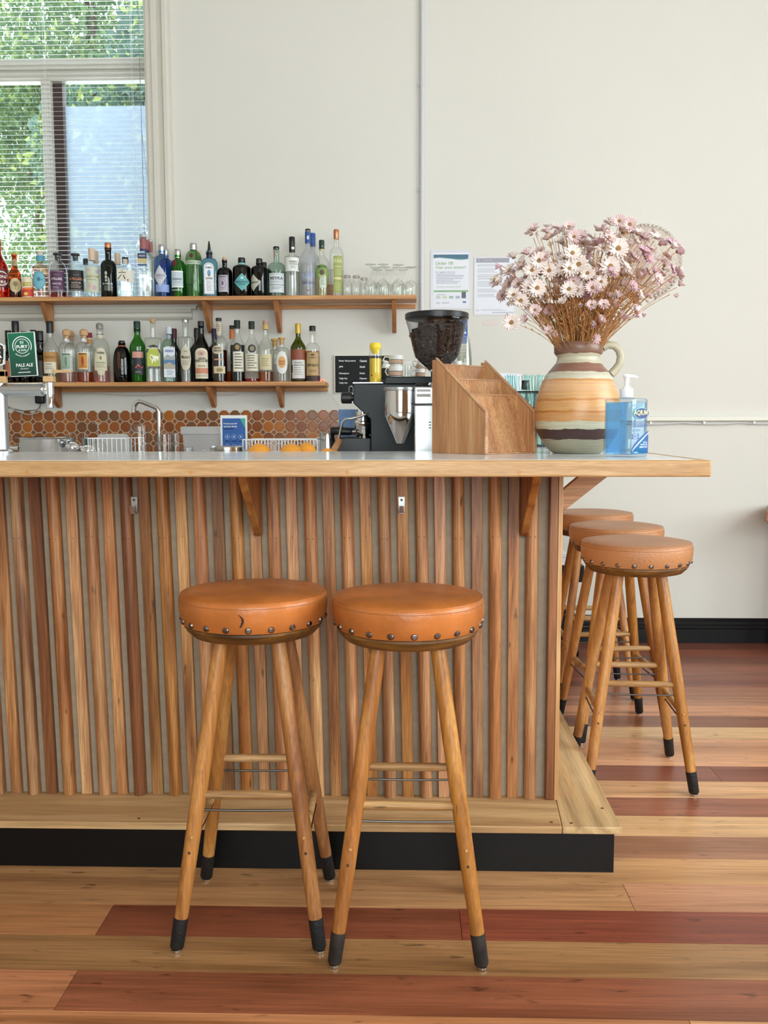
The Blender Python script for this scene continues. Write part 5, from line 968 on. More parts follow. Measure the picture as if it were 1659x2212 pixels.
for i, (l, r, top, Y, lb) in enumerate(((279, 323, 917, 2.93, 'tall clear beer glass upside down behind the bar top'), (333, 378, 934, 2.96, 'wide clear tumbler upside down right of the tall beer glass'), (366, 392, 935, 3.04, 'clear tumbler partly hidden behind the wide tumbler'), (392, 418, 965, 2.95, 'low clear glass whose base just shows left of the leaflet'))):
    g_ = tum if i == 0 else copy_tree(tum); q = at((l+r)/2, top, Y); g_.location = (q.x, Y, BZ); k = (r-l)/2*Y/F_PX/.040; g_.scale = (k, k, (q.z-BZ)/.141); g_['label'] = lb
for px, top, w_ in ((150, 934, 18), (183, 936, 18), (262, 938, 14)):
    g_ = copy_tree(tum); Y = 3.62 if px < 200 else 3.40; Y = 3.93 if px < 200 else 3.38; q = at(px, top, Y); k = w_/2*Y/F_PX/.04
    g_.location = (q.x, Y, BZ if px > 200 else .915); 
    if px < 200: g_.location = (q.x, 4.45, .915); q = at(px, top, 4.45); g_.location.x = q.x; g_.scale = (k*1.1, k*1.1, (q.z-.915)/.141)
    else: g_.location.z = BZ+.016; g_.scale = (k, k, (q.z-BZ-.016)/.141)
    g_['label'] = {150: 'clear glass on the back counter seen over the steel pot', 183: 'clear glass on the back counter over the small steel bowl', 262: 'narrow clear glass at the right end of the left wire rack'}[px]
# plastic container
q0, q1 = at(362, 922, 4.2), at(476, 922, 4.2); w_ = (q1.x-q0.x)/2; t = thing('plastic_container', 'large cloudy plastic storage tub behind the tumblers', 'container', ((q0.x+q1.x)/2, 4.41, .915))
H = q0.z-.915; MK = glass('milky_tub', (240, 239, 240), (220, 219, 221), dens=.8, rough=.3)
f = MB(); f.hexa([(-w_*.82, .0, .0005), (w_*.82, .0, .0005), (w_*.82, .2, .0005), (-w_*.82, .2, .0005), (-w_*.95, -.012, H*.93), (w_*.95, -.012, H*.93), (w_*.95, .212, H*.93), (-w_*.95, .212, H*.93)]); obj('tub', f, MK, t, .006)
f = MB(); f.box((-w_, -.018, H*.86), (w_, .218, H)); obj('rim', f, MK, t, .004)
f = MB(); f.tube([(w_*.93, -.02, H*.85), (w_*.6, -.022, H*.6), (w_*.1, -.022, H*.38), (-w_*.5, -.02, H*.3)], .006, 8); obj('carry_handle', f, MK, t)
t.location.y = 4.45
q = at(490, 963, 3.05); f = MB(); f.loft([(0, 0), (.052, 0), (.055, .004), (.055, q.z-BZ-.004), (.050, q.z-BZ), (0, q.z-BZ)], 32); o = tag(obj('steel_tray', f, M_steel), 'shallow round steel tin under the leaflet', 'tin'); o.location = (q.x, 3.05, BZ)
q = at(510, 971, 3.2); f = MB(); f.box((-.11, -.03, 0), (.09, .12, q.z-BZ)); o = tag(obj('pan_lid', f, M_steel, None, .006), 'flat steel lid on the bench behind the bar top', 'tray'); o.location = (q.x, 3.16, BZ)  # steel pan lid, drawn as a flat bevelled slab
# oranges
def orange(label, l, r, top, Y):
    q = at((l+r)/2, top, Y); R = (r-l)/2*Y/F_PX; zb = BZ; f = MB(); f.ball((0, 0, 0), R, 28, 18, .97)
    o = tag(obj('orange', f, mat('orange_peel', (240, 160, 44), .42, bump=.5, bscale=260)), label, 'fruit', 'oranges behind the bar top'); o.location = (q.x, Y, q.z-R*.97); return o
orange('orange nearest the leaflet, leftmost of the row', 532, 588, 958, 2.93); orange('orange second from the left, in front of the paler one', 602, 655, 958, 2.93)
orange('orange standing behind and right of the second one', 640, 683, 956, 3.02); orange('orange at the right, its top just showing', 688, 724, 968, 2.90)
bw = thing('fruit_tray', 'shallow tray under the oranges', 'tray', (at(628, 970, 2.95).x, 2.95, BZ)); f = MB(); zt2 = min(o.location.z for o in COL.objects if o.name.startswith('orange'))-.045-BZ
f.box((-.19, -.085, 0), (.19, .12, max(.004, zt2))); obj('tray_base', f, M_white, bw, .002)
# milk jug with wooden handle
t, R, H = vessel('milk_jug', 'round steel milk jug left of the coffee machine', 'jug', 688, 726, 935, 3.42, BZ, [(0, 0), (.92, 0), (1.0, .06), (1.0, .45), (.82, .85), (.86, 1.0), (.80, .98), (.78, .84), (.95, .45), (0, .04)], M_steel)
f = MB(); f.tube([(-R*.8, 0, H*.85), (-R*1.3, 0, H*.8), (-R*1.35, 0, H*.4), (-R*.95, 0, H*.25)], .005, 8); obj('handle', f, M_chrome, t)
a, b = at(697, 975, 3.0), at(726, 953, 3.15); f = MB(); f.tube([(a.x-.03, 3.0, BZ+.013), ((a.x+b.x)/2, 3.05, BZ+.03), (b.x+.01, 3.15, b.z)], [.010, .013, .011], 12); tag(obj('tamper_handle', f, wood('turned_handle', ['96643c', 'b88458', 'cc9c70'], 'x', 1, .5)), 'turned wooden handle leaning beside the steel milk jug', 'handle')
f = MB(); q0, q1 = at(737, 886, 3.95), at(778, 932, 3.95); f.box((q0.x, 3.95, .0), (q1.x, 3.9505, .1)); f.bm.free()
t = thing('blue_towel', 'folded pale blue ribbed cloth hanging behind the coffee machine group', 'cloth', ((q0.x+q1.x)/2, 3.80, 0))
f = MB(); w_ = (q1.x-q0.x)/2; n = 40
for i in range(n):
    a0, a1 = -w_+2*w_*i/n, -w_+2*w_*(i+1)/n; f.prism([(a0, 0, BZ+.001), (a0, -.003*(i % 2), BZ+.001), (a1, -.003*((i+1) % 2), BZ+.001), (a1, 0, BZ+.001)], (0, 0, q0.z-BZ))
obj('cloth', f, mat('blue_cloth', (158, 190, 230), .8), t)

# ------------------------------------------------------------------ coffee machine
YM = 3.30
def A2(px, py, Y=YM): p = at(px, py, Y); return (p.x, p.z)
em = thing('coffee_machine', 'black espresso machine seen from its side behind the bar', 'coffee machine', (at(840, 900, YM).x, YM, BZ))
ex, ez = em.location.x, BZ
def lp_(px, py): x, z = A2(px, py); return x-ex, z-ez
P = [lp_(763, 828), lp_(763, 871), lp_(800.5, 906), lp_(800.5, 974)]; xr = lp_(905, 900)[0]
poly = [(P[0][0], P[0][1]), (P[1][0], P[1][1]), (P[2][0], P[2][1]), (P[3][0], .03), (xr+.06, .03), (xr+.06, lp_(828, 830)[1]), (lp_(828, 829)[0], lp_(828, 829)[1])]
f = MB(); f.prism([(x, 0, z) for x, z in poly], (0, .42, 0)); obj('side_body', f, M_black, em, .003)
f = MB(); a = lp_(828, 830); b = lp_(834, 813.5); f.prism([(a[0]+.001, .002, a[1]+.0008), (b[0], .002, b[1]), (xr+.06, .002, b[1]), (xr+.06, .002, a[1]+.0008)], (0, .416, 0)); obj('cup_tray', f, M_black, em, .003)
f = MB(); c = lp_(795, 827); f.box((P[0][0]-.001, -.002, P[0][1]), (lp_(828, 828)[0]-.002, .43, P[0][1]+.003)); obj('top_plate', f, M_steel, em)
f = MB(); f.box((lp_(727, 950)[0], .06, .0), (P[3][0]-.0005, .40, lp_(727, 946)[1])); obj('drip_tray', f, M_plastic, em, .004)
f = MB(); 
for sx in (.0, 1): f.loft([(.018, .0003), (.018, .0295)], 12, cx=P[3][0]+.05+sx*.12, cy=.06)
obj('feet', f, M_plastic, em)
def group_head(y):
    a = lp_(781, 906); f = MB(); zt = a[1]-.001; f.loft([(.030, zt-.040), (.034, zt-.034), (.034, zt-.008), (.028, zt-.004), (.028, zt+.03)], 24, cx=a[0], cy=y); g_ = obj('group_head', f, M_chrome, em)
    f = MB(); zp = zt-.046; f.loft([(0, zp-.012), (.022, zp-.012), (.0295, zp), (.0295, zp+.006), (0, zp+.006)], 22, cx=a[0], cy=y); f.tube([(a[0]-.03, y, zp), (a[0]-.045, y, zp+.002)], .006, 8); f.tube([(a[0]-.004, y, zp-.012), (a[0]-.012, y, zp-.024), (a[0]-.016, y, zp-.034)], .005, 8); f.tube([(a[0]+.004, y, zp-.012), (a[0]+.012, y, zp-.024), (a[0]+.016, y, zp-.034)], .005, 8); obj('portafilter', f, M_chrome, em)
    f = MB(); x1 = lp_(709, 927)[0]; f.tube([(a[0]-.040, y, zp+.001), (a[0]-.05, y, zp+.002), (x1+.01, y, zp+.006), (x1, y, zp+.006)], [.009, .0135, .0155, .011], 14); obj('portafilter_handle', f, M_plastic, em)
group_head(.10); group_head(.31)
f = MB(); f.xf = Matrix.Translation((0, .025, 0)); a, b = lp_(763, 859), lp_(736, 859)
f.tube([(a[0], 0, a[1]), (a[0]-.006, 0, a[1]), (a[0]-.007, 0, a[1]), (b[0]+.004, 0, b[1]), (b[0], 0, b[1])], [.012, .012, .021, .021, .017], 18); obj('steam_knob', f, M_plastic, em)
f = MB(); pts = arc((lp_(757.5, 838)[0], .04, lp_(757.5, 838)[1]), .0075, 0, PI, 8); zb2 = lp_(757, 846)[1]
f.tube([(pts[0].x, .04, zb2)]+[tuple(p) for p in pts]+[(pts[-1].x, .04, zb2)], .0022, 8); obj('hook_loop', f, M_chrome, em)
f = MB(); f.tube([(lp_(790, 893)[0]+.01, .0, lp_(790, 893)[1]), (lp_(780, 899)[0], -.012, lp_(780, 899)[1]), (lp_(762, 903)[0], -.02, lp_(762, 904)[1]), (lp_(748, 905)[0], -.022, lp_(748, 905)[1]), (lp_(741, 911)[0], -.022, lp_(741, 912)[1]), (lp_(738, 922)[0], -.022, lp_(738, 925)[1]), (lp_(733, 948)[0], -.022, lp_(733, 948)[1]), (lp_(731, 960)[0], -.022, lp_(731, 960)[1])], [.0045]*6+[.0045, .0065], 10); obj('steam_wand', f, M_chrome, em)
f = MB(); q = lp_(788, 940); f.tube([(q[0], .0, q[1]+.03), (q[0]-.002, -.008, q[1]), (q[0]-.002, -.01, q[1]-.012)], [.004, .004, .006], 10); obj('hot_water_spout', f, M_chrome, em)
f = MB(); f.box((lp_(736, 936)[0], .2, lp_(736, 941)[1]), (lp_(775, 934)[0], .21, lp_(775, 932)[1])); obj('red_strip', f, C('8c2c28'), em)
q = at(781, 968, 3.28); f = MB(); f.loft([(0, 0), (.03, 0), (.036, .006), (.034, .007), (0, .004)], 24); o = tag(obj('saucer', f, M_chrome), 'small steel saucer under the coffee machine spouts', 'saucer'); o.location = (q.x+.002, YM+.20, ez+lp_(727, 946)[1]+.0003)

# things on top of the machine
YT = 3.45; zt3 = em.location.z+P[0][1]+.003
t = thing('sauce_bottle', 'clear squeeze bottle of yellow sauce with yellow cap on the coffee machine', 'bottle', (at(811, 800, YT).x, YT, zt3)); R = 13*YT/F_PX; H = at(811, 741, YT).z-zt3
f = MB(); f.loft([(0, 0), (R*.95, 0), (R, .004), (R, H*.80), (R*.9, H*.86), (R*.86, H*.88)], 24); obj('bottle_body', f, M_clear, t)
f = MB(); f.loft([(0, .003), (R*.92, .003), (R*.95, .007), (R*.96, H*.62), (0, H*.62)], 24); obj('sauce', f, mat('mustard', (228, 190, 40), .5), t)
f = MB(); f.loft([(R*.55, H*.74), (R*.60, H*.77), (R*.92, H*.88), (R*.95, H*.93), (R*.86, H*.99), (R*.8, H), (0, H)], 24); obj('cap', f, mat('yellow_cap', (240, 208, 44), .4), t)
F_ = Face(r=R*.985); F_.lines(-R*.9, -R*.5, H*.55, H*.25, 9, C('8c7c30'), 2, .25, .2); F_.ell(-R*.6, H*.21, .003, .004, C('3c3420'), 2, 8); F_.build('printed_marks', t)
zt4 = ez+lp_(834, 813.5)[1]
def cup(label, px, top, bot, w_, Y, zb, ha=PI, tilt=None):
    q = at(px, top, Y); R = w_/2*Y/F_PX; H = q.z-zb
    t = thing('coffee_cup', label, 'cup', (q.x, Y, zb), 0, 'striped coffee cups on the machine')
    f = MB(); f.loft([(0, .0), (R*.72, 0), (R*.78, .003), (R*.93, H*.4), (R, H), (R*.94, H), (R*.88, H*.4), (R*.6, .005), (0, .005)], 28); obj('cup_body', f, mat('white_glaze', (232, 230, 226), .25), t)
    F_ = Face(r=R*.965)
    F_.rect(-R*2, R*2, H*.20, H*.24, C('3c3430'), 1, 30); F_.rect(-R*2, R*2, H*.56, H*.60, C('3c3430'), 1, 30)
    for i in range(-9, 10):
        F_.rect(R*(i*.2-.05), R*(i*.2+.06), H*.24, H*.56, C('cc9468'), 1, 3)
    F_.build('striped_band', t)
    f = MB(); c = (R*1.0*math.cos(ha), R*math.sin(ha), H*.55); hx, hy = math.cos(ha), math.sin(ha)
    f.tube([(hx*R*.95, hy*R*.95, H*.85), (hx*(R+.014), hy*(R+.014), H*.88), (hx*(R+.020), hy*(R+.02), H*.6), (hx*(R+.012), hy*(R+.012), H*.3), (hx*R*.9, hy*R*.9, H*.3)], .0028, 8); obj('handle', f, mat('white_glaze'), t)
    return t
c1 = cup('striped cup, lower of the stack of two on the coffee machine', 855, 791, 812, 30, YT, zt4, 2.6)
c2 = cup('striped cup, upper of the stack of two on the coffee machine', 855, 768, 791, 31, YT, zt4+(at(855, 791, YT).z-zt4)+.0006, PI)
c3 = cup('striped cup under the bean hopper, right of the stacked cups', 908, 797, 812, 21, YT, zt4, PI)
c4 = cup('tilted striped cup lying behind the bean hopper', 906, 775, 795, 24, YT+.09, zt4+.045, 2.8); c4.rotation_euler = (0, .45, 0); c4.location.z -= .013
c5 = cup('striped cup right behind the bean hopper cone', 988, 780, 812, 20, YT+.1, zt4, 0)
f = MB(); q = at(878, 790, YT+.05); f.loft([(.018, 0), (.020, q.z-zt4)], 20, cap1=False); f.loft([(0, .002), (.018, .002)], 20, cap1=False, cap0=False); o = tag(obj('glass', f, M_clear), 'small clear glass between the striped cups on the machine', 'glass'); o.location = (q.x, YT+.05, zt4)
f = MB(); q = at(838, 792, YT+.12); h_ = at(838, 786, YT+.12).z-zt3; 
f = MB(); t = thing('milk_frother', 'white and black jug with spout standing beside the yellow sauce bottle', 'jug', (at(834, 800, 3.56).x, 3.56, zt4)); f.loft([(0, 0), (.018, 0), (.020, .004), (.017, .045)], 20); obj('black_base', f, M_plastic, t); f = MB(); f.loft([(.017, .0455), (.015, .06), (.008, .072), (0, .074)], 20); obj('white_top', f, M_white, t)
q = at(884, 768, YT+.12); f = MB(); f.xf = Matrix.Rotation(math.radians(75), 4, 'X'); f.loft([(0, .0), (.02, 0), (.036, .008), (.035, .01), (0, .004)], 30); o = tag(obj('saucer', f, mat('white_glaze')), 'white saucer standing on edge behind the stacked cups', 'saucer'); o.location = (q.x, 3.60, zt4+.0365)
o.location.z = zt4+.037
t = thing('cup_tower', 'tall stack of clear plastic cups behind the hopper, reaching its rim', 'cups', (at(1003, 800, 3.60).x, 3.60, zt4)); Ht = at(1003, 726, 3.60).z-zt4
for i in range(7):
    f = MB(); f.loft([(.030, 0), (.024, .06), (.018, Ht*.55), (0, Ht*.55+.0005)], 18, cap0=False); o = obj('plastic_cup', f, M_clear, t); o.location.z = Ht*.44*i/6.
f = MB(); f.box((xr+.06+ex-.0, YM+.02, BZ), (.19, YM+.5, zt4)); 
f.bm.free()
sb = thing('cup_shelf', 'black cabinet beside the coffee machine under the plastic cups', 'cabinet', (0, 0, 0)); f = MB(); f.box((ex+xr+.062, YM+.10, BZ), (.192, YM+.42, zt4-.0005)); obj('cabinet', f, M_black, sb, .003)
em_right = ex+xr+.06

# ------------------------------------------------------------------ grinder
YG = 3.05
gr = thing('coffee_grinder', 'silver coffee grinder with steel dosing cone and big bean hopper', 'grinder', (at(943, 900, YG).x, YG, BZ)); gx = gr.location.x
def g2_(px, py): p = at(px, py, YG); return p.x-gx, p.z-BZ
x0 = g2_(895, 850)[0]; zt5 = g2_(900, 836)[1]
f = MB(); f.box((x0, -.04, 0), (x0+.145, .12, g2_(900, 875)[1])); obj('motor_housing', f, M_alu, gr, .004)
f = MB(); f.box((x0, -.041, g2_(900, 875)[1]+.001), (x0+.145, .12, zt5)); obj('upper_housing', f, M_alu, gr, .004)
F_ = Face(y=-.0412); a = g2_(901, 0)[0]
F_.rect(a, a+.045, g2_(900, 847)[1], g2_(900, 842)[1], C('b4b0b0'), 0); F_.build('rating_plate', gr); F_ = Face(y=-.0412); F_.rect(a, a+.045, g2_(900, 858)[1], g2_(900, 852)[1], C('a8a2a0'), 0); F_.build('rating_plate', gr)
for i in range(3): F_ = Face(y=-.0402); F_.rect(g2_(928, 0)[0], g2_(933, 0)[0], g2_(928, 913+i*6)[1], g2_(928, 911+i*6)[1], M_ink, 0); F_.build('vent_slot', gr)
c = g2_(864.5, 840); f = MB(); px2 = YG/F_PX
def zz(py): return g2_(864, py)[1]
f.loft([(7.5*px2, zz(958)), (9*px2, zz(956)), (29*px2, zz(910)), (32.5*px2, zz(900)), (33*px2, zz(890)), (33.5*px2, zz(845))], 36, cx=c[0]); obj('dosing_cone', f, M_chrome, gr)
f = MB(); f.loft([(35*px2, zz(844.5)), (35.5*px2, zz(843)), (35.5*px2, zz(838)), (34*px2, zz(837)), (0, zz(837))], 36, cx=c[0]); obj('cone_lid', f, M_alu, gr)
f = MB(); f.tube([(c[0]+.045, 0, zz(842)), (c[0]+.055, -.01, zz(832)), (c[0]+.075, -.01, zz(829)), (c[0]+.09, 0, zz(836))], .006, 8); obj('power_cable', f, M_plastic, gr)
f = MB(); f.loft([(.028, zt5+.0005), (.030, zt5+.006), (.026, g2_(925, 827)[1]), (.020, g2_(925, 826)[1])], 24); obj('collar', f, M_chrome, gr)
f = MB(); f.loft([(.0195, g2_(925, 826)[1]+.0004), (.0195, g2_(925, 803)[1])], 24); obj('hopper_neck', f, M_plastic, gr)
hz = lambda py: g2_(943, py)[1]
f = MB(); f.loft([(.020, hz(803.5)), (15*px2, hz(802)), (46*px2, hz(771)), (48.5*px2, hz(764)), (62*px2, hz(706)), (65.5*px2, hz(696)), (66*px2, hz(690))], 44, cap0=False, cap1=False); obj('bean_hopper', f, glass('hopper_plastic', (238, 238, 240), (150, 150, 160), gloss=1.1), gr)
f = MB(); f.loft([(64.5*px2, hz(691)), (67.5*px2, hz(689.5)), (67.5*px2, hz(679)), (66*px2, hz(677.5)), (0, hz(676.5))], 44); obj('hopper_lid', f, M_plastic, gr)
# beans: a heap of hundreds
random.seed(9); f = MB()
def hop_r(z):
    K = [(hz(802), 15), (hz(771), 46), (hz(764), 48.5), (hz(706), 62), (hz(696), 65)]
    for (z0, r0), (z1, r1) in zip(K, K[1:]):
        if z <= z1: return (r0+(r1-r0)*(z-z0)/(z1-z0))*px2
    return 65*px2
f.mi = 1
core = [(.003, hz(800))]+[(hop_r(z)-.010, z) for z in [hz(800)+(hz(712)-hz(800))*i/10 for i in range(1, 11)]]
f.loft(core+[(hop_r(hz(712))*.4, hz(703)), (0, hz(701))], 30); f.mi = 0
ztop = lambda x: hz(704)+.010*math.sin(x*18+1.0)-(.022 if x < -.06 else 0)
for i in range(2100):
    if i < 1700:
        z = hz(798)+(hz(704)-hz(798))*random.random()**.75; a = random.uniform(PI*.95, PI*2.05); r = hop_r(z)-.0045-random.random()*.003
        x, y = r*math.cos(a), r*math.sin(a)
        if z > ztop(x): continue
    else:
        a = random.random()*2*PI; r = hop_r(hz(706))*.92*math.sqrt(random.random()); x, y = r*math.cos(a), r*math.sin(a); z = ztop(x)+random.uniform(-.006, .003)
    M_ = Matrix.Translation((x, y, z)) @ Euler((random.random()*6, random.random()*6, random.random()*6)).to_matrix().to_4x4() @ Matrix.Diagonal((.0054, .0040, .0030, 1))
    f.xf = M_; f.loft([(0, -1), (.75, -.66), (1, 0), (.75, .66), (0, 1)], 7)
f.xf = None
o = obj('coffee_beans', f, [mat('roasted_bean', (58, 38, 28), .35, var=.3, vscale=80), mat('bean_core', (22, 14, 10), .7)]); o.location = gr.location; tag(o, 'heap of dark roasted coffee beans filling the clear hopper', 'coffee beans', None, 'stuff')

# ------------------------------------------------------------------ wooden organiser on the bar
org = thing('menu_organiser', 'wooden sloping organiser with three open compartments beside the vase', 'organiser', (.203, 2.50, TOPZ+.0002), math.radians(40))
W_, D_ = .2057, .2146; th = .010
for x in (0, W_-th):
    f = MB(); f.prism([(x, 0, 0), (x, 0, .113), (x, D_-.018, .267), (x, D_, .267), (x, D_, 0)], (th, 0, 0)); sp = obj('side_panel', f, M_org, org, .0008)
    f = MB(); f.prism([(x-.0008, -.006, .001), (x-.0008, -.006, .1145), (x-.0008, 0, .1150), (x-.0008, -.0004, .001)], (th+.0016, 0, 0)); f.prism([(x-.0008, -.0035, .113), (x-.0008, D_-.018, .2675), (x-.0008, D_-.013, .2735), (x-.0008, -.006, .1185)], (th+.0016, 0, 0)); obj('edge_strip', f, M_orge, sp, .0008)
for y0_, y1_, zt6 in ((.025, .0744, .163), (.090, .133, .208), (.160, .196, .252)):
    f = MB(); a, b = th+.0003, W_-th-.0003; f.prism([(a, y0_, .004), (a, y1_, zt6), (a, y1_+.006, zt6), (a, y0_+.007, .004)], (b-a, 0, 0)); o = obj('divider', f, M_org, org)
    f = MB(); f.prism([(a, y1_-.0015, zt6+.0003), (a, y1_+.0075, zt6+.0003), (a, y1_+.0075, zt6+.0045), (a, y1_-.0015, zt6+.0045)], (b-a, 0, 0)); obj('edge_strip', f, M_orge, o)
f = MB(); f.box((th, .005, .0003), (W_-th, D_-.001, .0038)); obj('base_board', f, M_org, org)
f = MB(); f.box((th+.0003, D_-.006, .004), (W_-th-.0003, D_-.0005, .245)); obj('back_panel', f, M_org, org)

# ------------------------------------------------------------------ vase and dried flowers
VY = 2.605; vx = at(1247, 900, VY).x; pv = VY*1.0/F_PX
vz = lambda py: at(1247, py, VY).z-TOPZ
vm = bpy.data.materials.new('striped_stoneware'); vm.use_nodes = True; nt = vm.node_tree; N = nt.nodes.new; L = nt.links.new; p = nt.nodes['Principled BSDF']; p.inputs['Roughness'].default_value = .34
tc = N('ShaderNodeTexCoord'); sx = N('ShaderNodeSeparateXYZ'); L(tc.outputs['Object'], sx.inputs[0])
n1_ = N('ShaderNodeTexNoise'); n1_.inputs['Scale'].default_value = 22; n1_.inputs['Detail'].default_value = 4; L(tc.outputs['Object'], n1_.inputs['Vector'])
mr = N('ShaderNodeMapRange'); mr.inputs[3].default_value = -.006; mr.inputs[4].default_value = .006; L(n1_.outputs['Fac'], mr.inputs[0])
ad = N('ShaderNodeMath'); ad.operation = 'ADD'; L(sx.outputs['Z'], ad.inputs[0]); L(mr.outputs[0], ad.inputs[1])
dv = N('ShaderNodeMath'); dv.operation = 'DIVIDE'; dv.inputs[1].default_value = .34; L(ad.outputs[0], dv.inputs[0])
cr = N('ShaderNodeValToRGB'); cr.color_ramp.interpolation = 'CONSTANT'; E_ = cr.color_ramp.elements
bands = [(980, '9c947c'), (948, '442c28'), (927, 'c0b89e'), (910, 'c8905a'), (893, 'bc7a3a'), (888, 'd09a62'), (868, 'bf7f42'), (862, 'd2a06c'), (846, 'd6a67a'), (826, 'ca925c'), (821, 'c6c0ac'), (806, '8a6456'), (786, 'bab49c'), (767, '7c5a4a')]
E_[0].position = 0; E_[0].color = lin(bands[0][1]); E_[1].position = vz(bands[1][0])/.34; E_[1].color = lin(bands[1][1])
for py, c_ in bands[2:]: e = E_.new(vz(py)/.34); e.color = lin(c_)
L(dv.outputs[0], cr.inputs['Fac'])
w2 = N('ShaderNodeTexNoise'); w2.inputs['Scale'].default_value = 1; w2.inputs['Detail'].default_value = 4; mp_ = N('ShaderNodeMapping'); mp_.inputs['Scale'].default_value = (9, 9, 190); L(tc.outputs['Object'], mp_.inputs[0]); L(mp_.outputs[0], w2.inputs['Vector'])
m6 = N('ShaderNodeMapRange'); m6.inputs[1].default_value = .3; m6.inputs[2].default_value = .7; m6.inputs[3].default_value = .84; m6.inputs[4].default_value = 1.08; L(w2.outputs['Fac'], m6.inputs[0])
m7 = N('ShaderNodeMix'); m7.data_type = 'RGBA'; m7.blend_type = 'MULTIPLY'; m7.inputs[0].default_value = 1; L(cr.outputs[0], m7.inputs[6]); L(m6.outputs[0], m7.inputs[7]); L(m7.outputs[2], p.inputs['Base Color'])
bb = N('ShaderNodeBump'); bb.inputs['Strength'].default_value = .25; bb.inputs['Distance'].default_value = .002; L(w2.outputs['Fac'], bb.inputs['Height']); L(bb.outputs[0], p.inputs['Normal'])
vs = thing('vase', 'striped cream, orange and brown stoneware jug-vase on the bar', 'vase', (vx, VY, TOPZ+.0002))
PR = [(980, 48), (978, 53), (966, 66), (950, 77), (934, 85), (915, 89), (890, 90.5), (868, 88), (845, 82), (825, 75), (806, 64), (795, 55), (786, 47.5), (778, 44.5), (772, 44.5), (768, 48), (763, 51), (752, 51.5), (745, 50), (742, 47)]
z0_ = vz(980); pr_ = [(0, 0)]+[(r_*pv, vz(y_)-z0_ if y_ != 980 else 0) for y_, r_ in PR]
pr_ += [(43*pv, pr_[-1][1]-.002), (40*pv, pr_[-1][1]-.03), (44*pv, pr_[-1][1]-.07), (0, pr_[-1][1]-.08)]
f = MB(); f.loft(pr_, 64); obj('vase_body', f, vm, vs, angle=60)
HV = max(p_[1] for p_ in pr_)
f = MB(); hp = [(51, 752), (62, 746), (76, 748), (86, 758), (90, 772), (87, 788), (79, 800), (70, 810)]
f.tube([(x_*pv, 0, vz(y_)-z0_) for x_, y_ in hp], [.012, .0115, .0115, .0115, .0115, .0115, .012, .012], 12); hd = obj('handle', f, mat('stoneware_cream', (180, 172, 150), .4, var=.1, vscale=40), vs)

random.seed(4)
petc = [mat('dried_petal_white', (240, 226, 220), .7, var=.06, vscale=40), mat('dried_petal_pink', (232, 206, 206), .7, var=.1, vscale=40), mat('dried_petal_mauve', (212, 172, 184), .7, var=.1, vscale=40)]
M_disc = mat('flower_disc', (176, 134, 84), .8, bump=.6, bscale=900); M_stem = mat('dried_stem', (182, 128, 74), .7, var=.35, vscale=30)
def petal_mesh(kind, m_):
    f = MB(); n = 15 if kind == 'open' else 11
    up = {'open': .18, 'half': .75, 'shut': 1.25}[kind]
    for ring_ in (0, 1):
        for i in range(n):
            a = 2*PI*(i+.5*ring_)/n+random.uniform(-.07, .07); e = up+random.uniform(-.14, .16)+.22*ring_; ln = 1.0*random.uniform(.85, 1.08)*(.86 if ring_ else 1); wd = .13
            d = Vector((math.cos(a)*math.cos(e), math.sin(a)*math.cos(e), math.sin(e))); s_ = Vector((-math.sin(a), math.cos(a), 0)); u = d.cross(s_)*-1
            P = [d*.18-s_*wd*.4, d*.18+s_*wd*.4, d*.58+s_*wd-u*.05, d*.85+s_*wd*.62-u*.02, d*ln+u*.06, d*.85-s_*wd*.62-u*.02, d*.58-s_*wd-u*.05]; mid = f.v(d*.6+u*.05)
            V = [f.v(q) for q in P]
            for k in range(7): f.f([V[k], V[(k+1) % 7], mid])
    bm = f.bm; me = bpy.data.meshes.new('petals'); bm.to_mesh(me); bm.free(); me.materials.append(m_); me.polygons.foreach_set('use_smooth', [True]*len(me.polygons)); return me
PM = {(k, i): petal_mesh(k, petc[i]) for k in ('open', 'half', 'shut') for i in range(3)}
f = MB(); f.loft([(0, -.02), (.20, .02), (.25, .07), (.2, .14), (.08, .17), (0, .17)], 12); bm = f.bm; bmesh.ops.recalc_face_normals(bm, faces=bm.faces[:]); DM = bpy.data.meshes.new('flower_centre'); bm.to_mesh(DM); bm.free(); DM.materials.append(M_disc)
outline = [(1068, 605), (1078, 570), (1102, 548), (1140, 540), (1146, 498), (1180, 492), (1210, 484), (1245, 484), (1262, 505), (1290, 498), (1320, 478), (1345, 472), (1372, 480), (1395, 505), (1440, 512), (1468, 540), (1470, 590), (1455, 610), (1420, 620), (1395, 640), (1380, 690), (1345, 690), (1300, 700), (1280, 715), (1235, 722), (1190, 712), (1150, 690), (1120, 668), (1085, 645)]
def inside(x, y):
    c = False; n = len(outline)
    for i in range(n):
        (x1, y1), (x2, y2) = outline[i], outline[(i+1) % n]
        if (y1 > y) != (y2 > y) and x < (x2-x1)*(y-y1)/(y2-y1)+x1: c = not c
    return c
mouth = Vector((vx, VY, TOPZ+HV)); heads = []
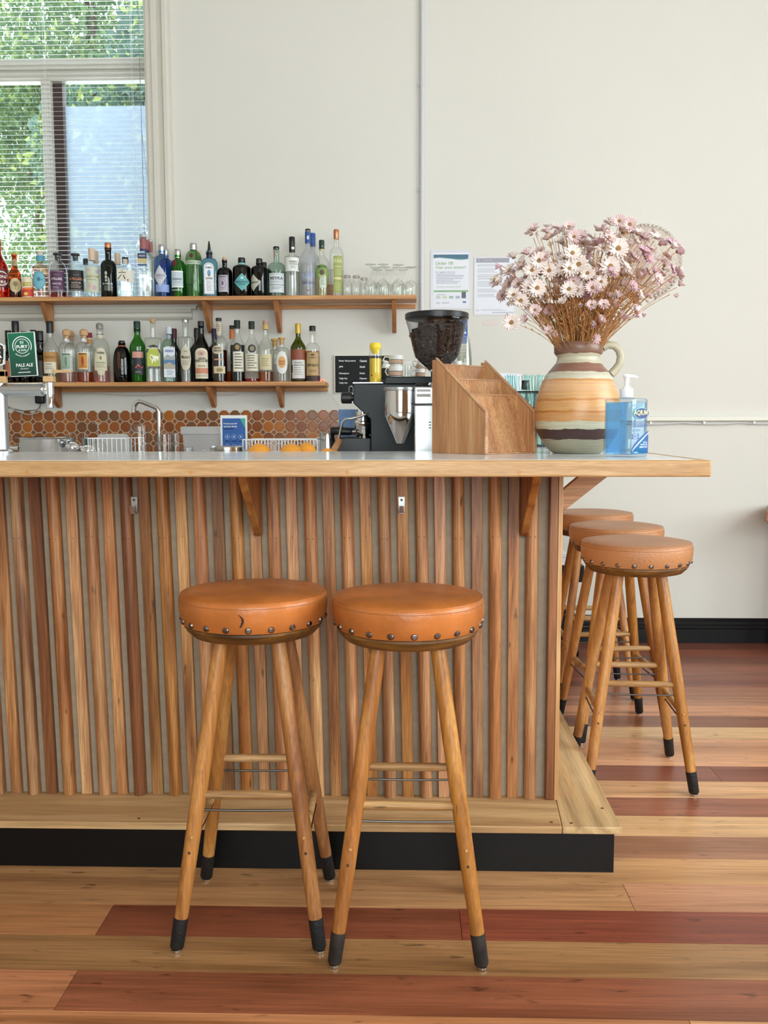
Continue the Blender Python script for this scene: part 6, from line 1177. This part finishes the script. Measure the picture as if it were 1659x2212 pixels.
hand = [(1105, 697, 'open', 0, 15), (1125, 650, 'open', 0, 14), (1144, 622, 'open', 0, 15), (1160, 622, 'open', 0, 15), (1164, 563, 'open', 0, 15), (1150, 584, 'open', 0, 14), (1216, 579, 'open', 0, 14), (1230, 580, 'open', 0, 14), (1236, 547, 'open', 0, 15), (1250, 572, 'open', 0, 17), (1318, 576, 'open', 0, 18), (1335, 537, 'open', 0, 18), (1269, 590, 'open', 0, 12), (1290, 592, 'open', 1, 13), (1229, 625, 'open', 0, 14), (1247, 627, 'open', 0, 13), (1239, 610, 'open', 1, 13), (1338, 478, 'open', 1, 12), (1360, 485, 'open', 1, 13), (1341, 496, 'half', 0, 12), (1155, 498, 'half', 1, 13), (1240, 512, 'open', 1, 12), (1251, 509, 'open', 1, 11), (1183, 504, 'half', 1, 12), (1466, 617, 'half', 1, 10), (1452, 637, 'shut', 1, 10), (1288, 499, 'half', 1, 10), (1308, 508, 'half', 1, 10), (1368, 685, 'shut', 2, 9), (1385, 675, 'shut', 2, 9), (1102, 683, 'shut', 2, 8), (1138, 690, 'half', 1, 12), (1284, 732, 'half', 1, 11), (1185, 716, 'half', 1, 10), (1205, 722, 'shut', 1, 10), (1219, 655, 'half', 0, 12), (1288, 632, 'half', 1, 13), (1186, 585, 'open', 0, 14)]
for x_, y_, k_, c_, s_ in hand: heads.append((x_, y_, VY-.09-random.random()*.05, k_, c_, s_))
pl = []
tries = 0
while len(pl) < 300-len(hand)-2 and tries < 20000:
    tries += 1; x_, y_ = random.uniform(1060, 1475), random.uniform(470, 722)
    if not inside(x_, y_): continue
    if y_ > 660 and random.random() < .35: continue
    Y_ = VY+random.uniform(-.13, .15)
    if any((x_-a)**2+(y_-b)**2 < 150 and abs(Y_-c) < .04 for a, b, c in pl): continue
    pl.append((x_, y_, Y_)); k_ = random.choice(['open']*4+['half']*4+['shut']*2) if y_ < 620 else random.choice(['open', 'half', 'half', 'shut', 'shut'])
    heads.append((x_, y_, Y_, k_, random.choice([0, 0, 0, 1, 1, 1, 2]) if y_ < 600 else random.choice([0, 1, 1, 2]), random.uniform(9.5, 14.5)))
for i, (x_, y_, Y_, k_, c_, s_) in enumerate(heads):
    tip = at(x_, y_, Y_); a = random.random()*2*PI; rr = .052*math.sqrt(random.random())
    root = mouth+Vector((rr*math.cos(a), rr*math.sin(a), -.035)); rx = (tip-mouth)
    root = mouth+Vector((max(-.05, min(.05, rx.x*.28+random.uniform(-.02, .02))), max(-.045, min(.045, (rx.y)*.3+random.uniform(-.015, .015))), -.035))
    if (root-mouth).xy.length > .052: k = .052/(root-mouth).xy.length; root.x = mouth.x+(root.x-mouth.x)*k; root.y = mouth.y+(root.y-mouth.y)*k
    out = (tip-mouth); out.z *= .7; out.normalize(); dirn = (out*1.0+Vector((random.uniform(-.5, .5), random.uniform(-1.1, -.1) if k_ == 'open' else random.uniform(-.6, .4), random.uniform(-.2, .5)))).normalized()
    if i < len(hand) and k_ == 'open': dirn = Vector((random.uniform(-.25, .25), -1, random.uniform(-.1, .25))).normalized()
    if k_ == 'shut': dirn = (out+Vector((0, 0, random.uniform(-1.2, .4)))).normalized()
    R = s_*pv*1.38; ctl = root.lerp(tip, .55)+Vector((rx.x*-.10, rx.y*-.1, .02)); e3 = tip-dirn*R*.35
    f = MB(); pts = []
    for q in range(9):
        u = q/8; pts.append(((1-u)**2)*root+2*u*(1-u)*ctl+u*u*e3-tip)
    f.tube(pts, [.0008]*6+[.0007, .0006, .0010], 4)
    for q in (3, 4, 5, 6):                                # little scales and side buds
        if random.random() < .55:
            b = pts[q]; d = Vector((random.uniform(-1, 1), random.uniform(-1, 1), random.uniform(.2, 1))).normalized()*random.uniform(.006, .022); f.tube([b, b+d*.6, b+d], [.0006, .0018, .0004], 5)
    me = bpy.data.meshes.new('dried_flower'); bmesh.ops.recalc_face_normals(f.bm, faces=f.bm.faces[:]); f.bm.to_mesh(me); f.bm.free(); me.materials.append(M_stem)
    o = bpy.data.objects.new('dried_flower', me); COL.objects.link(o); o.location = tip
    tag(o, 'dried pinkish white paper daisy in the striped vase', 'flower', 'dried flowers in the vase')
    rot = dirn.to_track_quat('Z', 'Y').to_euler()
    pe = bpy.data.objects.new('petals', PM[(k_, c_)]); COL.objects.link(pe); pe.parent = o; pe.rotation_euler = rot; pe.scale = (R, R, R)
    if k_ != 'shut': dc = bpy.data.objects.new('flower_centre', DM); COL.objects.link(dc); dc.parent = o; dc.rotation_euler = rot; dc.scale = (R, R, R*1.1)
# the dense brown stalks without flowers
f = MB()
for i in range(110):
    a = random.random()*2*PI; rr = .048*math.sqrt(random.random()); r0 = mouth+Vector((rr*math.cos(a), rr*math.sin(a), -.03)); el = random.uniform(.09, .17); sp_ = random.uniform(-.20, .24); p2 = mouth+Vector((sp_*el/.2, random.uniform(-.11, .11), el))
    m_ = r0.lerp(p2, .5)+Vector((-sp_*.06, 0, .01)); pts = [r0*(1-u)**2+2*u*(1-u)*m_+u*u*p2 for u in (0, .2, .4, .6, .8, 1)]; f.tube(pts, .0009, 4)
    for q in (2, 3, 4):
        b = pts[q]; d = Vector((random.uniform(-1, 1), random.uniform(-1, 1), random.uniform(.1, 1))).normalized()*.014; f.tube([b, b+d*.5, b+d], [.0005, .0022, .0003], 4)
tag(obj('dried_stalks', f, mat('dried_stalk_brown', (176, 118, 64), .75, var=.4, vscale=20)), 'tangle of thin brown flowerless stalks in the mouth of the vase', 'stalks', None, 'stuff')

# ------------------------------------------------------------------ hand sanitiser
q = onz(1350, 988, TOPZ); SY = q.y+.045; hs = thing('sanitiser_bottle', 'clear blue hand sanitiser pump bottle in front of the vase', 'bottle', (at(1351, 950, SY).x, SY, TOPZ+.0003), math.radians(38))
ps = SY/F_PX; sw, sd = .0395, .043
M_san = glass('sanitiser_plastic', (238, 246, 252), (190, 216, 240)); M_gel = glass('blue_gel', (216, 238, 252), (170, 214, 246))
def rr_box(f, hx, hy, prof, n=40, e=7):
    rings = []
    for s_, z in prof:
        ring = []
        for i in range(n):
            a = 2*PI*i/n+.001; c, q_ = math.cos(a), math.sin(a); k = 1/((abs(c)**e+abs(q_)**e)**(1/e)); ring.append(f.v((hx*s_*c*k, hy*s_*q_*k, z)))
        rings.append(ring)
    for A, B in zip(rings, rings[1:]):
        for i in range(n): f.f([A[i], A[(i+1) % n], B[(i+1) % n], B[i]])
    f.f(rings[0][::-1]); f.f(rings[-1])
hh = (988-862)*ps*.985; sc = hh/.15
f = MB(); rr_box(f, sw, sd, [(.93, 0), (1.0, .004), (1.02, .008), (1.02, hh*.40), (.985, hh*.415), (.985, hh*.965), (.93, hh*.99), (.35, hh), (.30, hh+.004)]); obj('bottle_body', f, M_san, hs, angle=50)
f = MB(); rr_box(f, sw*.93, sd*.93, [(.95, .006), (1, .010), (1, hh*.93)]); obj('gel', f, M_gel, hs, angle=50)
F_ = Face(y=-sd*1.025); w_ = sw*.82; K = lambda s_: C(s_)
blue_t = glass('label_blue', (84, 168, 222), (70, 150, 210), dens=.35)
F_.strip(-w_, w_, hh*.06, lambda u: hh*(.10+.30*((u+w_)/(2*w_))**1.2), blue_t, 0, 16)
F_.strip(-w_, w_, lambda u: hh*(.08+.33*((u+w_)/(2*w_))**.75), lambda u: hh*(.12+.33*((u+w_)/(2*w_))**.7), K('1f4d92'), 1, 16)
F_.strip(-w_*.9, w_, lambda u: hh*(.07+.33*((u+w_)/(2*w_))**.8), lambda u: hh*(.085+.335*((u+w_)/(2*w_))**.8), K('eef4fa'), 2, 16)
F_.strip(w_*.82, w_, hh*.06, hh*.40, K('1f3f8c'), 1, 4); 
F_.ell(.002, hh*.745, w_*.88, hh*.095, K('6cb8b8'), 1); F_.ell(.004, hh*.74, w_*.86, hh*.085, K('34427e'), 2)
F_.text('AQIUM', 0, hh*.745, w_*1.6, hh*.10, K('e8e6a0'), 4, .01)
F_.text('ego', -w_*.75, hh*.87, w_*.4, hh*.04, K('5c78a8'), 2)
F_.text('ANTIBACTERIAL', -w_*.12, hh*.585, w_*1.6, hh*.032, K('6478a8'), 2, .01); F_.text('HAND SANITISER', .0, hh*.535, w_*1.9, hh*.042, K('53689e'), 2, .02)
F_.lines(-w_*.95, w_*.5, hh*.485, hh*.44, 2, K('90acd0')); 
for j in (.375, .325): F_.rect(-w_*.98, -w_*.15, hh*(j-.017), hh*(j+.017), K('1f4d92'), 2); F_.rect(-w_*.85, -w_*.3, hh*(j-.006), hh*(j+.006), K('c8d8ec'), 3)
F_.text('KILLS', w_*.6, hh*.25, w_*.45, hh*.028, K('f0f4fa'), 4); F_.text('99.99% OF', w_*.45, hh*.21, w_*.8, hh*.028, K('f0f4fa'), 4); F_.text('GERMS FAST', w_*.4, hh*.17, w_*.95, hh*.028, K('f0f4fa'), 4); F_.text('1 Litre', -w_*.55, hh*.085, w_*.6, hh*.03, K('d8ecfa'), 4)
F_.build('label', hs)
f = MB(); f.box((-sw*1.012, -sd*.80, hh*.07), (-sw*1.008, sd*.72, hh*.92)); bk = obj('back_label', f, glass('back_label_blue', (196, 230, 250), (176, 218, 248), dens=.22), hs)
pz = hh+.004; r_ = 14*ps
f = MB(); f.loft([(r_*.98, pz-.002), (r_, pz), (r_, pz+16*ps), (r_*.94, pz+17*ps), (r_*.62, pz+17*ps), (r_*.62, pz+21*ps), (0, pz+21*ps)], 30); obj('pump_collar', f, M_white, hs)
f = MB(); zt7 = at(1351, 811, SY).z-TOPZ; f.loft([(r_*.38, pz+21*ps), (r_*.34, pz+30*ps), (r_*.40, zt7-.006), (r_*.55, zt7-.003), (r_*.5, zt7), (0, zt7)], 18); obj('pump_stem', f, M_white, hs)
f = MB(); f.xf = Matrix.Rotation(-math.radians(38), 4, 'Z'); f.tube([(-.008, 0, zt7-.002), (.0, 0, zt7-.0015), (.018, 0, zt7-.003), (.028, 0, zt7-.006)], [.0045, .0055, .0042, .0032], 10); obj('nozzle', f, M_white, hs)

# ------------------------------------------------------------------ water bottles in a wire basket
YB = 3.33; q = at(1128, 848, YB); bk_ = thing('wire_basket', 'black wire basket of empty glass bottles behind the organiser', 'basket', (at(1132, 848, YB).x, YB, TOPZ)); zr = q.z-TOPZ
f = MB(); bw_, bd = .085, .11
for z in (.004, zr*.72, zr): f.tube([(-bw_, -.07, z), (bw_, -.07, z), (bw_, bd, z), (-bw_, bd, z), (-bw_, -.07, z)], .002 if z < zr else .0032, 8)
for i in range(7):
    x = -bw_+2*bw_*i/6; f.tube([(x, -.07, zr), (x, -.07, .004), (x, bd, .004), (x, bd, zr)], .0018, 6)
for i in range(4): y = -.07+(bd+.07)*(i+.5)/4; f.tube([(-bw_, y, zr), (-bw_, y, .004), (bw_, y, .004), (bw_, y, zr)], .0018, 6)
obj('wires', f, mat('black_wire', (18, 18, 20), .4), bk_)
H = at(1118, 810, YB).z-TOPZ-.007; R = .0285; wbt = thing('water_bottle', '', 'bottle', (0, 0, 0), 0, 'empty water bottles in the wire basket')
f = MB(); f.loft([(0, .003), (R*.85, 0), (R, .005), (R, H*.55), (R*.93, H*.63), (R*.62, H*.78), (R*.48, H*.9), (R*.47, H*.975), (R*.56, H*.978), (R*.56, H), (R*.42, H)], 26, cap1=False); obj('glass_body', f, G['teal'], wbt)
spots = [(-.050, -.038, 'front left in the basket'), (.010, -.038, 'front middle in the basket'), (.068-.012, -.038, 'front right in the basket, by the vase'), (-.052, .025, 'second row left'), (.008, .024, 'second row middle'), (.056, .024, 'second row right'), (-.022, .078, 'rear row left'), (.036, .078, 'rear row right')]
for i, (dx, dy, lb) in enumerate(spots):
    g_ = wbt if i == 0 else copy_tree(wbt); g_.location = (bk_.location.x+dx, YB+dy, TOPZ+.006); g_['label'] = 'pale turquoise empty water bottle, '+lb
    if i == 4: f = MB(); f.loft([(R*.49, H*.80), (R*.49, H*.93)], 20, cap0=False, cap1=False); obj('black_neck_band', f, M_plastic, g_)
f = MB(); q = at(1094, 818, 4.0); f.box((0, 0, 0), (.05, .01, .075)); f.box((.052, .0, 0), (.098, .01, .072)); o = tag(obj('price_cards', f, M_paper), 'two small white cards behind the organiser by the bottles', 'cards'); o.location = (at(1086, 0, 4.0).x, 4.02, at(1086, 833, 4.0).z-.02)
cs = MB(); cs.box((0, 0, 0), (.12, .05, at(1086, 833, 4.0).z-.02-TOPZ-.0005)); o = tag(obj('card_box', cs, M_white, None, .003), 'small white box carrying the cards at the far end of the bar top', 'box'); o.location = (at(1086, 0, 4.0).x-.01, 4.0, TOPZ+.0002)

# ------------------------------------------------------------------ beer taps
YA = 2.66; qb = at(-1, 975, YA); tw = thing('beer_tower', 'brushed steel beer tap tower with green and yellow tap signs at the left end', 'beer tap', (at(-2, 900, YA).x, YA, TOPZ+.0002)); tx_ = tw.location.x
def T2(px, py, Y=YA): p_ = at(px, py, Y); return p_.x-tx_, p_.z-TOPZ
pa = YA/F_PX
f = MB(); f.loft([(.036, 0), (.036, .006), (.0255, .012), (.0255, T2(0, 815)[1])], 30); obj('column', f, M_alu, tw)
za = T2(0, 842)[1]; xe = T2(62, 0)[0]
f = MB(); f.tube([(-.35, -.004, za), (T2(8, 0)[0], -.004, za), (xe-.010, -.004, za), (xe-.010, -.004, za), (xe, -.004, za)], [.0185, .0185, .0185, .0195, .0195], 26); obj('cross_bar', f, M_alu, tw)
xt = T2(77, 0)[0]
f = MB(); f.tube([(xe, -.004, za), (xe+.008, -.004, za-.001), (xt, -.004, za-.003)], [.008, .0125, .0105], 18); f.ball((xe+.007, -.004, za), .0145, 16, 10); obj('tap_joint', f, M_chrome, tw)
f = MB(); f.loft([(.0085, T2(77, 882)[1]), (.0095, T2(77, 880)[1]), (.0100, T2(77, 853)[1]), (.0125, T2(77, 852)[1]), (.0130, T2(77, 827)[1]), (.011, T2(77, 826)[1])], 24, cx=xt, cy=-.004); obj('tap_body', f, M_chrome, tw)
f = MB(); f.box((xt-.0145, -.018, T2(77, 826)[1]+.0005), (xt+.0145, .010, T2(77, 813)[1])); obj('wooden_handle', f, M_edge, tw, .002)
a, b = T2(28, 720), T2(91, 814); cxs = (a[0]+b[0])/2; w_ = (b[0]-a[0])/2*.97; h_ = a[1]-b[1]
sg = MB(); sg.box((-w_, -.004, 0), (w_, .004, h_)); s_o = obj('green_sign', sg, mat('sign_edge', (206, 216, 212), .3), tw, .001); s_o.location = (cxs, -.026, b[1]); s_o.rotation_euler = (0, math.radians(-2.5), 0)
gsm = bpy.data.materials.new('sign_green'); gsm.use_nodes = True; nt = gsm.node_tree; p = nt.nodes['Principled BSDF']; p.inputs['Roughness'].default_value = .35
tc = nt.nodes.new('ShaderNodeTexCoord'); sp_ = nt.nodes.new('ShaderNodeSeparateXYZ'); r_ = nt.nodes.new('ShaderNodeValToRGB'); r_.color_ramp.elements[0].color = lin('12352f'); r_.color_ramp.elements[0].position = 0; r_.color_ramp.elements[1].color = lin('0f6a4c'); r_.color_ramp.elements[1].position = .13
nt.links.new(tc.outputs['Object'], sp_.inputs[0]); nt.links.new(sp_.outputs['Z'], r_.inputs[0]); nt.links.new(r_.outputs[0], p.inputs['Base Color'])
F_ = Face(y=-.0042); F_.rect(-w_*.96, w_*.96, h_*.015, h_*.985, gsm, 0)
cu_, cv_, rr_ = .0015, h_*.685, w_*.54
F_.ring(cu_, cv_, rr_*.93, rr_, M_inkw, 1); F_.ring(cu_, cv_, rr_*1.22, rr_*1.33, M_inkw, 1, -.45, PI+.45)
F_.text('FURY', cu_, cv_-rr_*.08, rr_*1.55, rr_*.42, M_inkw, 1, .03); F_.text('& SON', cu_, cv_-rr_*.55, rr_*1.05, rr_*.26, M_inkw, 1, .02)
F_.ell(cu_-rr_*.14, cv_+rr_*.5, rr_*.15, rr_*.24, C('a8b8b0'), 1, 10); F_.ell(cu_+rr_*.14, cv_+rr_*.5, rr_*.10, rr_*.28, C('a8b8b0'), 1, 10)
F_.text('BREWING COMPANY', cu_, cv_-rr_*1.36, rr_*2.1, rr_*.17, M_inkw, 1, .01, 'c', (cv_, -rr_*1.36))
F_.text('PALE ALE', .0045, h_*.255, w_*1.25, h_*.075, M_inkw, 1, .01); F_.text('4.7% Alc/Vol', .003, h_*.17, w_*.6, h_*.025, M_inkw, 1, .01); F_.rect(-w_*.40, w_*.52, h_*.083, h_*.097, M_inkw, 1)
o = F_.build('printed_face', s_o)
f = MB(); z_ = T2(100, 803)[1]; f.box((T2(92, 0)[0], -.02, z_-.004), (T2(129, 0)[0], -.006, z_+.004)); f.box((T2(86, 0)[0], -.018, T2(86, 806)[1]), (T2(94, 0)[0], -.008, T2(86, 800)[1])); obj('wooden_lever', f, M_edge, tw, .001)
a, b = T2(-40, 733), T2(22, 800); w_ = .050; cxs = b[0]-w_; zc = (T2(0, 733)[1]+T2(0, 800)[1])/2; hh_ = .048
hexp = [(-w_, -hh_*.55), (0, -hh_), (w_, -hh_*.55), (w_, hh_*.55), (0, hh_), (-w_, hh_*.55)]
f = MB(); f.prism([(x, -.004, z) for x, z in hexp], (0, .008, 0)); s2_ = obj('yellow_sign', f, mat('sign_edge'), tw); s2_.location = (cxs, -.031, zc); s2_.rotation_euler = (0, math.radians(3), 0)
F_ = Face(y=-.0042); sc_ = lambda k: [(x*k, z*k) for x, z in hexp]
F_.poly(sc_(.985), M_inkw, 0); F_.poly(sc_(.93), M_ink, 1); F_.poly(sc_(.80), C('e2b934'), 2); F_.strip(-w_*.97, w_*.97, -.014, .017, M_ink, 3, 2)
F_.text('OG', w_*.42, .027, .028, .011, M_ink, 4, .03); F_.text('ER', w_*.56, .0015, .034, .022, M_inkw, 5, .04); F_.strip(-w_*.72, w_*.72, -.030, -.0285, C('b88c20'), 3, 2); F_.strip(-w_*.72, w_*.72, -.023, -.022, C('b88c20'), 3, 2)
F_.build('printed_face', s2_)
f = MB(); f.box((b[0]-.03, -.026, T2(0, 828)[1]), (b[0]-.004, -.008, T2(0, 800)[1])); f.box((b[0]-.045, -.026, T2(0, 815)[1]), (b[0]-.004, -.008, T2(0, 802)[1])); obj('wooden_handle', f, M_edge, tw, .002)
s2_.location.z = zc

# ------------------------------------------------------------------ far right: table, and a black trolley behind the stools
tb = thing('wall_table', 'brown wooden table at the right edge, against the back wall', 'table', (0, 0, 0))
a = at(1654, 1108, 4.5); b = at(1654, 1127, 4.5); WT = wood('table_wood', ['7c4c30', '986244', 'ae7a58'], 'x', 1, .5)
f = MB(); xe_ = at(1657, 1108, 4.93).x; f.prism([(a.x, 4.5, b.z), (a.x+1.4, 4.5, b.z), (a.x+1.4, 4.93, b.z), (xe_, 4.93, b.z)], (0, 0, a.z-b.z)); obj('table_top', f, WT, tb, .004)
for x in (a.x+.25, a.x+1.3):
    f = MB(); f.box((x, 4.60, 0), (x+.05, 4.65, b.z-.0005)); obj('leg', f, WT, tb, .002); f = MB(); f.box((x, 4.82, 0), (x+.05, 4.87, b.z-.0005)); obj('leg', f, WT, tb, .002)
YR = 4.62; ty = thing('trolley', 'low black two-tier trolley with napkins half hidden behind the stools', 'trolley', (at(1236, 1300, YR).x, YR, 0)); 
def R2(px, py): p_ = at(px, py, YR); return p_.x-ty.location.x, p_.z
xa_, za_ = R2(1200, 1222); xb_, zb_ = R2(1262, 1258)
f = MB(); f.box((xa_, 0, zb_), (xb_, .25, za_)); obj('upper_tier', f, M_black, ty, .004)
xc_, zc_ = R2(1260, 1345); _, zd_ = R2(1260, 1352); _, ze_ = R2(1240, 1375)
f = MB(); f.prism([(xa_, 0, .10), (xc_, 0, .10), (xc_, 0, zc_), (R2(1242, 0)[0], 0, R2(1242, 1310)[1]), (xa_, 0, R2(1242, 1310)[1])], (0, .26, 0)); obj('lower_tier', f, M_black, ty, .004)
for x in (xa_+.01, xb_-.035):
    f = MB(); f.box((x, .19, .02), (x+.014, .21, za_)); obj('upright', f, M_black, ty)
for x in (xa_+.02, xc_-.03):
    for y in (.03, .22): f = MB(); f.xf = Matrix.Translation((x, y, .035)) @ Matrix.Rotation(PI/2, 4, 'Y'); f.loft([(.034, -.01), (.035, 0), (.034, .01)], 18); f.xf = None; f.box((x-.004, y-.004, .05), (x+.004, y+.004, .1)); obj('wheel', f, M_plastic, ty)
q = R2(1233, 1186)
for i in range(5):
    f = MB(); f.box((-.05, -.05, .0), (.05, .05, .0125)); o = tag(obj('napkin_stack', f, M_paper, None, .003), 'stack of folded white napkins on the black trolley behind the stools', 'napkins', 'napkins on the trolley')
    o.location = (ty.location.x+R2(1226, 0)[0], YR+.06, za_+.0003+i*.013); o.rotation_euler = (0, 0, .06*(i % 3-1))
